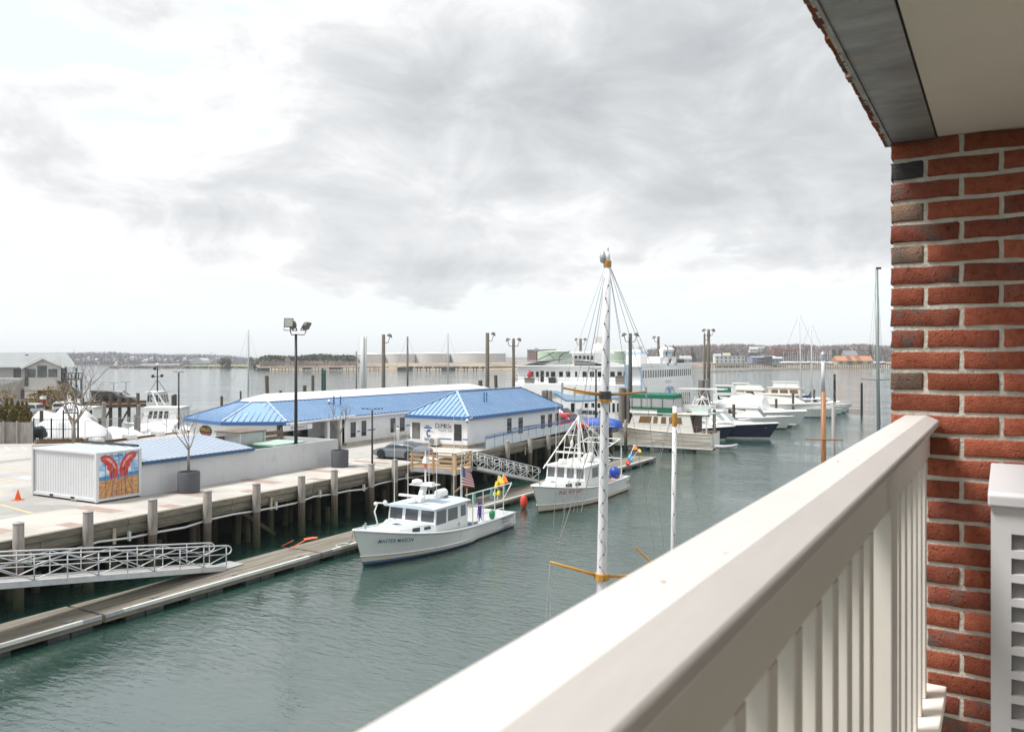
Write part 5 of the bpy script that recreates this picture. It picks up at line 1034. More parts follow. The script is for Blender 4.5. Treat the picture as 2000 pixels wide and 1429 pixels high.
# ------------------------------------------------ the second lobster boat
b2, sh2, w2 = lobster('all white lobster boat with steadying mast moored beyond the first', (-24.3, 52.7, 0), R(-90), 12.2, 4.1, 1.84, 1.1, GEL, mat('cream_boot', (.6, .52, .38), .5), -2.9, 1.5, 4.3, 1.66, 2.52, 4, [(.04, .13, .62, .93), (.17, .36, .60, .93), (.45, .7, .62, .93)], GEL)
text('name_lettering', "PULL N' PRAY", RTXT, b2, wmx(b2) @ frame(Vector((4.6, 1.09, 1.17)), (-1.4, .6, -.05), (-.05, .2, 1)), .3, shear=.25, spacing=1.1, offset=.006)
text('stern_lettering', 'MAINE', RTXT, b2, wmx(b2) @ frame(Vector((-5.2, 2.0, .62)), (-1, -.03, 0), (0, .04, 1)), .3, shear=.2)
M2 = wmx(b2); zr = 2.68
MB().cyl((-1.0, 0, zr), (-1.0, 0, 6.2), .13, .1, 10).build('mast', GEL, b2, local=True, smooth=True); MB().lathe([(.2, 0), (.2, .3), (.05, .4)], (-1.0, 0, 6.1), 10).build('mast_head', GALV, b2, local=True)
for a, c, r_ in (((-1, .05, 6.0), (2.9, -.9, zr - .15), .045), ((-1, .05, 6.0), (-1.8, 1.3, zr), .035), ((-1, -.05, 6.0), (-1.8, -1.3, zr), .035), ((-1, 0, 6.0), (1.2, 1.6, zr), .018), ((-1, 0, 6.0), (-5.6, 1.5, 1.6), .02), ((-1, 0, 6.0), (-5.6, -1.5, 1.6), .02), ((-1, .1, 5.6), (-4.6, 0, 4.2), .07)):
    MB().cyl(a, c, r_, n=6).build('stay', GEL, b2, local=True)
MB().bx(.2, .34, -1.2, .9, zr + .65, zr + .78).build('radar_scanner', GEL, b2, local=True); MB().lathe([(.2, 0), (.3, .05), (.32, .2), (.25, .33), (.05, .36)], (1.0, -.35, zr - .02), 14).build('radar_dome', GEL, b2, local=True, smooth=True)
MB().tube([(-.2, -.9, zr), (-.2, -.7, zr + 1.9), (-.2, .3, zr + 1.9), (-.2, .5, zr)], .04, 6).build('light_frame', GEL, b2, local=True); MB().tube([(-.2, -.8, zr + 1.0), (-.2, .4, zr + 1.0)], .035, 6).build('light_frame', GEL, b2, local=True); MB().ball((-.2, -.2, zr + 1.3), .12, (1, 1, 2.2), 8).build('horn', GEL, b2, local=True, smooth=True)
for x, y, hh in ((.3, -1.2, 4.4), (-.6, 1.2, 4.0), (-2.2, .2, 3.8)): MB().cyl((x, y, zr - .1), (x, y, zr + hh), .02, .01, 5).build('whip_antenna', GEL, b2, local=True)
l2 = thing('life_raft', 'ribbed white life raft canister on the all white lobster boat roof', 'life raft', M2 @ Vector((-.9, .9, zr)))
MB().cyl(M2 @ Vector((-1.4, .8, zr + .3)), M2 @ Vector((-.5, .8, zr + .3)), .32, n=14).build('canister', GEL, l2, smooth=True, bevel=.03)
for k in (-1.2, -.95, -.7): MB().cyl(M2 @ Vector((k, .8, zr + .3)), M2 @ Vector((k + .08, .8, zr + .3)), .34, n=14).build('band', WHITE, l2)
# gallows frame aft
for y in (-1.3, 1.3): MB().tube([(-2.9, y, 2.4), (-3.2, y, 3.5), (-5.7, y, 3.9), (-5.9, y, 3.2), (-5.9, y, 1.1)], .05, 6).build('gallows_tube', GEL, b2, local=True)
for x, z in ((-5.9, 2.4), (-5.7, 3.9), (-4.3, 3.7)): MB().cyl((x, -1.3, z), (x, 1.3, z), .04, n=6).build('gallows_bar', GEL, b2, local=True)
bq = M2 @ Vector((-4.55, 1.3, 1.5)); tag(MB().ball(bq, .42, (1, 1, 1.08), 16, 10).build('blue_buoy', mat('buoy_blue', (.02, .07, .40), .35), smooth=True), 'big round blue buoy on the all white lobster boat side deck', 'buoy')
cg = MB()
stq = [(-3.4, 1.3, .85, (.6, .55, .5)), (-3.9, 1.35, .8, (.75, .2, .08)), (-3.7, 1.0, 1.0, (.25, .42, .6)), (-5.2, 1.2, 1.2, (.45, .14, .12)), (-5.4, .5, 1.1, (.4, .38, .35)), (-4.9, .2, 1.0, (.5, .5, .48)), (-3.2, .6, .8, (.2, .3, .5))]
for k, (x, y, z, col) in enumerate(stq): tag(MB().ball(M2 @ Vector((x, y, z)), .27, (1, 1, 1.15), 10, 6).build('net_float', mat(f'float_col_{k}', col, .6), smooth=True), ['cream float', 'orange and red float', 'sky blue float', 'dark red float', 'stone grey float', 'chalk white float', 'mid blue float'][k] + ' heaped in the all white lobster boat cockpit', 'float', 'floats in the white lobster boat cockpit')
high_flyer('flag buoy with orange pennant slanting over the white lobster boat stern', PX(1225, 905, -22.6), PX(1239, 868, -22.6), OF, None, .4, [(.1, mat('buoy_red', (.6, .08, .05), .5)), (.35, mat('buoy_sky', (.1, .4, .65), .5))]); high_flyer('flag buoy with yellow pennant slanting over the white lobster boat stern', PX(1226, 908, -22.4), PX(1248, 876, -22.4), YF, OF, .35, [(.08, MATS['buoy_red']), (.3, MATS['buoy_sky'])])
tag(MB().ball((-25.85, 48.2, .45), .32, (.8, .8, 1.5), 12, 8).build('bow_fender', mat('fender_red', (.75, .08, .04), .45), smooth=True), 'bright red fender between the white lobster boat bow and the float', 'fender')

# ================================================================ sailing masts below the balcony
MASTW = mat('mast_white', (.70, .69, .70), .4, var=.04, vscale=2); GOLD = mat('varnish', (.5, .24, .035), .35, var=.2, vscale=5); WIRE = mat('wire', (.38, .38, .38), .5, .5); VARN = mat('spruce_spar', (.34, .15, .06), .45, var=.25, vscale=6, stretch=(3, 3, .5))
def sailboat(label, mast_px, ytop, ybot, Z, L, B, rz, free=1.0, hullm=None):
    b_ = PD(mast_px, 900, Z); o = thing('sailboat', label, 'sailboat', (b_.x, b_.y, 0), rz)
    sheer, h = hull(o, L, B, free * 1.25, free, [hullm or GEL, BOOT, BOTT], rake=L * .1, stern_w=.7, mid=.45); deck(o, sheer, -L / 2, L / 2 - .05, mat('teak_deck', (.4, .33, .24), .8), -.03, 'deck', .08)
    house(o, -L * .12, L * .16, B * .28, B * .2, free, free + .45, .3, .1, GEL, 'cabin', wins=[(.1, .4, .3, .7), (.55, .85, .3, .7)])
    return o
def stay(o, pts, r=.0065): MB().tube(pts, r, 4).build('stay', WIRE, o)
# schooner with two white pole masts
sch = sailboat('wooden schooner below the balcony with two white masts and varnished crosstrees', 1165, 0, 0, 20, 17, 4.2, R(90))
Zs = 20.0; mt = PD(1187, 483, Zs); mb = PD(1170, 1200, Zs); mb.z = 1.0; dirm = (mt - mb)
def mp(py): t = (CAMH - (py - YH) / FPX * Zs - mb.z) / dirm.z; return mb + dirm * t
m0 = MB().tube([mb, mp(1140), mp(900), mp(700), mp(520)], .14, 14, r1=.085).build('mainmast', MASTW, sch, smooth=True)
MB().tube([mp(520), mp(502), mp(492)], .085, 12, r1=.05).build('mast_head', MASTW, m0, smooth=True); MB().cyl(mp(492), mp(484), .035, .03, 8).build('truck_light', WHITE, m0)
MB().cyl(mp(521), mp(510), .10, n=14).build('varnish_band', GOLD, m0); MB().lathe([(.02, 0), (.07, .03), (.09, .15), (.05, .26), (.01, .3)], mp(514) - CR * .11, 8).build('halyard_block', GALV, m0, smooth=True)
c1 = mp(771); MB().cyl(mp(780), mp(764), .16, .15, 12).build('crosstree_band', DARK, m0); MB().cyl(mp(785), mp(779), .175, n=12).build('varnish_band', GOLD, m0)
for e in (PD(1098, 757, Zs - .9), PD(1262, 765, Zs + .2), PD(1122, 766, Zs + .9)): MB().tube([c1, c1.lerp(e, .5) + Vector((0, 0, -.01)), e], .036, 8, r1=.022).build('crosstree', GOLD, m0, smooth=True); MB().bx(e.x - .02, e.x + .02, e.y - .02, e.y + .02, e.z - .12, e.z + .12).build('spreader_tip', GALV, m0)
c2 = mp(1126); MB().cyl(mp(1131), mp(1119), .185, n=12).build('varnish_band', GOLD, m0)
e2a, e2b = PD(1074, 1097, Zs - .3), PD(1268, 1122, Zs + .5)
for e in (e2a, e2b): MB().tube([c2, c2.lerp(e, .5), e], .045, 8, r1=.03).build('crosstree', GOLD, m0, smooth=True)
# string of small bulbs winding up the mast
ls = thing('light_string', 'string of small dark bulbs winding up the tall white schooner mast', 'light string', tuple(mp(1130))); cord = []; vdir = (Vector((0, 0, CAMH)) - c1); vdir.z = 0; vdir.normalize()
for k in range(96):
    py = 1135 - k * 6.2; c = mp(py); rr = .165 - .075 * k / 96; ph = math.sin(k * .75); cord.append(c + vdir * (rr * math.cos(ph * .55)) + CR * (rr * math.sin(ph * .55)))
MB().tube(cord, .0035, 4).build('cord', BLACK, ls)
for p in cord[1::4]: MB().ball(p + vdir * .012, .022, n=6, k=4).build('bulb', BLACK, ls)
top = mp(508)
for a, c in (((1098, 757, Zs - .9), (1070, 1200, Zs - 1)), ((1262, 765, Zs + .2), (1300, 1100, Zs + 1.5)), ((1122, 766, Zs + .9), (1128, 1000, Zs + 2))): stay(sch, [top, PD(*a), PD(*c)])
for a in ((1100, 1000, Zs), (1120, 1000, Zs + .5), (1212, 650, Zs), (1255, 690, Zs), (1282, 1100, Zs + 3), (1072, 1180, Zs - 1), (1275, 720, Zs)): stay(sch, [top, PD(*a)])
for a in ((1075, 1220, Zs - 1), (1065, 1230, Zs - 1)): stay(sch, [e2a, PD(*a)])
for a in ((1092, 1060, Zs), (1135, 1000, Zs)): stay(sch, [mp(780), PD(*a)], .012)
Z2 = 25.2; t2 = PD(1318, 793, Z2); b2_ = PD(1312, 1100, Z2); b2_.z = 1.0
m2 = MB().tube([b2_, b2_.lerp(t2, .5), t2], .078, 12, r1=.068).build('foremast', MASTW, sch, smooth=True); d2 = (t2 - b2_).normalized()
MB().cyl(t2 - d2 * .05, t2 + d2 * .0, .06, n=10).build('mast_cap', WHITE, m2); MB().cyl(t2 - d2 * .62, t2 - d2 * .2, .077, n=12).build('varnish_band', GOLD, m2); MB().cyl(t2, t2 + d2 * .12, .04, n=8).build('truck_light', GALV, m2)
e3 = PD(1241, 1068, Z2); MB().tube([b2_.lerp(t2, .28), e3], .045, 7, r1=.03).build('crosstree', GOLD, m2); stay(sch, [t2, e3, PD(1238, 1200, Z2)]); stay(sch, [t2, PD(1258, 980, Z2)]); stay(sch, [t2, PD(1365, 1000, Z2 + 1)])
cord = []
for k in range(40):
    t = .12 + k * .021; c = b2_.lerp(t2, t); ph = math.sin(k * .9); cord.append(c + vdir * (.09 * math.cos(ph * .6)) + CR * (.09 * math.sin(ph * .6)))
l3 = thing('light_string', 'string of small dark bulbs on the shorter white schooner mast', 'light string', tuple(b2_)); MB().tube(cord, .0035, 4).build('cord', BLACK, l3)
for p in cord[1::4]: MB().ball(p + vdir * .012, .022, n=6, k=4).build('bulb', BLACK, l3)
# wooden ketch and the aluminium-masted sloop beyond
kt = sailboat('small wooden boat whose brown varnished mast rises past the railing cap', 1608, 0, 0, 44, 11, 3.2, R(90)); Zk = 44
a, b = PD(1609, 905, Zk), PD(1608, 765, Zk); a.z = 1; km = MB().cyl(a, b, .15, .13, 12).build('lower_mast', VARN, kt, smooth=True); MB().cyl(b, PD(1607, 700, Zk), .10, .085, 10).build('upper_mast', MASTW, km, smooth=True); MB().lathe([(.13, 0), (.13, .3), (.04, .42)], PD(1607, 702, Zk), 10).build('mast_cap', GALV, km)
MB().tube([PD(1572, 857, Zk - .3), PD(1608, 858, Zk - .16), PD(1646, 859, Zk)], .04, 7).build('spreader', VARN, km)
a, b = PD(1629, 890, Zk + 2), PD(1627, 784, Zk + 2); a.z = 1; MB().cyl(a, b, .11, .09, 10).build('mizzen_mast', mat('grey_spar', (.3, .28, .27), .6), kt, smooth=True)
for p in ((1572, 857, Zk - .3), (1646, 859, Zk)): stay(kt, [PD(1607, 702, Zk), PD(*p), PD(p[0] - 6, 960, p[2])], .008)
for p in ((1585, 930), (1630, 920), (1650, 900), (1640, 905)): stay(kt, [PD(1627, 786, Zk + 2), PD(*p, Zk + 2)], .008)
al = sailboat('sloop below the railing with tall grey aluminium mast and thin rigging', 1713, 0, 0, 50, 12, 3.4, R(90)); Za = 50
a, b = PD(1716, 840, Za), PD(1712.5, 526, Za); d_ = (b - a).normalized(); a = a - d_ * ((a.z - 1) / d_.z); ALM = mat('mast_grey', (.20, .23, .22), .45, .3)
am = MB().cyl(a, b, .12, .085, 10).build('mast', ALM, al, smooth=True); MB().bx(b.x - .05, b.x + .25, b.y - .05, b.y + .05, b.z, b.z + .12).build('mast_head', DARK, am); MB().tube([PD(1681, 740, Za - .4), PD(1714, 742, Za), PD(1746, 740, Za + .4)], .03, 6).build('spreader', ALM, am)
for p in ((1695, 860), (1681, 860), (1727, 830), (1735, 860), (1705, 850), (1720, 830)): stay(al, [b, PD(p[0], p[1], Za)], .007)

# ================================================================ ferry restaurant ship
fe = thing('ferry', 'big white two deck ferry with pale blue wave stripe moored behind the wharf', 'ferry', (-48, 115, 0))
FWH = mat('ferry_white', (.82, .82, .82), .5, var=.03, vscale=.25, dirt=(.72, .72, .72), dscale=.3, dth=(.55, .8)); LBL = mat('ferry_light_blue', (.42, .57, .74), .5); MBL = mat('ferry_mid_blue', (.12, .27, .48), .5); ROOFG = mat('awning_grey', (.46, .47, .47), .5, var=.08)
fpl = [(-58.5, 107), (-57.6, 104.2), (-55.2, 102.9), (-48, 102.2), (-41, 102.2), (-39.0, 102.8), (-38.3, 104.2), (-38.3, 128.5), (-39.5, 131), (-58, 131)]
MB().prism(fpl, -.5, 6.5).build('hull', FWH, fe, bevel=.05)
MB().prism([(-57.3, 105), (-38.3, 105), (-38.301, 128), (-57.3, 128)], 6.5, 8.86).build('upper_deck_house', FWH, fe)
MB().prism([(-57.7, 104.4), (-38.22, 104.4), (-38.22, 128.4), (-57.7, 128.4)], 8.86, 8.98).build('roof', FWH, fe)
MB().bx(-38.28, -38.2, 104.4, 128.3, 8.98, 9.35).build('bulwark', FWH, fe)
for a, b in ((185, 222), (247, 277), (350, 380), (400, 445), (485, 525), (555, 600), (648, 672), (725, 770), (800, 845), (880, 918), (1010, 1058), (1083, 1130), (1147, 1195)): pwin(fe, 'y', 105, 1000 + a / 5.263, 1000 + b / 5.263, 725.5, 736.2, glass=GLASS, fr=FRW, t=.08)
d = pwin(fe, 'y', 105, 1055.5, 1062.5, 724, 746, glass=GLASS, fr=FRW, t=.1); d.name = 'door'
for k in range(22):
    y = 105.3 + k * 1.03; window(fe, frame(Vector((-38.30, y, 7.35)), (0, 1, 0), (0, 0, 1)), .66, 1.05, glass=GLASSG if k < 7 else GLASS, fr=FWH, t=.04)
for k in range(15):
    y = 112.2 + k * 1.02; window(fe, frame(Vector((-38.30, y, 3.0)), (0, 1, 0), (0, 0, 1)), .55, 1.75, glass=GLASS, fr=FWH, t=.04)
for a, b in ((1115, 1122), (1142, 1149), (1155, 1161), (1167, 1172.5), (1188, 1192), (1196, 1201), (1205, 1210)): pwin(fe, 'y', 102.2, a, b, 787, 805, glass=GLASS, fr=FRW, t=.1)
# wave stripe on the end and the panel at the corner
def band(pts_top, pts_bot, y, m, name, d=.03):
    A_ = [PY(*p, y) for p in pts_top]; B_ = [PY(*p, y) for p in pts_bot]; q = MB().loft([[p for p in (a, b)] for a, b in zip(A_, B_)], caps=False); q.loft([[a, a + Vector((0, .1, 0))] for a in A_], caps=False); q.loft([[b, b + Vector((0, .1, 0))] for b in B_], caps=False); q.build(name, m, fe)
tx = [1072, 1085, 1096, 1104, 1120, 1150, 1180, 1211]; 
band(list(zip(tx, [764, 762, 765, 769, 771, 770, 767, 764])), list(zip(tx, [768, 767, 774, 780, 781.5, 781, 778, 776])), 102.16, LBL, 'wave_stripe'); band(list(zip(tx, [768, 767, 774, 780, 781.5, 781, 778, 776])), list(zip(tx, [769.2, 768.5, 776, 782, 783.5, 783, 780, 778])), 102.15, MBL, 'wave_line')
MB().prism([(-39.7, 102.45), (-38.9, 102.75), (-38.88, 102.68), (-39.7, 102.36)], 4.2, 9.2).build('corner_panel', LBL, fe); MB().bx(-38.32, -38.27, 104.6, 105.2, 3.0, 8.9).build('corner_panel', LBL, fe)
# painted fountain emblem on the side
em = PX(1308, 762, -38.27); 
for k in range(9):
    a = R(10 + k * 20); MB().tube([em + Vector((0, math.cos(a) * .2, -.9)), em + Vector((0, math.cos(a) * .9, .35)), em + Vector((0, math.cos(a) * 1.9, .2 + math.sin(a) * .5)), em + Vector((0, math.cos(a) * 2.3, -.5 + math.sin(a) * .5))], .05, 4).build('painted_spray', LBL, fe)
for s in (-1, 1): MB().tube([em + Vector((.03, s * .2, -.6)), em + Vector((.03, s * .7, .5)), em + Vector((.03, s * 1.2, .35))], .06, 4).build('painted_spray', MBL, fe)
text('name_lettering', "DiMILLO'S", mat('ferry_grey_letters', (.35, .38, .42), .6), fe, frame(PX(1300, 754.5, -38.26) + Vector((0, 0, .5)), (0, 1, 0), (0, 0, 1)), .6)
# deck railing over the end
def rl(pts, h, every, m=DARK, r=.025):
    for dz in (h, h * .5): MB().tube([Vector(p) + Vector((0, 0, dz)) for p in pts], r, 4).build('railing_bar', m, fe)
    for a, b in zip(pts, pts[1:]):
        a = Vector(a); b = Vector(b); n = max(1, int((b - a).length / every))
        for k in range(n + 1): MB().cyl(a.lerp(b, k / n), a.lerp(b, k / n) + Vector((0, 0, h)), r, n=4).build('railing_post', m, fe)
rl([(-58.3, 107, 6.5), (-57.5, 104.4, 6.5), (-55.2, 103.1, 6.5), (-48, 102.4, 6.5), (-41, 102.4, 6.5), (-39.1, 103, 6.5)], 1.05, 2.2); rl([(-38.4, 105, 9.35), (-38.4, 128, 9.35)], .75, 2.3, GALV); rl([(-57.4, 104.7, 8.98), (-38.6, 104.7, 8.98)], .7, 2.4, GALV, .018)
# arched awning, pilot house, funnel, dome, lifeboat
aw = MB(); secs = []
for k in range(11):
    t = k / 10; a = math.pi * t; secs.append([Vector((-56.5 + 13 * t, y, 9.0 + .95 * math.sin(a) ** .7)) for y in (105.2, 112)])
aw.loft(secs, caps=False).build('awning', ROOFG, fe, smooth=True)
for k in range(1, 26):
    t = k / 26; MB().beam((-56.5 + 13 * t, 105.19, 9.02 + .95 * math.sin(math.pi * t) ** .7), (-56.5 + 13 * t, 112, 9.02 + .95 * math.sin(math.pi * t) ** .7), .06, .04).build('awning_rib', FWH, fe)
ph = PD(1142, 705, 118); phn = thing('x', None, None); bpy.data.objects.remove(phn)
px0, px1 = PY(1118, 700, 108).x, PY(1165, 700, 108).x
MB().prism([(px0 + .3, 108), (px1 - .2, 108), (px1, 109), (px1, 113), (px0, 113), (px0, 109)], 8.98, 10.75).build('pilot_house', FWH, fe)
MB().prism([(px0 - .3, 107.5), (px1 + .2, 107.5), (px1 + .5, 109), (px1 + .5, 113.4), (px0 - .5, 113.4), (px0 - .5, 109)], 10.75, 11.05).build('pilot_house_roof', FWH, fe)
for a, b in ((1122, 1128), (1130, 1136), (1138, 1144), (1146, 1151), (1153, 1159)): pwin(fe, 'y', 108, a, b, 694.5, 702.5, glass=GLASS, fr=FWH, t=.03)
p = PY(1168, 690, 116); MB().lathe([(1.0, 0), (1.0, 1.0), (.9, 1.5), (.5, 1.9), (.05, 2.05)], (p.x, 116, 10.3), 18).build('tank_dome', FWH, fe, smooth=True); MB().bx(p.x - 1.1, p.x + 1.1, 115, 117, 8.9, 10.4).build('tank_base', FWH, fe); MB().bx(p.x - .6, p.x + 1.5, 116.2, 117.2, 12.3, 13.3).build('vent_hood', mat('hood_beige', (.5, .48, .44), .6), fe)
p = PY(1241, 690, 114); MB().bx(p.x - 1.1, p.x + 1.1, 113, 116, 8.9, 11.3).build('funnel', FWH, fe); MB().bx(p.x - 1.25, p.x + 1.25, 112.9, 116.1, 10.7, 10.95).build('funnel_band', LBL, fe); MB().bx(p.x - .6, p.x + .6, 113.6, 115.4, 11.3, 11.75).build('funnel_cap', mat('funnel_grey', (.5, .5, .5), .6), fe)
lb = thing('lifeboat', 'white lifeboat with blue sheer on davits atop the ferry side', 'lifeboat', (-38.9, 117.5, 10.3), R(90)); hull(lb, 5.2, 1.9, 1.15, 1.0, [FWH, LBL, FWH], rake=.5, stern_w=.35, mid=.5, wlf=.6, rows=[(-.2, 0), (0, 0), (.35, 0), (.7, 1), (.85, 0), (1, 0)], n=14); MB().loft([[Vector((x, y * k, 1.0 + z)) for y, z in ((.9, 0), (.5, .3), (0, .4), (-.5, .3), (-.9, 0))] for x, k in ((-2.3, .35), (-1.2, .9), (.5, 1), (1.8, .6), (2.5, .1))]).build('cover', FWH, lb, local=True, smooth=True)
dv = MB()
for y in (115.9, 119.6): MB().tube([(-38.5, y, 9.0), (-38.4, y, 10.9), (-38.2, y, 11.6), (-38.7, y, 12.0)], .07, 6).build('davit', DARK, fe); MB().loft([[Vector((x, y + d, z)) for x, d in ((-.5 * k - 38.5, -.3 * k), (.0 * k - 38.5 + .3, -.3 * k), (-38.2, .3 * k), (-38.5 - .5 * k, .3 * k))] for k, z in ((1, 8.98), (.4, 10.3))], close=True).build('davit_base', FWH, fe)
MB().bx(-44, -40.5, 119, 124, 8.98, 10.3).build('roof_plant', FWH, fe); MB().bx(-39.6, -38.6, 120.5, 125, 9.0, 9.95).build('roof_shrub', mat('dark_net', (.05, .05, .05), .9, var=.5), fe)
tag(MB().beam(PY(1046, 705, 106), PY(1082, 688, 107), .1, .1).tube([PY(1092, 707, 107), PY(1093, 697, 107), PY(1100, 690, 107), PY(1113, 686, 107)], .08, 6).build('deck_arm', DARK, fe), None, None)
# things on the ferry's upper deck
pr = thing('person', 'person in a red jacket standing at the ferry upper deck rail', 'person', (PY(1034, 748, 104).x, 104, 6.5)); c = Vector(pr.location)
bm = MB()
for s in (-1, 1):
    bm.tube([c + Vector((s * .09, 0, .05)), c + Vector((s * .1, .02, .45)), c + Vector((s * .1, 0, .86))], .075, 8, r1=.1)
bm.loft([[c + Vector((x * k, y * k2, z)) for x, y in ((.2, 0), (.14, .11), (-.14, .11), (-.2, 0), (-.14, -.11), (.14, -.11))] for k, k2, z in ((.85, 1, .82), (.9, 1, 1.0), (1.1, 1.1, 1.25), (1.05, 1, 1.42), (.4, .6, 1.5))], close=True)
for s in (-1, 1): bm.tube([c + Vector((s * .21, 0, 1.4)), c + Vector((s * .27, .02, 1.12)), c + Vector((s * .22, -.2, .98))], .06, 7, r1=.045)
bm.ball(c + Vector((0, -.01, 1.64)), .11, (.85, .95, 1.15), 10, 8)
bm.build('body', [mat('dark_trousers', (.03, .03, .04), .8)], pr, smooth=True)
MB().loft([[c + Vector((x * k, y * k2, z)) for x, y in ((.23, 0), (.16, .14), (-.16, .14), (-.23, 0), (-.16, -.14), (.16, -.14))] for k, k2, z in ((1, 1, .78), (1, 1, 1.0), (1.15, 1.1, 1.25), (1.1, 1, 1.44), (.55, .7, 1.52), (.5, .65, 1.72), (.2, .3, 1.8))], close=True).build('jacket', mat('red_jacket', (.6, .02, .04), .7), pr, smooth=True)
for s in (-1, 1): MB().tube([c + Vector((s * .23, 0, 1.42)), c + Vector((s * .3, .02, 1.12)), c + Vector((s * .24, -.2, .98))], .085, 7, r1=.07).build('sleeve', MATS['red_jacket'], pr, smooth=True)
def deckbox(name, label, a, b, t, u, m, y=103.4, cat='box'):
    p = PY(a, u, y); q_ = PY(b, t, y); o = thing(name, label, cat, (p.x, y, 6.5)); MB().bx(p.x, q_.x, y - .5, y + .5, 6.5, max(q_.z, 7.2)).build('body', m, o, bevel=.04); MB().bx(p.x - .06, q_.x + .06, y - .56, y + .56, max(q_.z, 7.2), max(q_.z, 7.2) + .08).build('lid', m, o)
deckbox('deck_table', 'grey deck table with bench at the ferry rail beside the person in red', 1028, 1041, 745, 754, mat('box_grey', (.25, .24, .22), .8), 103.4, 'table'); deckbox('deck_bin', 'black bin box against the ferry upper deck windows', 1074, 1083, 739, 748, BLACK, 104.6, 'bin'); deckbox('ice_chest', 'grey brown ice chest at the ferry deck corner', 1205, 1222, 735, 750, mat('chest_brown', (.22, .2, .17), .7), 103.6, 'chest')

# ================================================================ wooden light poles and dolphins
POLEW = mat('pole_timber', (.12, .10, .075), .9, var=.3, stretch=(4, 4, .4)); DGREEN = mat('steel_pile_green', (.03, .09, .07), .6, var=.3)
def wood_pole(label, px, yt, yb, Z, r, zb, lamps=(1, -1), m=None):
    t = PD(px, yt, Z); o = thing('wooden_light_pole', label, 'light pole', (t.x, t.y, zb), 0, 'wooden light poles'); r *= .62; MB().cyl((t.x, t.y, zb), t, r * 1.15, r * .85, 10).build('pole', m or POLEW, o, smooth=True)
    for s in lamps:
        e = t + CR * (s * .75) + Vector((0, 0, -.25)); MB().tube([t + Vector((0, 0, -1.0)), t + CR * (s * .55) + Vector((0, 0, -.95)), e], .045, 5).build('arm', DARK, o); M = Matrix.Translation(e + Vector((0, 0, .12))) @ Matrix.Rotation(YAW, 4, 'Z') @ Matrix.Rotation(R(25 * s), 4, 'Y'); MB().loft([[Vector((x * k, y * k, z)) for x, y in ((-.3, -.25), (.3, -.25), (.3, .25), (-.3, .25))] for k, z in ((1, -.15), (.9, 0), (.4, .2))], close=True).xf(M).build('floodlight', FLOODM, o)
    return o
wood_pole('wooden light pole behind the middle of the restaurant roof with cameras', 749, 653, 0, 96, .38, -.5, (1,)); wood_pole('leaning wooden light pole right behind the sales office roof', 952, 650, 0, 100, .42, -.5, (1,)); wood_pole('wooden light pole with two lamps at the ferry deck corner', 1003, 661, 0, 104, .34, -.5)
wood_pole('wooden light pole rising behind the ferry pilot house', 1134, 661, 0, 135, .4, -.5); wood_pole('dark green light pole in front of the ferry corner with curved arms', 1231, 651, 0, 97, .38, -.5, (1, -1), mat('dark_green_pole', (.05, .06, .045), .8, var=.3)); wood_pole('wooden light pole above the ferry lifeboat', 1286, 657, 0, 140, .38, -.5, (-1,)); wood_pole('thinner wooden light pole of the pair past the ferry stern', 1376, 652, 0, 135, .3, -.5, (1,)); wood_pole('taller wooden light pole of the pair past the ferry stern', 1384, 643, 0, 128, .42, -.5)
led_lamp('slim dark lamp post standing between the office and the ferry', 1164, 720, 88, .13, .75)
def pile(label, px, yt, Z, r, m=None, lean=0, group='mooring piles in the basin'):
    r *= .72; t = PD(px, yt, Z); b = PD(px + lean, yt, Z); b.z = -1; o = MB().cyl(b - Vector((0, 0, 0)), t, r * 1.05, r * .95, 10).cyl(t, t + Vector((0, 0, .06)), r * .95, r * .6, 10); return tag(o.build('mooring_pile', m or POLEW, auto=40), label, 'pile', group)
GP = mat('grey_pile', (.23, .21, .19), .9, var=.3, stretch=(5, 5, .4))
for i, a in enumerate([(433, 774, 90, .22, 'short dark pile at the restaurant roof left slope'), (470, 764, 95, .16, 'thin dark pile left of the tall sailboat mast'), (521, 734, 92, .3, 'tall leaning brown pile behind the restaurant white roof'), (548, 763, 96, .25, 'stub pile just over the restaurant white ridge'), (595, 753, 96, .32, 'stout stub pile beside the tall black light pole'), (611, 733, 95, .26, 'brown pile right of the tall black light pole'), (630, 720, 98, .22, 'green steel pile behind the restaurant roof'), (634, 723, 97, .24, 'brown pile paired with the green steel pile'),
                     (938, 743, 103, .4, 'pile stub behind the sales office ridge'), (968, 733, 110, .34, 'grey pile right of the leaning light pole'), (341, 790, 85, .0, ''), (356, 796, 100, .24, 'green banded pile at the restaurant left eave')]):
    if a[4]: pile(a[4], a[0], a[1], a[2], a[3], DGREEN if 'green' in a[4] else POLEW, 4 if 'leaning' in a[4] else 0)
for i, (px, yt, Z, r) in enumerate(((1061, 763, 98, .3), (1067.5, 762, 98.4, .3), (1074.5, 763, 98, .36))): pile(['first of the three piles clustered at the ferry wave stripe', 'middle of the three piles clustered at the ferry wave stripe', 'last of the three piles clustered at the ferry wave stripe'][i], px, yt, Z, r, GP, 0, 'ferry dolphins')
for i, (px, yt, Z, r) in enumerate(((1214, 757, 97, .5), (1221, 758, 97.5, .36), (1226.5, 757, 97, .36))): pile(['thick pale pile first in the cluster at the ferry corner', 'darker pile second in the cluster at the ferry corner', 'pale pile third in the cluster at the ferry corner'][i], px, yt, Z, r, GP, 0, 'ferry dolphins')
for i, (px, yt, Z, r) in enumerate(((1371, 742, 128, .8), (1381, 741, 127, .5))): pile(['thick pale pile at the ferry stern', 'pale pile beside the light pole at the ferry stern'][i], px, yt, Z, r, GP, 0, 'ferry dolphins')

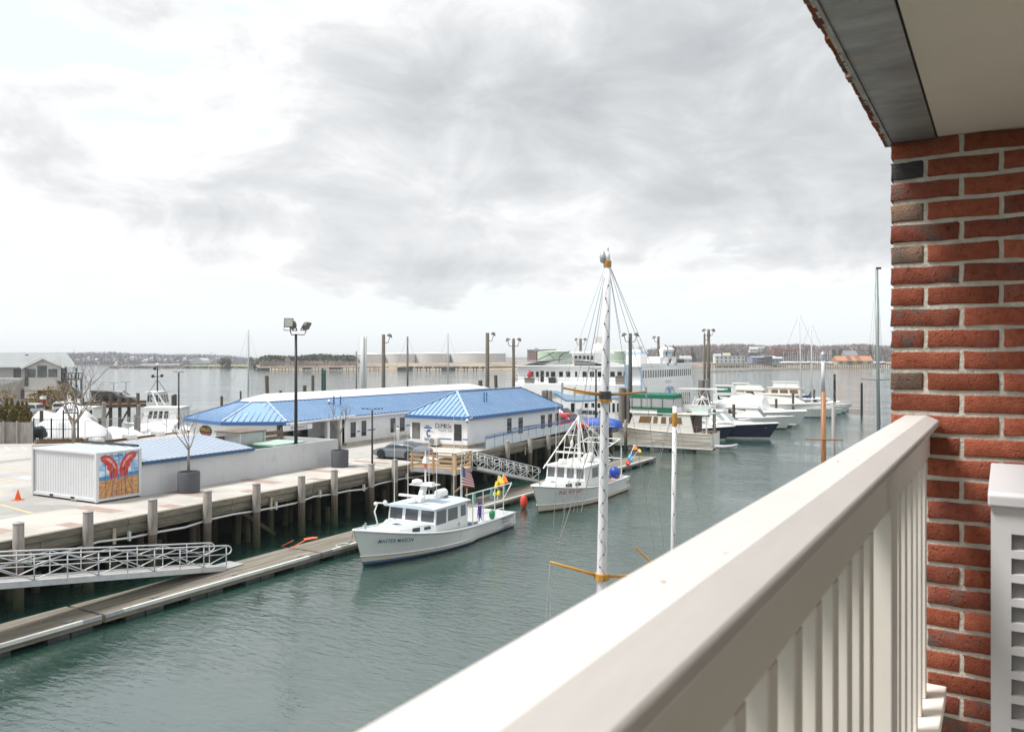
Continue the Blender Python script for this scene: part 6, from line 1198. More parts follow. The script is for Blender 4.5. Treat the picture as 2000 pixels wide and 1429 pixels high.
# ================================================================ motor yachts in the slips
NAVYH = mat('navy_gelcoat', (.006, .012, .045), .18); TEAK = mat('teak', (.25, .13, .06), .6, var=.2); GREENC = mat('green_canvas', (.012, .14, .085), .8, var=.12, vscale=2); CLEARV = mat('clear_vinyl', (.55, .55, .54), .2, alpha=.7); WRAP = mat('shrink_wrap', (.70, .70, .71), .45, var=.05, bump=.8, bscale=2.2); AQG = mat('pale_green_glass', (.30, .38, .35), .08, spec=.7); BRG = mat('brown_curtain', (.20, .115, .045), .35, var=.25, vscale=2)
def slip(name, label, bow_px, bow_py, L, B, zb, zs, hm, boot, rz=0, **k):
    p = P(bow_px, bow_py, 0); c = p + Vector((-L / 2 + k.pop('rk', 1.2), 0, 0)); o = thing(name, label, 'boat', (c.x, c.y, 0), rz, 'motor boats in the slips'); sheer, h = hull(o, L, B, zb, zs, [hm, boot, BOTT], rake=1.3, fine=1.6, sheer_p=2, mid=.5, **k); strip(o, sheer, .05, GEL, 'rub_rail'); return o, sheer
# cream trawler, stern to the right
tr = thing('trawler_yacht', 'cream trawler yacht with green canvas flybridge enclosure at the wharf end', 'boat', (-30.6, 89.3, 0), R(180)); TS, h = hull(tr, 13, 4.3, 2.5, 1.85, [CREAM, CREAM, BOTT], rake=1.0, fine=1.8, sheer_p=2.2, mid=.55, stern_w=.9, wlf=.93); strip(tr, TS, .06, CREAM, 'cap_rail'); strip(tr, [Vector((p.x, p.y * .99 + .01, p.z * .52)) for p in TS if p.x < 4], .04, TEAK, 'rub_strake'); strip(tr, [Vector((p.x, p.y * 1.0 + .005, p.z * .80)) for p in TS if p.x < 4.5], .02, mat('seam_grey', (.45, .42, .36), .6), 'plank_line')
deck(tr, TS, -6.45, 6.4, TEAK, -.35, 'deck'); hs = house(tr, -4.7, 3.3, 1.75, 1.55, 1.5, 3.85, .9, .55, CREAM, 'deckhouse', tum=.1, wins=[(.15, .36, .55, .86), (.41, .49, .55, .86), (.55, .62, .55, .86), (.66, .86, .55, .86)], glass=BRG, front=3, frontr=(.55, .9), roof_over=.35, crown=.08)
MB().bx(-6.1, -4.2, -1.9, 1.9, 3.86, 3.95).build('aft_canopy', CREAM, tr, local=True); MB().bx(-4.62, -4.56, -1.5, 1.5, 1.6, 3.7).build('aft_bulkhead', mat('cockpit_shade_brown', (.07, .035, .02), .6), tr, local=True); MB().bx(-6.05, -5.95, 1.6, 1.7, 1.6, 3.86).bx(-6.05, -5.95, -1.7, -1.6, 1.6, 3.86).build('canopy_post', CREAM, tr, local=True); MB().bx(-6.3, -5.6, -1.5, 1.5, 1.5, 2.0).build('aft_bench', TEAK, tr, local=True)  # the aft panel's very dark brown stands in for shade inside the cockpit
fb = house(tr, -2.3, 3.0, 1.5, 1.3, 3.92, 4.55, .3, 0, CREAM, 'flybridge', tum=.05)
for za, zb_, m_, nm in ((4.3, 4.56, GREENC, 'canvas_skirt'), (4.56, 5.5, CLEARV, 'clear_curtain'), (5.5, 5.95, GREENC, 'canvas_top')):
    k = 1.0 if nm != 'canvas_top' else .99; MB().loft([[Vector((x * .99 + .1, y, z)) for x, y in ((-2.4, 1.55), (2.6, 1.4), (2.95, .9), (2.95, -.9), (2.6, -1.4), (-2.4, -1.55))] for z in (za, zb_)] + ([[Vector((x * .8 + .1, y * .6, 6.12)) for x, y in ((-2.4, 1.55), (2.6, 1.4), (2.95, .9), (2.95, -.9), (2.6, -1.4), (-2.4, -1.55))]] if nm == 'canvas_top' else []), close=True, caps=(nm == 'canvas_top')).build(nm, m_, fb, local=True)
for x in (-2.3, -1.0, .3, 1.5, 2.6):
    for s in (1, -1): MB().beam((x, s * (1.54 - .03 * x), 4.5), (x, s * (1.54 - .03 * x), 5.55), .06, .03).build('canvas_strap', GREENC, fb, local=True)
MB().bx(-2.2, -.4, 1.5, 1.56, 3.65, 4.45).bx(-2.2, -.4, -1.56, -1.5, 3.65, 4.45).build('canvas_flap', GREENC, fb, local=True)
dn = thing('dinghy', 'upturned pale dinghy on the trawler boat deck', 'dinghy', Vector((-30.6, 89.3, 0)) - Vector((-4.4, .0, -3.97)), R(180)); hull(dn, 3.0, 1.4, .55, .5, [mat('dinghy_teal', (.55, .66, .66), .4), GEL, GEL], rake=.4, n=10); MB().bx(-1.3, 1.1, -.5, .5, .1, .16).build('seat', TEAK, dn, local=True)
railing(tr, [(-6.2, 1.85, 1.9), (-5, 1.9, 1.9), (-3, 2.0, 1.9), (-1, 2.05, 1.95), (1, 2.0, 2.0), (3, 1.8, 2.1), (5, 1.2, 2.3)], .7); railing(tr, [(-4.6, 1.5, 3.95), (-3.4, 1.5, 3.95), (-2.3, 1.5, 3.95)], .75)
MB().tube([(-6.6, 1.2, .3), (-6.6, 1.2, 2.2)], .03, 5).tube([(-6.6, .8, .3), (-6.6, .8, 2.2)], .03, 5).build('stern_ladder', STEEL, tr, local=True)
ib = thing('inflatable_tender', 'grey inflatable tender hanging at the trawler stern', 'tender', (-23.5, 88.6, .55)); MB().tube([(-23.6, 87.4, .55), (-22.6, 87.3, .58), (-21.8, 87.5, .68), (-21.4, 88.1, .78)], .22, 8, r1=.16).build('tube', mat('hypalon_grey', (.42, .42, .44), .6), ib, smooth=True); MB().tube([(-23.6, 89.0, .4), (-22.4, 88.7, .4), (-21.6, 88.1, .5)], .2, 8).build('tube', CREAM, ib, smooth=True)
def finger(label, x0, x1, y0, y1, z=.5):
    o = thing('finger_float', label, 'dock', ((x0 + x1) / 2, y0, 0), 0, 'finger floats between the slips'); MB().bx(x0, x1, y0, y1, z - .25, z).build('deck', FLW, o); MB().bx(x0, x1 + .03, y0 - .06, y0 - .005, z - .14, z + .02).build('rub_strip', EDGEW, o); k = x0 + .4
    while k < x1 - 1.2: MB().bx(k, k + 1.1, y0 + .03, y1 - .03, -.2, z - .26).build('pontoon', PONT, o); k += 2.6
finger('finger float with white edge alongside the cream trawler', -34.8, -23.4, 85.6, 86.9)
# small dark boat hidden behind the trawler
s1, l1 = slip('motor_boat', 'small dark navy boat showing only its bow past the trawler stern', 1417, 859, 8, 2.9, 1.75, 1.2, NAVYH, GEL); deck(s1, l1, -3.9, 3.9, GEL, -.03); house(s1, -2.5, 1.2, 1.0, .8, 1.1, 2.3, .8, .1, GEL, 'cabin', wins=[(.2, .8, .5, .85)], roof_over=.15); railing(s1, [(0, 1.2, 1.35), (1.5, 1.0, 1.45), (3, .5, 1.65), (3.8, .05, 1.75)], .5)
# navy express cruiser
s2, l2_ = slip('motor_yacht', 'navy hulled express cruiser with white deck and pale green windows', 1503, 857, 14, 4.2, 2.05, 1.45, NAVYH, GEL); deck(s2, l2_, -6.9, 6.8, GEL, -.02, 'deck', .12)
strip(s2, [Vector((p.x, p.y + .02, p.z - .02)) for p in l2_], .07, GEL, 'white_rail')
house(s2, -3.2, 5.6, 1.6, .6, 1.4, 2.05, 2.2, .1, GEL, 'trunk', tum=.2, wins=[(.42, .48, .3, .6), (.55, .6, .3, .6), (.68, .72, .3, .6)]); house(s2, -4.6, 1.6, 1.55, 1.35, 1.9, 3.3, 1.5, .5, GEL, 'wheelhouse', tum=.25, wins=[(.08, .34, .25, .88), (.37, .55, .25, .88), (.58, .9, .22, .88)], front=3, frontr=(.12, .9), glass=AQG, roof_over=.12, crown=.14)
MB().tube([(-3.4, 1.4, 3.4), (-3.1, 1.2, 4.6), (-2.4, 0, 4.9), (-3.1, -1.2, 4.6), (-3.4, -1.4, 3.4)], .06, 6).build('radar_arch', GEL, s2, local=True); MB().lathe([(.02, 0), (.28, .03), (.3, .15), (.05, .25)], (-2.6, 0, 4.9), 12).build('radar_dome', GEL, s2, local=True, smooth=True); railing(s2, [(1.5, 1.7, 1.6), (3, 1.4, 1.75), (5, .8, 1.9), (6.6, .1, 2.05)], .6)
finger('finger float under the navy cruiser bow with white fender ball', P(1445, 856, 0).x - 4, P(1500, 852, 0).x - 2, P(1470, 852, 0).y - 3.4, P(1470, 852, 0).y - 2.3)
# shrink wrapped cruiser
s3, l3_ = slip('motor_boat', 'white cruiser under shrink wrap with its bow showing', 1562, 829, 14, 4.4, 2.1, 1.6, GEL, GEL); deck(s3, l3_, -6.9, 6.8, GEL, -.02, 'deck', .25); MB().loft([[Vector((x, y * k, z * h_ + 1.3)) for y, z in ((2.15, 0), (2.0, .7), (1.5, .93), (0, 1), (-1.5, .93), (-2.0, .7), (-2.15, 0))] for x, k, h_ in ((-6.6, .9, 2.0), (-4, 1, 2.9), (-1.2, 1, 3.0), (.6, .98, 2.8), (1.0, .95, 1.7), (2.0, .85, .5))]).build('shrink_wrap', WRAP, s3, local=True, auto=35)
house(s3, 1, 5.4, 1.4, .5, 1.75, 2.35, 2.4, 0, GEL, 'trunk', tum=.2); MB().bx(4.0, 4.7, 1.42, 1.5, 1.35, 1.5).bx(4.0, 4.7, -1.5, -1.42, 1.35, 1.5).build('port_light', GLASS, s3, local=True)
# big white cruiser with dark side windows
s4, l4_ = slip('motor_yacht', 'white sport cruiser with a long band of dark side windows', 1620, 815, 15, 4.8, 2.5, 2.1, GEL, BLK2); deck(s4, l4_, -7.4, 7.2, GEL, -.02, 'deck', .15); house(s4, -5.0, 3.5, 1.9, 1.1, 2.0, 3.7, 3.4, .6, CREAM, 'deckhouse', tum=.3, wins=[(.08, .26, .35, .85), (.28, .46, .35, .85), (.48, .60, .35, .85), (.62, .72, .3, .7)], front=2, roof_over=.1, crown=.15); railing(s4, [(0, 1.9, 2.3), (2, 1.7, 2.35), (4.5, 1.2, 2.4), (7, .1, 2.5)], .65)
# cream flybridge yacht behind
s5, l5_ = slip('motor_yacht', 'cream flybridge motor yacht with dark square windows behind the shrink wrapped cruiser', 1552, 804, 16, 4.8, 2.4, 2.0, GEL, NAVYH); deck(s5, l5_, -7.9, 7.7, GEL, -.02); house(s5, -6, 2.5, 2.0, 1.6, 1.9, 4.0, 1.6, .3, CREAM, 'deckhouse', tum=.15, wins=[(.30, .52, .45, .88), (.56, .76, .45, .88)], front=3, frontr=(.45, .9), roof_over=.4); house(s5, -4.5, 1.0, 1.6, 1.4, 4.05, 4.8, .6, .2, CREAM, 'flybridge', tum=.1)
s6, l6_ = slip('motor_yacht', 'white trawler with brown windows and a high canopy at the outer slip', 1600, 797, 13, 4.4, 2.2, 1.8, GEL, NAVYH); deck(s6, l6_, -6.4, 6.2, GEL, -.02); house(s6, -4.5, 2.5, 1.8, 1.6, 1.8, 4.0, .6, .2, CREAM, 'deckhouse', tum=.08, wins=[(.1, .3, .5, .85), (.36, .6, .5, .85), (.66, .9, .5, .85)], glass=BRG, front=3, frontr=(.5, .88), roof_over=.35); house(s6, -3.5, 1.5, 1.5, 1.3, 4.1, 5.2, .3, .1, GEL, 'flybridge', tum=.1, roof_over=.3)
for nm, lab, bx_, by_, L_, top in (('motor_boat', 'white cabin boat with green glass top left of the shrink wrapped cruiser', 1468, 806, 10, GREENC), ('motor_boat', 'farther white cabin boat with green curtains by the outer slips', 1495, 797, 10, GREENC)):
    s_, l_ = slip(nm, lab, bx_, by_, L_, 3.6, 2.1, 1.7, GEL, GEL); deck(s_, l_, -L_ / 2 + .1, L_ / 2 - .2, GEL, -.02); house(s_, -3, 1.8, 1.5, 1.2, 1.7, 3.4, .9, .1, GEL, 'cabin', wins=[(.2, .8, .4, .85)]); house(s_, -2.6, .8, 1.4, 1.2, 3.4, 4.9, .3, .1, GEL, 'bridge_enclosure', wins=[(.1, .9, .2, .85)], glass=top, roof_over=.2)
s7, l7_ = slip('motor_boat', 'small white cabin boat with blue boot stripe nearest the outermost float', 1652, 806, 9, 3.2, 1.7, 1.3, GEL, BOOT); deck(s7, l7_, -4.4, 4.2, GEL, -.02); house(s7, -2.6, 1.2, 1.2, 1.0, 1.3, 2.5, .9, .1, GEL, 'cabin', wins=[(.15, .45, .4, .85), (.5, .85, .4, .85)], roof_over=.15); railing(s7, [(0, 1.3, 1.45), (2, 1.0, 1.55), (3.9, .2, 1.7)], .5)
s8, l8_ = slip('motor_yacht', 'white cruiser with black boot stripe between the shrink wrapped boat and navy cruiser', 1535, 838, 11, 3.8, 1.9, 1.5, GEL, BLK2); deck(s8, l8_, -5.4, 5.2, GEL, -.02); house(s8, -4.2, 1.6, 1.5, 1.2, 1.5, 2.9, 1.2, .3, GEL, 'deckhouse', tum=.15, wins=[(.1, .35, .4, .85), (.4, .62, .4, .85)], front=2, roof_over=.1); railing(s8, [(0, 1.6, 1.65), (2, 1.4, 1.7), (4.9, .1, 1.9)], .6)
# lattice of white tubes: tower of a boat behind the trawler stern
lt = thing('tower_boat', 'white fishing boat with a lattice tower behind the trawler', 'boat', P(1400, 838, 0)); c = P(1390, 838, 0); c.z = 0
ol = thing('tmp', None, None); bpy.data.objects.remove(ol); MB().loft([[c + Vector((x, y * k, z)) for y, z in ((1.7, 1.5), (1.5, 0), (-1.5, 0), (-1.7, 1.5))] for x, k in ((-7, .9), (-2, 1), (2, .9), (4.2, .4), (5, .05))]).build('hull', GEL, lt)
for a, b in (((-3, -1.2, 1.5), (-1.8, -.7, 5.6)), ((-3, 1.2, 1.5), (-1.8, .7, 5.6)), ((.5, -1.2, 1.5), (-.6, -.7, 5.6)), ((.5, 1.2, 1.5), (-.6, .7, 5.6)), ((-3, -1.2, 1.5), (-.6, -.7, 5.6)), ((.5, -1.2, 1.5), (-1.8, -.7, 5.6)), ((-2.6, -1, 3), (.2, -1, 3)), ((-2.2, -.9, 4.3), (-.2, -.9, 4.3))): MB().cyl(c + Vector(a), c + Vector(b), .07, n=6).build('tower_tube', GEL, lt)
MB().bx(c.x - 4.5, c.x + 2.0, c.y - 1.2, c.y + 1.2, 5.6, 5.75).build('tower_top', GEL, lt); MB().bx(c.x - 3.5, c.x + .3, c.y - 1.3, c.y + 1.3, 1.5, 3.4).build('cabin', GEL, lt)
for i, (px, yt, Z, r, lab) in enumerate(((1395, 800, 98, .28, 'dark slip pile between trawler and navy cruiser'), (1433, 790, 112, .3, 'dark slip pile above the navy cruiser windscreen'), (1516, 779, 130, .3, 'dark slip pile in front of the white sport cruiser'), (1549, 767, 140, .3, 'pale slip pile behind the white sport cruiser'), (1590, 761, 145, .3, 'dark slip pile right of the sailboat mast'), (1627, 784, 150, .01, ''), (1630, 731, 150, .3, 'tall black pile at the outer end of the slips'), (1683, 748, 152, .3, 'black pile at the last finger float'))):
    if lab: pile(lab, px, yt, Z, r, POLEW if i < 5 else BLACK, 0, 'slip piles')
finger('outermost finger float ending at the black pile', P(1640, 802, 0).x, P(1684, 802, 0).x, P(1660, 803, 0).y, P(1660, 803, 0).y + 1.6); finger('short finger float in front of the white sport cruiser', P(1540, 832, 0).x - 6, P(1562, 832, 0).x, P(1550, 833, 0).y - 1.5, P(1550, 833, 0).y - .3)
main = thing('main_float', 'long main float of the marina behind the yachts', 'dock', (-36, 120, 0)); MB().bx(-38, -35.4, 88, 165, .2, .5).build('deck', FLW, main)
# sailboats in the outer slips
def sloop(label, px, yt, Z, L, sail, off=0, m=MASTW, hullc=None, r=.13):
    b = PD(px, 900, Z); o = thing('sailboat', label, 'sailboat', (b.x, b.y, 0), 0); sh, h = hull(o, L, L * .28, 1.6, 1.3, [hullc or GEL, BOOT, BOTT], rake=L * .1, stern_w=.75, n=12); deck(o, sh, -L / 2, L / 2 - .1, GEL, -.02); house(o, -L * .2, L * .12, L * .09, L * .06, 1.3, 1.9, .5, .1, GEL, 'cabin', wins=[(.2, .8, .35, .7)]); t = PD(px + off, yt, Z)
    mm = MB().cyl((b.x, b.y, 1), t, r, r * .7, 8).build('mast', m, o, smooth=True); MB().cyl((b.x, b.y, 2.6), (b.x - L * .4, b.y, 2.7), .09, n=6).build('boom', m, mm)
    if sail: MB().loft([[Vector((b.x - x, b.y + y, 2.7 + z * k)) for y, z in ((.16, 0), (.1, .5), (-.1, .5), (-.16, 0))] for x, k in ((.0, 3.2), (.5, 1.2), (2, 1), (L * .4, .7))], close=True).build('sail_cover', sail, mm)
    for x in (-L / 2, L / 2): MB().cyl(t, (b.x + x, b.y, 1.5), .02, n=4).build('stay', WIRE, o)
    for y in (-1.2, 1.2): MB().cyl(t, (b.x, b.y + y, 1.4), .02, n=4).build('stay', WIRE, o)
    return o
sloop('sloop with tall white mast and grey furled sail in the slips', 1566, 613, 141, 13, mat('sail_grey', (.5, .49, .47), .8), -5); sloop('sloop with navy blue sail cover in the outer slips', 1585, 632, 149, 12, mat('sail_navy', (.015, .03, .1), .7))
sloop('white sloop moored far behind the restaurant end roof', 485, 643, 130, 11, None, 0, mat('mast_pale_green', (.45, .5, .47), .5)); sloop('ketch with dark mast behind the restaurant white roof', 796, 657, 125, 11, None, 0, mat('mast_dark', (.13, .13, .12), .6), None, .18); sloop('small sloop with short dark mast left of the white light towers', 696, 686, 125, 9, None, 0, MATS['mast_dark'], None, .12); sloop('sloop with thin grey mast in front of the far white tanks', 875, 651, 170, 11, None, 0, mat('mast_light_grey', (.4, .42, .42), .5))
sp_ = thing('spar_bundle', 'cluster of pale tall spars of moored vessels behind the restaurant', 'spars', PD(710, 760, 128)); 
for px, yt, r in ((706, 663, .16), (709, 657, .28), (714, 657, .2), (699, 657, .05)): t = PD(px, yt, 128); MB().cyl((t.x, t.y, 1), t, r, n=8).build('spar', ALM if False else mat('spar_grey', (.5, .52, .51), .5), sp_, smooth=True)
t = PD(709, 760, 128); MB().bx(t.x - 5, t.x + 3, t.y - 1.5, t.y + 1.5, -.3, 1.3).build('hull', GEL, sp_)
op = thing('old_pier', 'low old timber pier in the water behind the restaurant ridge', 'pier', PD(850, 752, 150)); a = PD(775, 757, 140); b = PD(928, 752, 150); MB().beam((a.x, a.y, 2.9), (b.x, b.y, 2.9), 3, .8).build('deck', WOODG, op)
for k in range(12): c = a.lerp(b, k / 11); MB().cyl((c.x, c.y, -1), (c.x, c.y, 3.4 + rnd.uniform(0, .7)), .25, n=8).build('pile', POLEW, op)

# ================================================================ the boatyard across the lot (left)
def ext(pts, Z, depth, parent, name, m, bevel=0):
    """a solid with this outline seen from here, standing at depth Z and as thick as `depth`"""
    f = [PD(px, py, Z) for px, py in pts]; n = len(f); D_ = ray(sum(p[0] for p in pts) / n, YH).normalized() * depth; b = [p + D_ for p in f]; return MB().add(f + b, [list(range(n))[::-1], list(range(n, 2 * n))] + [[i, (i + 1) % n, n + (i + 1) % n, n + i] for i in range(n)]).build(name, m, parent, bevel=bevel)
def far_win(parent, px0, px1, py0, py1, Z, m=None, fr=None):
    w = ext([(px0, py1), (px1, py1), (px1, py0), (px0, py0)], Z - .06, .1, parent, 'window', m or GLASS); t = .6
    if fr: 
        q = MB(); C4 = lambda a, b, c, d: [PD(x, y, Z - .09) for x, y in ((a, d), (b, d), (b, c), (a, c))]
        for r_ in ((px0 - t, px0, py0 - t, py1 + t), (px1, px1 + t, py0 - t, py1 + t), (px0, px1, py0 - t, py0), (px0, px1, py1, py1 + t)): f = C4(*r_); q.add(f + [p + CD * .1 for p in f], [[3, 2, 1, 0], [4, 5, 6, 7], [0, 1, 5, 4], [1, 2, 6, 5], [2, 3, 7, 6], [3, 0, 4, 7]])
        q.build('frame', fr, w)
    return w
SHING = mat('pale_shingle', (.60, .59, .575), .85, var=.08, vscale=3, bump=.3, bscale=20); SEAMR = mat('grey_seam_metal', (.42, .445, .45), .45, .35, var=.08, vscale=.6); SEAMD = mat('grey_seam_rib', (.26, .28, .285), .5, .3); TEALM = mat('teal_metal', (.03, .16, .14), .5)
land2 = [P(-420, 830, 2.2), P(60, 810, 2.2), P(150, 806, 2.2), P(166, 786, 2.2), P(140, 774, 2.2), P(-420, 774, 2.2)]
struct(MB().prism([(p.x, p.y) for p in land2], -.5, 2.2).build('boatyard_ground', mat('yard_gravel', (.36, .32, .27), .95, var=.2, vscale=.3)))
hb = thing('marina_house', 'pale shingled marina house with grey standing seam roof and projecting gable bay', 'house', PD(60, 790, 126)); Zh = 126
ext([(-260, 792), (131, 792), (131, 716), (-260, 716)], Zh + 3, 12, hb, 'wall', SHING)
rr_ = ext([(-262, 717), (128, 717), (128, 715.5), (-262, 715.5)], Zh + 1.8, 13.5, hb, 'roof', SEAMR)
facet(rr_, [PD(-262, 717, Zh + 1.5), PD(152, 717, Zh + 1.5), PD(129, 689, Zh + 9), PD(-262, 689, Zh + 9)], True, [SEAMR, SEAMD], .62, .06, .08)
facet(rr_, [PD(152, 717, Zh + 16), PD(-262, 717, Zh + 16), PD(-262, 689, Zh + 9.05), PD(129, 689, Zh + 9.05)], False, [SEAMR, SEAMD]); facet(rr_, [PD(152, 717, Zh + 1.6), PD(152, 717, Zh + 16), PD(129, 689, Zh + 9)], False, [SEAMR, SEAMD])
ext([(49, 692), (55, 692), (55, 694), (49, 694)], Zh + 5.5, .5, rr_, 'roof_vent', BLACK)
gb = ext([(47, 762), (119, 762), (119, 718), (84, 700.5), (47, 718)], Zh - 2.5, 6, hb, 'gable_bay', SHING)
q = MB(); HD = ray(84, YH).normalized() * 8
for a, b in (((41, 718.5), (84, 698.5)), ((84, 698.5), (126, 717.5))):
    A_, B_ = PD(*a, Zh - 3.0), PD(*b, Zh - 3.0); q.add([A_, B_, B_ + HD, A_ + HD, A_ + Vector((0, 0, .16)), B_ + Vector((0, 0, .16)), B_ + HD + Vector((0, 0, .16)), A_ + HD + Vector((0, 0, .16))], [[4, 5, 6, 7], [3, 2, 1, 0], [0, 1, 5, 4], [1, 2, 6, 5], [2, 3, 7, 6], [3, 0, 4, 7]])
q.build('gable_roof', SEAMR, gb); q = MB()
for a, b in (((41, 719), (84, 699)), ((84, 699), (126, 718))): q.beam(PD(*a, Zh - 3.03), PD(*b, Zh - 3.03), .08, .24)
q.build('barge_board', FRW, gb)
gm = mat('house_glass', (.10, .115, .115), .06, var=.5, vscale=.8, spec=.7)
for a in ((54.5, 70, 720, 737), (72.5, 92, 713.5, 737), (94, 112.5, 720, 736.5)): far_win(gb, *a, Zh - 2.5, gm, FRW)
far_win(gb, 48.5, 54, 720, 753, Zh - 2.52, gm, DARK)
far_win(hb, 27, 39, 721, 738, Zh + 3, gm, DARK); ext([(-60, 750), (6, 751), (44, 741), (44, 739), (-60, 740)], Zh - 4, 6, hb, 'porch_roof', SEAMR); ext([(24, 778), (26, 778), (26, 746), (24, 746)], Zh - 4, .2, hb, 'porch_post', GALV)
ext([(48, 778), (74, 778), (74, 763), (48, 763)], Zh - 2.0, .3, hb, 'garage_door', FRW); ext([(40, 779), (122, 779), (122, 762.2), (40, 762.2)], Zh - 1.6, 5, hb, 'base_wall', mat('base_brown', (.16, .12, .12), .9, var=.3))
dk = thing('stair_deck', 'raised grey deck with stairs and teal posts at the marina house end', 'deck', PD(140, 790, Zh)); ext([(119, 741), (161, 738), (161, 741), (119, 744)], Zh - 1, 4, dk, 'deck_floor', SEAMD)
for px, t, b in ((133, 744, 760), (139, 743, 762), (149, 718, 785), (158.5, 741, 785)): p0, p1 = PD(px, t, Zh), PD(px, b, Zh); MB().cyl(p0, p1, .14, n=6).build('post', TEALM, dk)
for k in range(7): px = 120 + k * 6.7; MB().cyl(PD(px, 741, Zh - 1), PD(px, 729, Zh - 1), .08, n=5).build('baluster', DARK, dk)
MB().beam(PD(120, 729, Zh - 1), PD(161, 728.5, Zh - 1), .1, .12).build('hand_rail', DARK, dk); MB().beam(PD(121, 745, Zh - 2), PD(152, 776, Zh - 4), 1.4, .35).build('stair', DARK, dk); MB().beam(PD(123, 737, Zh - 2.6), PD(154, 768, Zh - 4.6), .1, .12).build('hand_rail', DARK, dk)
# shrubs by the house
LEAFY = mat('gold_leaf', (.30, .22, .04), .8, var=.4); LEAFB = mat('brown_leaf', (.16, .10, .05), .9, var=.4); LEAFG = mat('dark_leaf', (.12, .15, .04), .8, var=.4); LEAFO = mat('bronze_leaf', (.20, .13, .03), .8, var=.4)
def leaf_mass(c, sx, sy, sz, n, s, q_, cone=0.0, out=None):
    o = out or MB()
    for i in range(n):
        u = q_.random(); th = q_.uniform(0, 6.283); rr = q_.random() ** .45; zz = q_.uniform(-1, 1) if not cone else q_.random() ** 1.2 * 2 - 1
        k = math.sqrt(max(0, 1 - zz * zz)) if not cone else (1 - (zz + 1) / 2) ** .8 * (.85 + .3 * q_.random())
        p = Vector(c) + Vector((math.cos(th) * rr * k * sx, math.sin(th) * rr * k * sy, zz * sz)); a = Vector((q_.uniform(-1, 1), q_.uniform(-1, 1), q_.uniform(-1, 1))).normalized() * s * q_.uniform(.6, 1.3); b = a.cross(Vector((q_.uniform(-1, 1), q_.uniform(-1, 1), q_.uniform(-1, 1)))).normalized() * s * q_.uniform(.4, .9); o.add([p - a, p + b, p + a, p - b], [[0, 1, 2, 3]], q_.randrange(2))
    return o
for px, py, sx, sz, ms, lab in ((125, 770, 2.2, 1.6, [LEAFY, LEAFB], 'yellow shrub in front of the stair deck'), (98, 775, 2.6, 1.5, [LEAFB, LEAFY], 'brown shrub below the gable bay'), (66, 780, 1.6, .9, [LEAFB, LEAFY], 'small brown shrub by the garage door'), (8, 773, 2.4, .8, [LEAFY, LEAFB], 'low yellow hedge at the picture edge')):
    c = PD(px, py, Zh - 6); o = thing('shrub', lab, 'shrub', (c.x, c.y, 2.2), 0, 'shrubs by the marina house'); leaf_mass((c.x, c.y, c.z), sx, sx * .6, sz, 260, .16, rnd).build('foliage', ms, o); MB().cyl((c.x, c.y, 2.2), (c.x, c.y, c.z), .06, n=5).build('stem', BARK, o)
# board fence and arborvitae at the picture edge
bf = thing('board_fence', 'weathered grey board fence below the evergreen trees', 'fence', PD(30, 866, 70)); FG = mat('fence_grey', (.30, .275, .25), .9, var=.25, vscale=3, stretch=(4, 4, .5), objrand=.15)
for k in range(22): px = -40 + k * 4.75; y0 = 824 + (px - 10) * .015; ext([(px, 867 - max(0, px - 30) * .06), (px + 4.6, 867 - max(0, px - 30) * .06), (px + 4.6, y0), (px, y0)], 70.5, .06, bf, 'board', FG)
for px in (5, 31): ext([(px, 868), (px + 3, 868), (px + 3, 822), (px, 822)], 70.2, .2, bf, 'post', FG)
for i, (px, yt, r) in enumerate(((2, 790, .85), (13, 780, .75), (23, 778, .7), (35, 784, .95), (44, 783, .8), (52, 785, .85))):
    c = PD(px, 870, 75 + (i % 2)); zt = PD(px, yt, 75).z; o = thing('arborvitae', ['first', 'second', 'third', 'fourth', 'fifth', 'bronze tinged last'][i] + ' pointed evergreen from the left behind the board fence', 'tree', (c.x, c.y, DZ), 0, 'evergreens behind the fence'); hgt = zt - DZ
    leaf_mass((c.x, c.y, DZ + hgt / 2), r, r, hgt / 2, 1500, .09, rnd, 1.0).build('crown', [LEAFG if i < 4 else mat('olive_leaf', (.16, .13, .04), .8, var=.4), LEAFO], o); MB().cyl((c.x, c.y, DZ), (c.x, c.y, DZ + hgt * .8), .08, .02, 6).build('trunk', BARK, o)
# covered grills
gr = [(38, 'black'), (47, 'black'), (78, 'black'), (62, 'blue')]
for i, (px, colr) in enumerate(gr):
    c = P(px, 860, DZ); o = thing('grill_cart', ['black covered cart against the fence end', 'black cart left of the blue covered one', 'black barrel cart right of the blue covered one', 'cart under a bright blue cover'][i], 'cart', (c.x, c.y, DZ), 0, 'carts by the fence'); m_ = BLACK if colr == 'black' else mat('blue_cover', (.02, .06, .32), .5)
    MB().loft([[c + Vector((0, 0, 0)) + CR * (x * k) + CD * (y * k) + Vector((0, 0, z)) for x, y in ((-.45, -.4), (.45, -.4), (.45, .4), (-.45, .4))] for k, z in ((1, .25), (1.05, .6), (.85, 1.0), (.45, 1.3))], close=True).build('cover', m_, o, bevel=.08)
    for s in (-.35, .35): cc = c + CR * s - CD * .4 + Vector((0, 0, .22)); MB().cyl(cc - CD * .05, cc + CD * .05, .2, n=12).build('wheel', TYRE if i != 3 else mat('wheel_pale', (.4, .38, .33), .6), o)
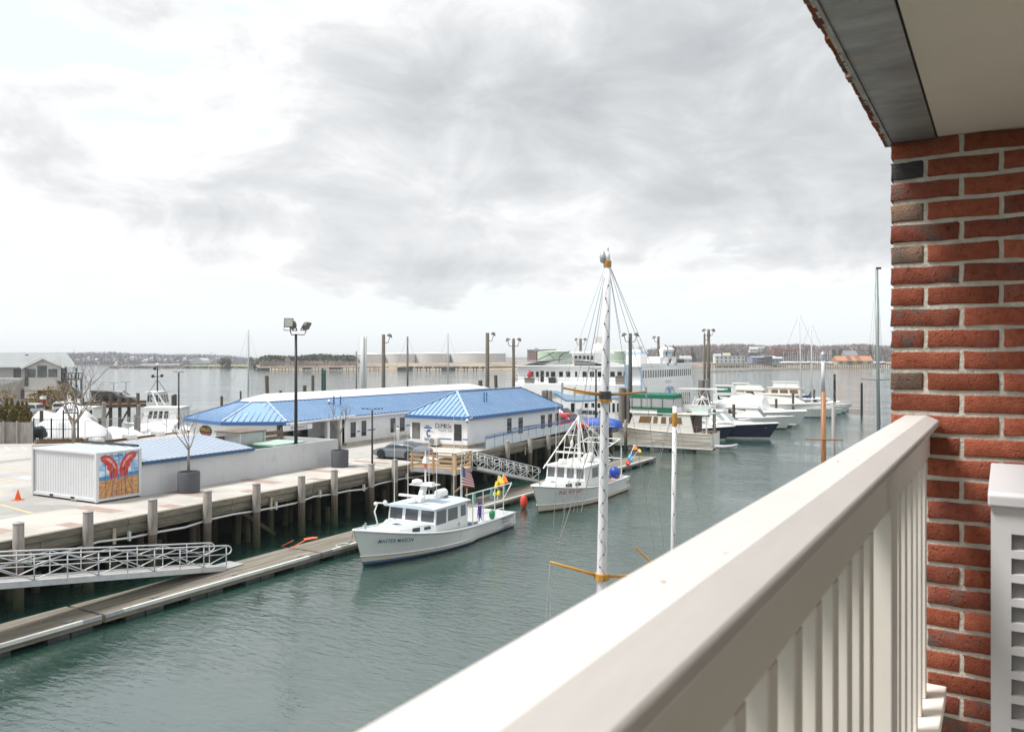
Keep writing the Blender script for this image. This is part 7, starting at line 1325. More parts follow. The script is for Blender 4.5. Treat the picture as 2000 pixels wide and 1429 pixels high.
# kerbed bed with dry planting
kb = struct(MB().bx(0, 1, 0, 1, 0, 1).build('kerb', CONC)); a, b = P(62, 873, DZ), P(205, 868, DZ); kb.data.clear_geometry(); kq = MB().beam(a + Vector((0, 0, .08)), b + Vector((0, 0, .08)), .2, .16); kb.data.from_pydata([tuple(p) for p in kq.v], [], kq.f)
q = MB(); a, b = P(72, 866, DZ), P(200, 862, DZ)
for k in range(1600):
    t = rnd.random(); c = a.lerp(b, t) + CD * rnd.uniform(-.6, .6); h_ = rnd.uniform(.2, .55); w_ = CR * rnd.uniform(.01, .03); l_ = CR * rnd.uniform(-.15, .15); q.add([c - w_, c + w_, c + l_ + Vector((0, 0, h_))], [[0, 1, 2]])
stuff(tag(q.build('dry_grass', mat('dry_stalks', (.19, .12, .075), .9, var=.3, vscale=3)), 'dry brown groundcover in the kerbed bed by the gate', 'grass'))
# iron fence with arched gate
gf = thing('iron_fence', 'green iron picket fence with an arched gate by the lot', 'fence', P(110, 862, DZ)); IRON = mat('iron_green', (.02, .05, .055), .5); Zg = 72.5
k = 67
while k < 155: MB().cyl(PD(k, 862, Zg), PD(k, 818 if not 124 < k < 152 else 797 - 0, Zg), .02, n=4).build('picket', IRON, gf); k += 2.9
for y in (819, 838, 858): MB().beam(PD(66, y, Zg), PD(155, y, Zg), .03, .05).build('rail', IRON, gf)
for px in (66, 100, 123.5, 152): MB().beam(PD(px, 864, Zg), PD(px, 806 if px > 120 else 816, Zg), .09, .09).build('post', IRON, gf)
arch = [PD(138 + 14.5 * math.cos(R(a)), 806 - 20 * math.sin(R(a)), Zg) for a in range(0, 181, 15)]; MB().tube(arch, .06, 6).build('arch', IRON, gf); MB().beam(PD(123, 806, Zg), PD(153, 806, Zg), .05, .1).build('arch_bar', IRON, gf)
for a in (40, 65, 90, 115, 140): MB().cyl(PD(138 + 14 * math.cos(R(a)), 806 - 19 * math.sin(R(a)), Zg), PD(138 + 3 * math.cos(R(a)), 803, Zg), .03, n=4).build('arch_scroll', IRON, gf)
t = thing('bare_tree', 'bare spreading tree in the kerbed bed beside the arched gate', 'tree', P(144, 866, DZ)); bare_tree(t, P(144, 866, DZ), 6.2, .16, 21, .75, 5, 0, .32)
t = thing('bare_tree', 'bare thin tree beside the stairs of the marina house', 'tree', PD(160, 790, 118)); bare_tree(t, (PD(160, 790, 118).x, PD(160, 790, 118).y, 2.2), 8.5, .16, 5, .7, 5, 0, .3)
t = thing('bare_tree', 'bare branching tree at the picture edge before the porch', 'tree', PD(6, 790, 112)); bare_tree(t, (PD(6, 790, 112).x, PD(6, 790, 112).y, 2.2), 6.5, .14, 8, .7, 5, 0, .3)
# chain fence along the bulkhead, timber bulkhead
cf = thing('chain_fence', 'galvanised pipe and wire fence along the marina bulkhead', 'fence', bB); A_, B_ = P(166, 862, 2.9), P(392, 836, 2.9); hA = Vector((0, 0, 1.75))
for k in range(7): c = A_.lerp(B_, k / 6); MB().cyl(c - Vector((0, 0, .3)), c + hA, .035, n=6).build('post', GALV, cf)
MB().tube([A_ + hA, B_ + hA], .025, 5).build('top_rail', GALV, cf); q = MB()
n = 90
for k in range(n): c = A_.lerp(B_, k / n); d_ = (B_ - A_) / n * 4; q.tube([c + Vector((0, 0, .05)), c + d_ + hA], .004, 3); q.tube([c + hA, c + d_ + Vector((0, 0, .05))], .004, 3)
stuff(q.build('wire_mesh', GALV, cf))
bk = thing('timber_bulkhead', 'heavy brown timber bulkhead edge of the marina basin', 'bulkhead', bB); BKT = mat('bulkhead_timber', (.15, .10, .06), .9, var=.35, vscale=1.5, objrand=.15)
for k in range(6): a = A_.lerp(B_, k / 6); b = A_.lerp(B_, (k + .985) / 6); MB().beam(a + Vector((0, 0, -.25)) - CD * .3, b + Vector((0, 0, -.25)) - CD * .3, .35, .35).build('timber', BKT, bk); MB().beam(a + Vector((0, 0, -.7)) - CD * .3, b + Vector((0, 0, -.7)) - CD * .3, .3, .5).build('timber', BKT, bk)
for k in (.12, .38, .62, .82): c = A_.lerp(B_, k) - CD * .8; tag(MB().bx(c.x - .6, c.x + .6, c.y - .35, c.y + .35, DZ + .005, DZ + .4).build('concrete_block', WHITE), ['first', 'second', 'third', 'fourth'][[.12, .38, .62, .82].index(k)] + ' pale concrete block from the left along the timber bulkhead', 'block', 'blocks at the bulkhead')
# boats laid up in the basin
def wrapped(label, px0, px1, ytop, Z, depth, ybase=None, peak=.45, m=None):
    c = PD((px0 + px1) / 2, 850, Z); w = (px1 - px0) / FPX * Z; zt = PD(0, ytop, Z).z; o = thing('wrapped_boat', label, 'boat', (c.x, c.y, 0), YAW, 'boats laid up in the basin'); h_ = zt
    secs = []
    for t, k, hh in ((0, .25, .62), (.12, .75, .78), (peak * .7, 1, .95), (peak, 1, 1.0), (.75, 1, .86), (.95, .9, .66), (1, .8, .55)):
        x = (t - .5) * w; secs.append([Vector((x, y * k * depth / 2, z * (1 if z < .5 else hh) * h_)) for y, z in ((1, .12), (1.02, .45), (.7, .8), (0, 1), (-.7, .8), (-1.02, .45), (-1, .12))])
    MB().loft(secs).build('cover', m or WRAP, o, local=True, auto=30); MB().loft([[Vector((x * w, y * depth / 2 * k, z)) for y, z in ((.95, h_ * .3), (.6, -.2), (-.6, -.2), (-.95, h_ * .3))] for x, k in ((-.47, .2), (-.3, .8), (.3, .95), (.49, .85))]).build('hull', GEL, o, local=True); return o
wrapped('large dome of white shrink wrap over a boat behind the iron fence', 62, 212, 805, 84, 5, None, .5); wrapped('low white covered boat behind the chain fence', 188, 292, 832, 86, 4.2, None, .3); wrapped('white wrapped hull with pale blue tint beside the green lamp post', 246, 388, 818, 92, 5, None, .75); wrapped('white covered boat below the marina house bay', 106, 180, 786, 108, 4, None, .4); wrapped('long low white covered boat right of the grills fence', 60, 130, 800, 98, 4, None, .3)
def mboat(label, px0, px1, ywl, Z, zsh, hullm=GEL, bow=-1):
    c = PD((px0 + px1) / 2, ywl, Z); L = (px1 - px0) / FPX * Z; o = thing('motor_boat', label, 'boat', (c.x, c.y, 0), YAW + (math.pi if bow < 0 else 0), 'boats afloat in the marina'); sh, h = hull(o, L, L * .3, zsh * 1.25, zsh, [hullm, BOOT, BOTT], rake=1.1, n=14); deck(o, sh, -L / 2 + .1, L / 2 - .2, GEL, -.02); strip(o, sh, .05, GEL, 'rub_rail'); return o, sh, L
o, s_, L = mboat('white pilothouse boat with three dark side windows near the green lamp post', 242, 372, 0, 96, 2.0); house(o, -L * .42, L * .18, 1.7, 1.5, 1.9, 4.3, .7, .1, GEL, 'pilothouse', tum=.1, wins=[(.30, .42, .5, .85), (.47, .57, .5, .85), (.62, .72, .5, .85), (.76, .86, .5, .85)], front=3, frontr=(.5, .88), roof_over=.3); railing(o, [(L * .2, 1.4, 2.2), (L * .35, .9, 2.3), (L * .48, .1, 2.4)], .7)
MB().tube([(-.5, -1, 4.5), (.3, -.6, 6.0), (.3, .6, 6.0), (-.5, 1, 4.5)], .08, 6).build('arch', GEL, o, local=True)
o, s_, L = mboat('white patrol style boat with dark mast of lights and radar', 281, 342, 0, 118, 2.2, GEL, 1); house(o, -L * .3, L * .25, 1.5, 1.3, 2.2, 5.2, .5, .2, GEL, 'wheelhouse', tum=.1, wins=[(.05, .2, .55, .88), (.24, .4, .55, .88), (.44, .6, .55, .88), (.64, .8, .55, .88), (.84, .97, .55, .88)], front=3, frontr=(.5, .88), roof_over=.3)
mm = MB().cyl((-.3, 0, 5.2), (-.3, 0, 9.0), .12, .08, 8).build('mast', DARK, o, local=True); MB().beam((-.3, -1.5, 7.4), (-.3, 1.5, 7.4), .1, .1).beam((-.3, -.9, 8.4), (-.3, .9, 8.4), .08, .08).build('crossarm', DARK, mm, local=True); MB().beam((-.3, 0, 7.0), (-.3, 2.8, 5.2), .06, .06).beam((-.3, 0, 7.0), (-.3, -2.8, 5.2), .06, .06).build('mast_strut', DARK, mm, local=True)
for y, z in ((-1.5, 7.5), (1.5, 7.5), (-.9, 8.6), (0, 9.1)): MB().ball((-.3, y, z), .25, n=8).build('mast_lamp', DARK if z < 9 else GEL, mm, local=True)
o, s_, L = mboat('brown and white cabin boat under the boatyard pier', 150, 200, 0, 112, 1.9, mat('hull_maroon', (.14, .03, .03), .4)); house(o, -L * .35, L * .2, 1.3, 1.1, 1.7, 3.4, .6, .1, GEL, 'cabin', wins=[(.1, .4, .4, .8), (.5, .85, .4, .8)], roof_over=.3)
# boatyard pier with posts and parked cars
bp_ = thing('boatyard_pier', 'brown timber pier of the boatyard with cross bracing', 'pier', PD(230, 790, 125)); a, b = PD(165, 792, 122), PD(288, 786, 126); MB().beam((a.x, a.y, 3.0), (b.x, b.y, 3.0), 7, .5).build('deck', BKT, bp_); MB().beam((a.x, a.y, 3.4) , (b.x, b.y, 3.4), .3, .35).build('kerb_timber', BKT, bp_)
for k in range(8): c = a.lerp(b, k / 7) - CD * 3.2; MB().cyl((c.x, c.y, -1), (c.x, c.y, 4.0 + rnd.uniform(0, 1.0)), .24, n=8).build('pile', POLEW, bp_)
for k in (1, 3, 5): c, d_ = a.lerp(b, k / 7) - CD * 3, a.lerp(b, (k + 1) / 7) - CD * 3; MB().beam((c.x, c.y, .3), (d_.x, d_.y, 2.7), .12, .25).build('brace', BKT, bp_)
MB().bx(0, .1, 0, .1, 0, .1).xf(Matrix.Translation(PD(182, 780, 135))).build('sign_post', BKT, bp_)
br_ = thing('storage_shed', 'low brown shed standing on the boatyard pier', 'shed', PD(200, 775, 132)); ext([(178, 778), (222, 778), (222, 765), (178, 765)], 132, 4, br_, 'wall', mat('shed_brown', (.24, .19, .16), .9, var=.2)); ext([(176, 765), (224, 765), (223, 763.6), (177, 763.6)], 131.7, 4.6, br_, 'roof', BKT)
def ycar(label, px, Z, paint, rz, z=3.27): c = PD(px, 780, Z); car('parked_car', label, SUV, paint, (c.x, c.y, z), rz, (-1.4, 1.45), (1, 5), (4, 6), (0, 1), RIML, .35, 'cars at the boatyard', False)
ycar('black car parked on the boatyard pier', 219, 125, BPAINT, YAW); ycar('grey car parked behind the black one on the boatyard pier', 238, 127, SPAINT, YAW + .1); ycar('silver car parked in front of the marina house', 52, 112, SPAINT, YAW + 2.9, 2.21); ycar('white car parked near the boatyard stairs', 140, 116, WPAINT, YAW + .2, 2.21)
for i, (px, yt, Z, r, lab) in enumerate(((81, 802, 95, .3, 'short brown pile among the covered boats'), (203, 786, 88, .3, 'tall grey pile left of the pilothouse boat'), (265, 810, 90, .28, 'lower pile of the pair at the pilothouse boat'), (271, 791, 90, .26, 'taller pile of the pair at the pilothouse boat'), (338, 772, 105, .3, 'left dark pile of the tied pair behind the pilothouse boat'), (342, 770, 106, .3, 'right dark pile of the tied pair behind the pilothouse boat'))): pile(lab, px, yt, Z, r, GP if i in (1, 2, 3) else POLEW, 0, 'marina piles')
yfl = thing('marina_float', 'pale marina float in front of the boatyard pier', 'dock', PD(240, 815, 112)); a, b = PD(205, 0, 108), PD(275, 0, 112); MB().beam((a.x, a.y, .5), (b.x, b.y, .5), 1.6, .3).build('deck', FLW, yfl); MB().beam((a.x, a.y, .58) , (b.x, b.y, .58), .2, .2).build('rub_strip', EDGEW, yfl)
for px, yt, lab in ((176, 745, 'thin twin headed lamp of the boatyard left of the pier shed'), (222, 747, 'thin twin headed lamp beside the black car on the pier'), (246, 746, 'thin twin headed lamp at the end of the boatyard pier'), (85, 752, 'thin twin headed lamp in front of the gable bay')): led_lamp(lab, px, yt, 128, .05, .7)
sp2 = thing('barrel_sign', 'white and red post sign among the shrubs at the boatyard', 'sign', PD(83, 790, 113)); c = PD(84, 778, 113); MB().bx(c.x - .3, c.x + .3, c.y - .2, c.y + .2, 2.2, 4.4).build('board', mat('sign_maroon', (.25, .02, .03), .7), sp2); MB().bx(c.x - .35, c.x + .35, c.y - .25, c.y + .25, 4.4, 4.8).build('cap', WHITE, sp2)

# ================================================================ far shores
def shore(name, label, prof, Z, depth, m, back=0.0):
    """low land: prof lists (px, y of the top edge); waterline follows from Z; slopes up from the water over `depth`"""
    q = MB(); secs = []
    for px, yt in prof:
        f = PD(px, 700, Z); f.z = -.3; t = PD(px, yt, Z + depth * .5); b = PD(px, yt, Z + depth); e = f + CD * depth * .05; e.z = min(1.2, t.z * .5); bb = b + CD * depth * .3; bb.z = -.3; b.z = t.z; secs.append([f, e, t, b, bb])
    q.loft(secs, caps=False); o = q.build(name, m, auto=60); struct(o); return o
WOODF = mat('far_wood_ground', (.17, .15, .15), .95, var=.35, vscale=.03); GRASSF = mat('far_grass', (.22, .26, .07), .95, var=.3, vscale=.05); ROCKF = mat('far_rock', (.24, .21, .18), .95, var=.4, vscale=.2); SANDF = mat('far_earth', (.25, .205, .15), .95, var=.35, vscale=.05)
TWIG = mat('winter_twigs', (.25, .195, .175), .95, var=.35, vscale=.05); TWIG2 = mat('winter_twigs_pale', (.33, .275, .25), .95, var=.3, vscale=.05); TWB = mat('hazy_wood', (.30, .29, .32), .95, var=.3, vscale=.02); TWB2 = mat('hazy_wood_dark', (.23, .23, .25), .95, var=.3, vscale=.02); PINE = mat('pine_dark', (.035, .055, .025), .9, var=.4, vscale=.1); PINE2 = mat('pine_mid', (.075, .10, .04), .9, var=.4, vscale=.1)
def woods(name, label, prof, Z, depth, n, s, mats, seed, low=None, bare=False):
    """mass of tree crowns: many small leaf faces between the ground and the skyline profile"""
    q_ = random.Random(seed); q = MB(); px0, px1 = prof[0][0], prof[-1][0]
    def top(px):
        for (a, ya), (b, yb) in zip(prof, prof[1:]):
            if a <= px <= b: return ya + (yb - ya) * (px - a) / max(1e-6, b - a)
        return prof[-1][1]
    for i in range(n):
        px = q_.uniform(px0, px1); zz = Z + q_.random() * depth; yt = top(px) + q_.uniform(-.8, 1.6); zt = PD(px, yt, zz).z; base = PD(px, 700, zz); base.z = 0; zl = (low if low is not None else 1.0); hgt = max(1.5, zt - zl); rr = s * q_.uniform(1.6, 3.2); ct = q_.uniform(.35, 1.0) * hgt + zl - rr * .5; mi = q_.randrange(len(mats))
        for k in range(9):
            p = base + Vector((q_.gauss(0, rr * .45), q_.gauss(0, rr * .45), ct + q_.gauss(0, rr * .45))); p.z = min(p.z, zl + hgt + .3); a = Vector((q_.uniform(-1, 1), q_.uniform(-1, 1), q_.uniform(-1, 1))).normalized() * s * q_.uniform(.5, 1.1); b = a.cross(Vector((q_.uniform(-1, 1), q_.uniform(-1, 1), q_.uniform(-1, 1)))).normalized() * s * q_.uniform(.4, .9)
            if bare: a = Vector((q_.uniform(-.5, .5), q_.uniform(-.5, .5), 1)) * s * q_.uniform(.6, 1.3); b = CR * (s * q_.uniform(.12, .3))
            q.add([p - a, p + b, p + a, p - b], [[0, 1, 2, 3]], mi)
    return stuff(tag(q.build(name, mats), label, 'woods'))
def far_house(label, px, yb, Z, w, h, m, roofm, rz=0, ridge=.45, wins=2, dep=None, name='far_house', flat=False):
    c = PD(px, yb, Z); dep = dep or w * .8; M = Matrix.Translation(c) @ Matrix.Rotation(YAW + rz, 4, 'Z'); o = thing(name, label, 'house', c, YAW + rz, 'houses on the far shore'); MB().bx(-w / 2, w / 2, 0, dep, -1, h).build('wall', m, o, local=True)
    if flat: MB().bx(-w / 2 - .3, w / 2 + .3, -.3, dep + .3, h, h + .5).build('roof', roofm, o, local=True)
    else: MB().add([(-w / 2 - .4, -.4, h), (w / 2 + .4, -.4, h), (w / 2 + .4, dep + .4, h), (-w / 2 - .4, dep + .4, h), (-w / 2 - .4, dep / 2, h + dep * ridge), (w / 2 + .4, dep / 2, h + dep * ridge)], [[0, 1, 5, 4], [2, 3, 4, 5], [1, 2, 5], [3, 0, 4], [3, 2, 1, 0]]).build('roof', roofm, o, local=True)
    nf = max(1, int(h / 3))
    for j in range(nf):
        for k in range(wins): x = -w / 2 + w * (k + .5) / wins; MB().bx(x - w / wins * .2, x + w / wins * .2, -.08, .1, h * (j + .3) / nf, h * (j + .75) / nf).build('window', GLASS, o, local=True)
    return o
HW = mat('far_white', (.68, .68, .67), .7); HG = mat('far_grey', (.42, .43, .44), .7); HT = mat('far_tan', (.45, .38, .28), .8); HR = mat('far_roof', (.22, .22, .23), .8); HB = mat('far_brick', (.30, .11, .085), .85, var=.15); HGREEN = mat('far_pale_green', (.50, .60, .46), .6, var=.04, vscale=.1); HO = mat('far_orange_roof', (.45, .2, .1), .8); HBL = mat('far_blue_grey', (.24, .27, .34), .7)
# -- left: hazy wooded shore with houses
LZ = 1500
prof = [(-600, 691), (-300, 690), (0, 692), (140, 691.5), (180, 690), (225, 690), (260, 693), (300, 693), (330, 695), (370, 694.5), (410, 695), (445, 697), (470, 700), (500, 703), (520, 706)]
shore('far_hillside', '', [(a, b + 4.5) for a, b in prof], LZ, 300, WOODF)
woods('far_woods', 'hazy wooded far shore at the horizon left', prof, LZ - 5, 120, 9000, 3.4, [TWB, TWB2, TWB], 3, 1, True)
q_ = random.Random(5); hn = ['by the water', 'among the trees', 'near the ridge', 'below the ridge', 'at the cove', 'beside a clearing']
for i in range(26):
    px = 150 + i * 11.5 + q_.uniform(-4, 4); yb = q_.uniform(702, 709.5); far_house((ords + ['twenty-first', 'twenty-second', 'twenty-third', 'twenty-fourth', 'twenty-fifth', 'twenty-sixth'])[i] + ' tiny pale house from the left along the hazy far shore', px, yb, LZ - 8 , q_.uniform(4, 8), q_.uniform(2.5, 4), q_.choice([HW, HW, HG]), q_.choice([HR, HG]), q_.uniform(-.5, .5), .4, 2)
ark = thing('tank_dome', 'pale arched dome standing at the end of the hazy shore', 'dome', PD(385, 708, 1200)); MB().add([PD(385 + 12 * math.cos(R(a)), 710 - 11 * math.sin(R(a)), 1200) + CD * d_ for d_ in (0, 30) for a in range(0, 181, 12)], [list(range(16))[::-1]] + [[i, i + 1, 17 + i, 16 + i] for i in range(15)]).build('shell', mat('dome_pale', (.48, .5, .5), .6), ark)
for i, px in enumerate((412, 417, 419.5, 422)): p, t = PD(px, 710, 1100), PD(px, (687, 692, 691, 692)[i], 1100); tag(MB().cyl(p, t, .8, .5, 6).build('chimney_stack', HG), ['first', 'second', 'third', 'last'][i] + ' thin stack in the row beside the pale dome', 'stack', 'far stacks')
# -- low grassy point with a small lighthouse
shore('grassy_point', '', [(190, 718.6), (222, 717), (240, 716.4), (300, 716), (340, 715.5), (380, 713.5), (420, 712.5), (450, 712), (480, 713), (510, 714), (560, 713), (640, 712), (700, 712)], 880, 60, GRASSF)
rk = MB(); q_ = random.Random(9)
for i in range(900):
    px = q_.uniform(215, 700); p = PD(px, 700, 878 + q_.uniform(-3, 3)); s = q_.uniform(.6, 2.0); p.z = q_.uniform(-.2, 1.6); rk.ball(p, s, (1, 1, .7), 5, 3)
stuff(tag(rk.build('shore_rocks', ROCKF), 'brown rocks lining the grassy point', 'rocks'))
lh = thing('lighthouse', 'short white lighthouse at the tip of the rocky point', 'lighthouse', PD(228, 717, 880)); c = PD(227, 716.5, 880); c.z = 0; MB().bx(c.x - 4, c.x + 4, c.y - 3, c.y + 3, 0, 2.6).build('foundation', ROCKF, lh); MB().lathe([(1.9, 2.6), (1.6, 4.6), (1.9, 4.7), (1.9, 4.9), (1.0, 5.0), (1.0, 6.0), (1.2, 6.1), (.1, 6.9)], c, 12).build('tower', HW, lh)
for i, (px, w, h_) in enumerate(((292, 8, 1.6), (330, 7, 2.0))): far_house(['dark low shed row on the grassy point', 'second dark low shed on the grassy point'][i], px, 716.5, 900, w * 3, h_, mat('far_dark', (.05, .05, .05), .9), HR, 0, .1, 3)
for i, (px, yt, w) in enumerate(((434, 701, 6), (442, 700, 8), (447, 703, 5), (490, 699, 9), (520, 700, 8))):
    c = PD(px, 713, 870); zt = PD(px, yt, 870).z; o = thing('far_tree', ['first', 'second', 'third', 'fourth', 'fifth'][i] + ' dark tree from the left on the grassy point', 'tree', (c.x, c.y, 2), 0, 'trees on the point'); leaf_mass((c.x, c.y, zt * .55 + 1), w * .5, w * .5, zt * .45, 220, .9, rnd).build('crown', [PINE2, TWIG], o); MB().cyl((c.x, c.y, 1), (c.x, c.y, zt * .7), .4, n=5).build('trunk', BARK, o)
# -- middle: wooded park, ruined pier, watch tower
shore('park_shore', '', [(500, 712), (560, 711), (640, 710.5), (700, 710), (760, 709), (900, 708.5), (1000, 707), (1100, 706), (1300, 706)], 720, 80, SANDF)
woods('park_woods', 'dark green pine grove on the far park shore', [(505, 704), (512, 699), (525, 696), (545, 696), (556, 698), (570, 697), (590, 697), (605, 694), (620, 693), (640, 694), (660, 696), (680, 695), (692, 697)], 760, 40, 2600, 1.7, [PINE, PINE2, PINE2], 11, 2); woods('park_brush', 'brown bare brush in front of the far pine grove', [(510, 706), (560, 706), (600, 706), (660, 706), (694, 707)], 742, 12, 900, 1.2, [TWIG, TWIG2], 12, 2, True)
wtw = thing('pier_tower', 'old lifting tower with red roof on the ruined pier', 'tower', PD(560, 716, 705)); ext([(557, 716), (566, 716), (566, 700), (557, 700)], 705, 4, wtw, 'frame', HG); ext([(555.5, 700), (567.5, 700), (564, 696.5), (559, 696.5)], 704.5, 5, wtw, 'roof', HO); ext([(557.5, 708), (565.5, 708), (565.5, 704.5), (557.5, 704.5)], 704.6, .3, wtw, 'cabin_band', HBL)
rp_ = thing('ruined_pier', 'long dark ruined timber pier along the far park shore', 'pier', PD(620, 718, 700)); DKW = mat('far_dark_timber', (.06, .055, .05), .9, var=.4, vscale=.2)
ext([(502, 723.5), (527, 723.5), (527, 718), (502, 718)], 690, 6, rp_, 'crib', DKW); ext([(527, 718.5), (760, 717.5), (760, 716.3), (527, 717)], 698, 5, rp_, 'deck', DKW)
for k in range(34): px = 530 + k * 6.6 + rnd.uniform(-2, 2); ext([(px, 723), (px + 1.2, 723), (px + 1.2, 717), (px, 717)], 697, 1, rp_, 'pile', DKW)
for a, b in ((592, 608), (643, 668)): ext([(a, 721.5), (b, 721.5), (b, 717), (a, 717)], 696, 4, rp_, 'crib', DKW)
rp2 = thing('ruined_wharf', 'dark ruined wharf with white pile tops in front of the far tanks', 'pier', PD(860, 722, 690)); ext([(776, 725), (806, 725), (806, 715), (776, 717)], 686, 5, rp2, 'crib', DKW); ext([(806, 719), (955, 719), (955, 716), (806, 716)], 690, 5, rp2, 'deck', DKW)
for k in range(24): px = 808 + k * 6.1; ext([(px, 724), (px + 2, 724), (px + 2, 714.5 + rnd.uniform(0, 2)), (px, 715)], 688, 1, rp2, 'pile', DKW if k % 3 else HW)
ext([(862, 723), (888, 723), (888, 716), (862, 716)], 687, 5, rp2, 'crib', DKW); ext([(955, 718.5), (1010, 717.5), (1010, 715.5), (955, 716)], 700, 3, rp2, 'deck', DKW)
TANK = mat('tank_white', (.60, .585, .575), .7, var=.04, vscale=.03)
for i, (a, b, yt) in enumerate(((692, 752, 691.5), (748, 812, 690.5), (806, 880, 690), (876, 990, 689.5))):
    Z = 790 + 12 * i; c = PD((a + b) / 2, 708, Z + 30); r_ = (b - a) / 2 / FPX * Z; zt = PD(0, yt, Z).z; o = thing('storage_tank', ['first', 'second', 'third', 'last and widest'][i] + ' white storage tank from the left beyond the water', 'tank', (c.x, c.y, 4), 0, 'white storage tanks'); MB().lathe([(r_, 0), (r_, zt), (r_ * .97, zt + .3), (.1, zt + 1.6)], (c.x, c.y, 0), 48).build('shell', TANK, o, auto=30); MB().lathe([(r_ + .15, zt - .6), (r_ + .15, zt - .3)], (c.x, c.y, 0), 48).build('rim', HW, o)
ab = thing('apartment_block', 'red brick apartment block beside the pale green tank', 'building', PD(1060, 705, 900)); ext([(1030, 706), (1048, 706), (1048, 685), (1030, 684)], 890, 12, ab, 'wall', HB); ext([(1048, 706), (1086, 706), (1086, 683), (1048, 682.5)], 895, 12, ab, 'wall', mat('far_brick_dark', (.24, .10, .085), .85)); ext([(1029, 684.5), (1087, 683), (1087, 681.6), (1029, 682.6)], 889, 14, ab, 'roof', HG); ext([(1044, 682), (1051, 682), (1051, 679.5), (1044, 679.5)], 892, 5, ab, 'plant_room', HG)
for j in range(6):
    for k in range(4): far_win(ab, 1032 + k * 4, 1034 + k * 4, 687 + j * 3, 688.4 + j * 3, 890, HW)
for i, (a, b, Z, yt) in enumerate(((1049, 1118, 640, 686), (1185, 1232, 660, 685.5))):
    c = PD((a + b) / 2, 705, Z + 14); r_ = (b - a) / 2 / FPX * Z; zt = PD(0, yt, Z).z; o = thing('storage_tank', ['pale green tank with slanting stair behind the ferry awning', 'pale green tank between pilot house and funnel'][i], 'tank', (c.x, c.y, 0), 0, 'green tanks'); MB().lathe([(r_, 0), (r_, zt), (r_ * .97, zt + .2), (.1, zt + 1)], (c.x, c.y, 0), 40).build('shell', HGREEN, o, auto=30)
    if i == 0: MB().beam(PD(1070, 689, 636), PD(1085, 703, 636), .5, .5).build('stair', DARK, o)
# -- right shore
shore('right_shore', '', [(1230, 708), (1300, 708), (1400, 708), (1500, 708), (1600, 707.5), (1700, 707), (1900, 706), (2200, 705)], 1000, 120, SANDF)
woods('shore_woods', 'brown leafless woods rising behind the right shore', [(1255, 690), (1280, 682), (1310, 678), (1340, 677), (1400, 674.5), (1440, 673), (1470, 675), (1500, 677), (1530, 675), (1570, 673), (1600, 678), (1640, 675), (1680, 673), (1720, 677), (1760, 676), (1900, 672), (2200, 670)], 1230, 120, 11000, 2.6, [TWIG, TWIG2, TWIG2], 21, 3, True)
shore('wooded_rise', '', [(1240, 700), (1300, 690), (1400, 686), (1500, 687), (1600, 687), (1750, 686), (2200, 684)], 1300, 200, WOODF)
for i, (px, yt, yb, w) in enumerate(((1301, 690, 705, 8), (1334, 689, 706, 8), (1352, 677, 706, 9), (1356, 691, 706, 7), (1381, 672, 706, 7), (1430, 690, 706, 7), (1441, 691, 706, 7), (1476, 691, 708, 10), (1628, 682, 700, 9), (1643, 681, 700, 11), (1699, 673, 696, 7))):
    Z = 1120; c = PD(px, yb, Z); zt = PD(px, yt, Z).z; o = thing('pine_tree', ['first', 'second', 'third', 'fourth', 'fifth', 'sixth', 'seventh', 'eighth', 'ninth', 'tenth', 'eleventh'][i] + ' dark evergreen from the left along the right shore', 'tree', c, 0, 'evergreens on the right shore'); hh = (zt - c.z) / 2; r_ = w / 2 / FPX * Z; leaf_mass((c.x, c.y, c.z + hh), r_ * 1.1, r_ * 1.1, hh, 420, .95, rnd, 1.0 if i not in (8, 9) else 0).build('crown', [PINE, PINE2], o); MB().cyl(c, (c.x, c.y, zt - hh * .5), .5, .2, 5).build('trunk', BARK, o)
FH = [('white gabled house beside the first evergreens', 1312, 709, 1015, 12, 4.5, HW, HR, .4), ('pale gabled house left of the low white block', 1402, 707, 1032, 9, 7, HGREEN, HG, .5), ('grey roofed house near the ferry stern', 1340, 708, 1006, 14, 4.5, HG, HG, .35), ('tan roofed house above the low white block', 1420, 700, 1085, 9, 4, HW, HT, .5), ('white house high in the bare woods', 1473, 687, 1225, 12, 4, HW, HG, .4), ('second white house high in the bare woods', 1487, 685, 1233, 9, 4, HW, HG, .4), ('dark gabled house over the orange roofs', 1663, 701, 980, 15, 4, HG, HR, .5), ('pale green shop by the boatyard masts', 1518, 708, 997, 14, 5, mat('far_teal', (.25, .36, .36), .7), HG, .2), ('white shed between the blue grey hall and the shop', 1503, 706, 1006, 16, 5, HW, HW, .15)]
for f in FH: far_house(f[0], *f[1:8], 0, f[8], 3)
far_house('long low white waterfront block with dark windows', 1426, 709, 997, 36, 8.5, HW, HW, 0, 0, 7, 10, 'waterfront_block', True); far_house('blue grey slanted boat hall on the right shore', 1486, 711, 980, 22, 8, HBL, HBL, .2, .12, 1, 14, 'boat_hall'); far_house('dark fronted annex of the boat hall', 1502, 711, 976, 8, 9, mat('far_plum', (.10, .07, .08), .8), HR, 0, 0, 1, 8, 'boat_hall', True); far_house('long orange brick school on the wooded hill', 1540, 688, 1225, 44, 4.5, mat('far_orange_brick', (.36, .17, .1), .85), HB, 0, 0, 9, 10, 'school', True)
far_house('brick end wing of the school on the hill', 1516, 690, 1218, 8, 7, HB, HB, 0, 0, 1, 8, 'school', True)
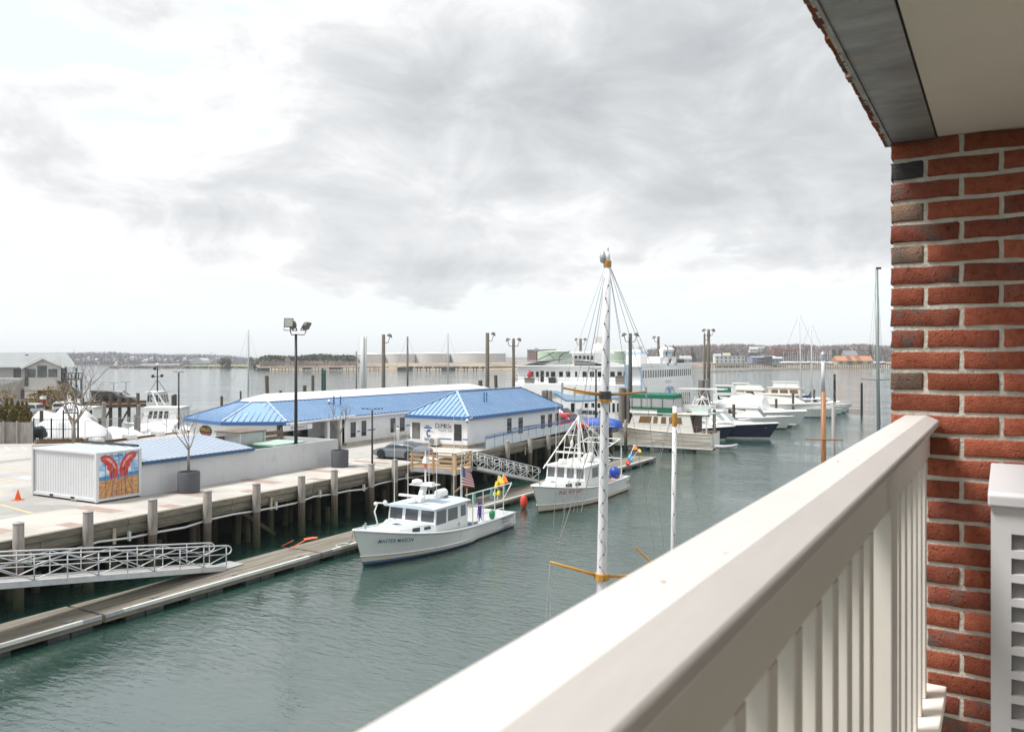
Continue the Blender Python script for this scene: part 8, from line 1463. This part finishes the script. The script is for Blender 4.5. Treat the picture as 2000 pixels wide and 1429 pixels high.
for i, (px, w, m_) in enumerate(((1650, 17, HT), (1670, 15, mat('far_ochre', (.42, .28, .1), .85)), (1690, 18, HT))): far_house(['orange roofed gabled boat shed first from the left', 'ochre fronted boat shed in the middle', 'orange roofed boat shed last from the left'][i], px, 711.5, 930, w, 4, m_, HO, 0, .35, 2, 16, 'boat_shed')
# boatyard: laid-up hulls and their masts
q_ = random.Random(31)
for i in range(26):
    px = 1532 + i * 4.4 + q_.uniform(-1.4, 1.4) if i < 22 else 1700 + (i - 22) * 8; Z = 985 + q_.uniform(-15, 25); c = PD(px, 711, Z); o = thing('laid_up_yacht', (ords + ['twenty-first', 'twenty-second', 'twenty-third', 'twenty-fourth', 'twenty-fifth', 'twenty-sixth'])[i] + ' laid up yacht from the left in the far boatyard', 'sailboat', c, YAW + q_.uniform(-1, 1), 'yachts laid up on the right shore'); MB().loft([[Vector((x, y * k, z)) for y, z in ((1.5, 1.9), (.9, .3), (-.9, .3), (-1.5, 1.9))] for x, k in ((-4.5, .7), (-1, 1), (2.5, .8), (4.8, .1))]).build('hull', q_.choice([HW, HW, HBL, HG]), o, local=True); MB().loft([[Vector((x, y * k, 1.9 + z * k)) for y, z in ((1.5, 0), (0, 1.4), (-1.5, 0))] for x, k in ((-4.5, .7), (-1, 1), (2.5, .8), (4.8, .1))]).build('cover', HW, o, local=True)
    zt = PD(px, q_.uniform(684, 694), Z).z - c.z; MB().cyl((0, 0, 1.5), (0, 0, zt), .3, .2, 5).build('mast', HW, o, local=True)
# long marina floats and a pile wharf
mf = thing('far_marina_float', 'long thin far marina float with posts off the right shore', 'dock', PD(1480, 722, 500)); a, b = PD(1372, 0, 590), PD(1640, 0, 880); a.z = b.z = .6; MB().beam(a, b, 3, .5).build('deck', HT, mf)
for k in range(30): c = a.lerp(b, k / 29); MB().cyl((c.x, c.y, -1), (c.x, c.y, 4.2), .35, n=5).build('post', HT, mf)
a2, b2 = PD(1375, 0, 680), PD(1560, 0, 900); a2.z = b2.z = .6; mf2 = thing('far_marina_float', 'second far marina float close in to the right shore', 'dock', a2); MB().beam(a2, b2, 3, .5).build('deck', HW, mf2)
pwf = thing('pile_wharf', 'dark pile wharf fronting the far right boatyard', 'wharf', PD(1600, 712, 530)); a, b = PD(1372, 0, 955), PD(1780, 0, 940); MB().beam((a.x, a.y, 3.6), (b.x, b.y, 3.4), 12, 1.2).build('deck', mat('wharf_moss', (.22, .22, .12), .9, var=.3, vscale=.3), pwf)
for k in range(90): c = a.lerp(b, k / 89) - CD * 6; MB().cyl((c.x, c.y, -1), (c.x, c.y, 4.2), .4, n=5).build('pile', DKW, pwf)
mb_ = PD(1717, 720, 640); o = thing('moored_sloop', 'small white sloop moored out in front of the right shore', 'sailboat', (mb_.x, mb_.y, 0)); hull(o, 9, 2.8, 1.5, 1.2, [GEL, GEL, BOTT], n=10); house(o, -2, 1.5, .8, .6, 1.2, 1.9, .5, .1, GEL, 'cabin')
# a low line of land closing the horizon
shore('horizon_land', '', [(-2500, 698.5), (-900, 698), (520, 698.5), (1000, 697.5), (1400, 697), (2200, 697), (3500, 697)], 2600, 600, WOODF)

# ================================================================ sea haze
hz = MB().bx(-4200, 3600, -60, 3700, -1.2, 30).build('haze', None or bpy.data.materials.new('haze_air')); stuff(hz); hz['label'] = 'thin pale sea haze over the harbour'
hm = hz.data.materials[0]; hm.use_nodes = True; hn = hm.node_tree; hn.nodes.clear(); ho = hn.nodes.new('ShaderNodeOutputMaterial'); hv = hn.nodes.new('ShaderNodeVolumePrincipled'); hv.inputs['Color'].default_value = (.93, .95, 1, 1); hv.inputs['Density'].default_value = .00017; hv.inputs['Anisotropy'].default_value = .2; hn.links.new(hv.outputs[0], ho.inputs['Volume'])
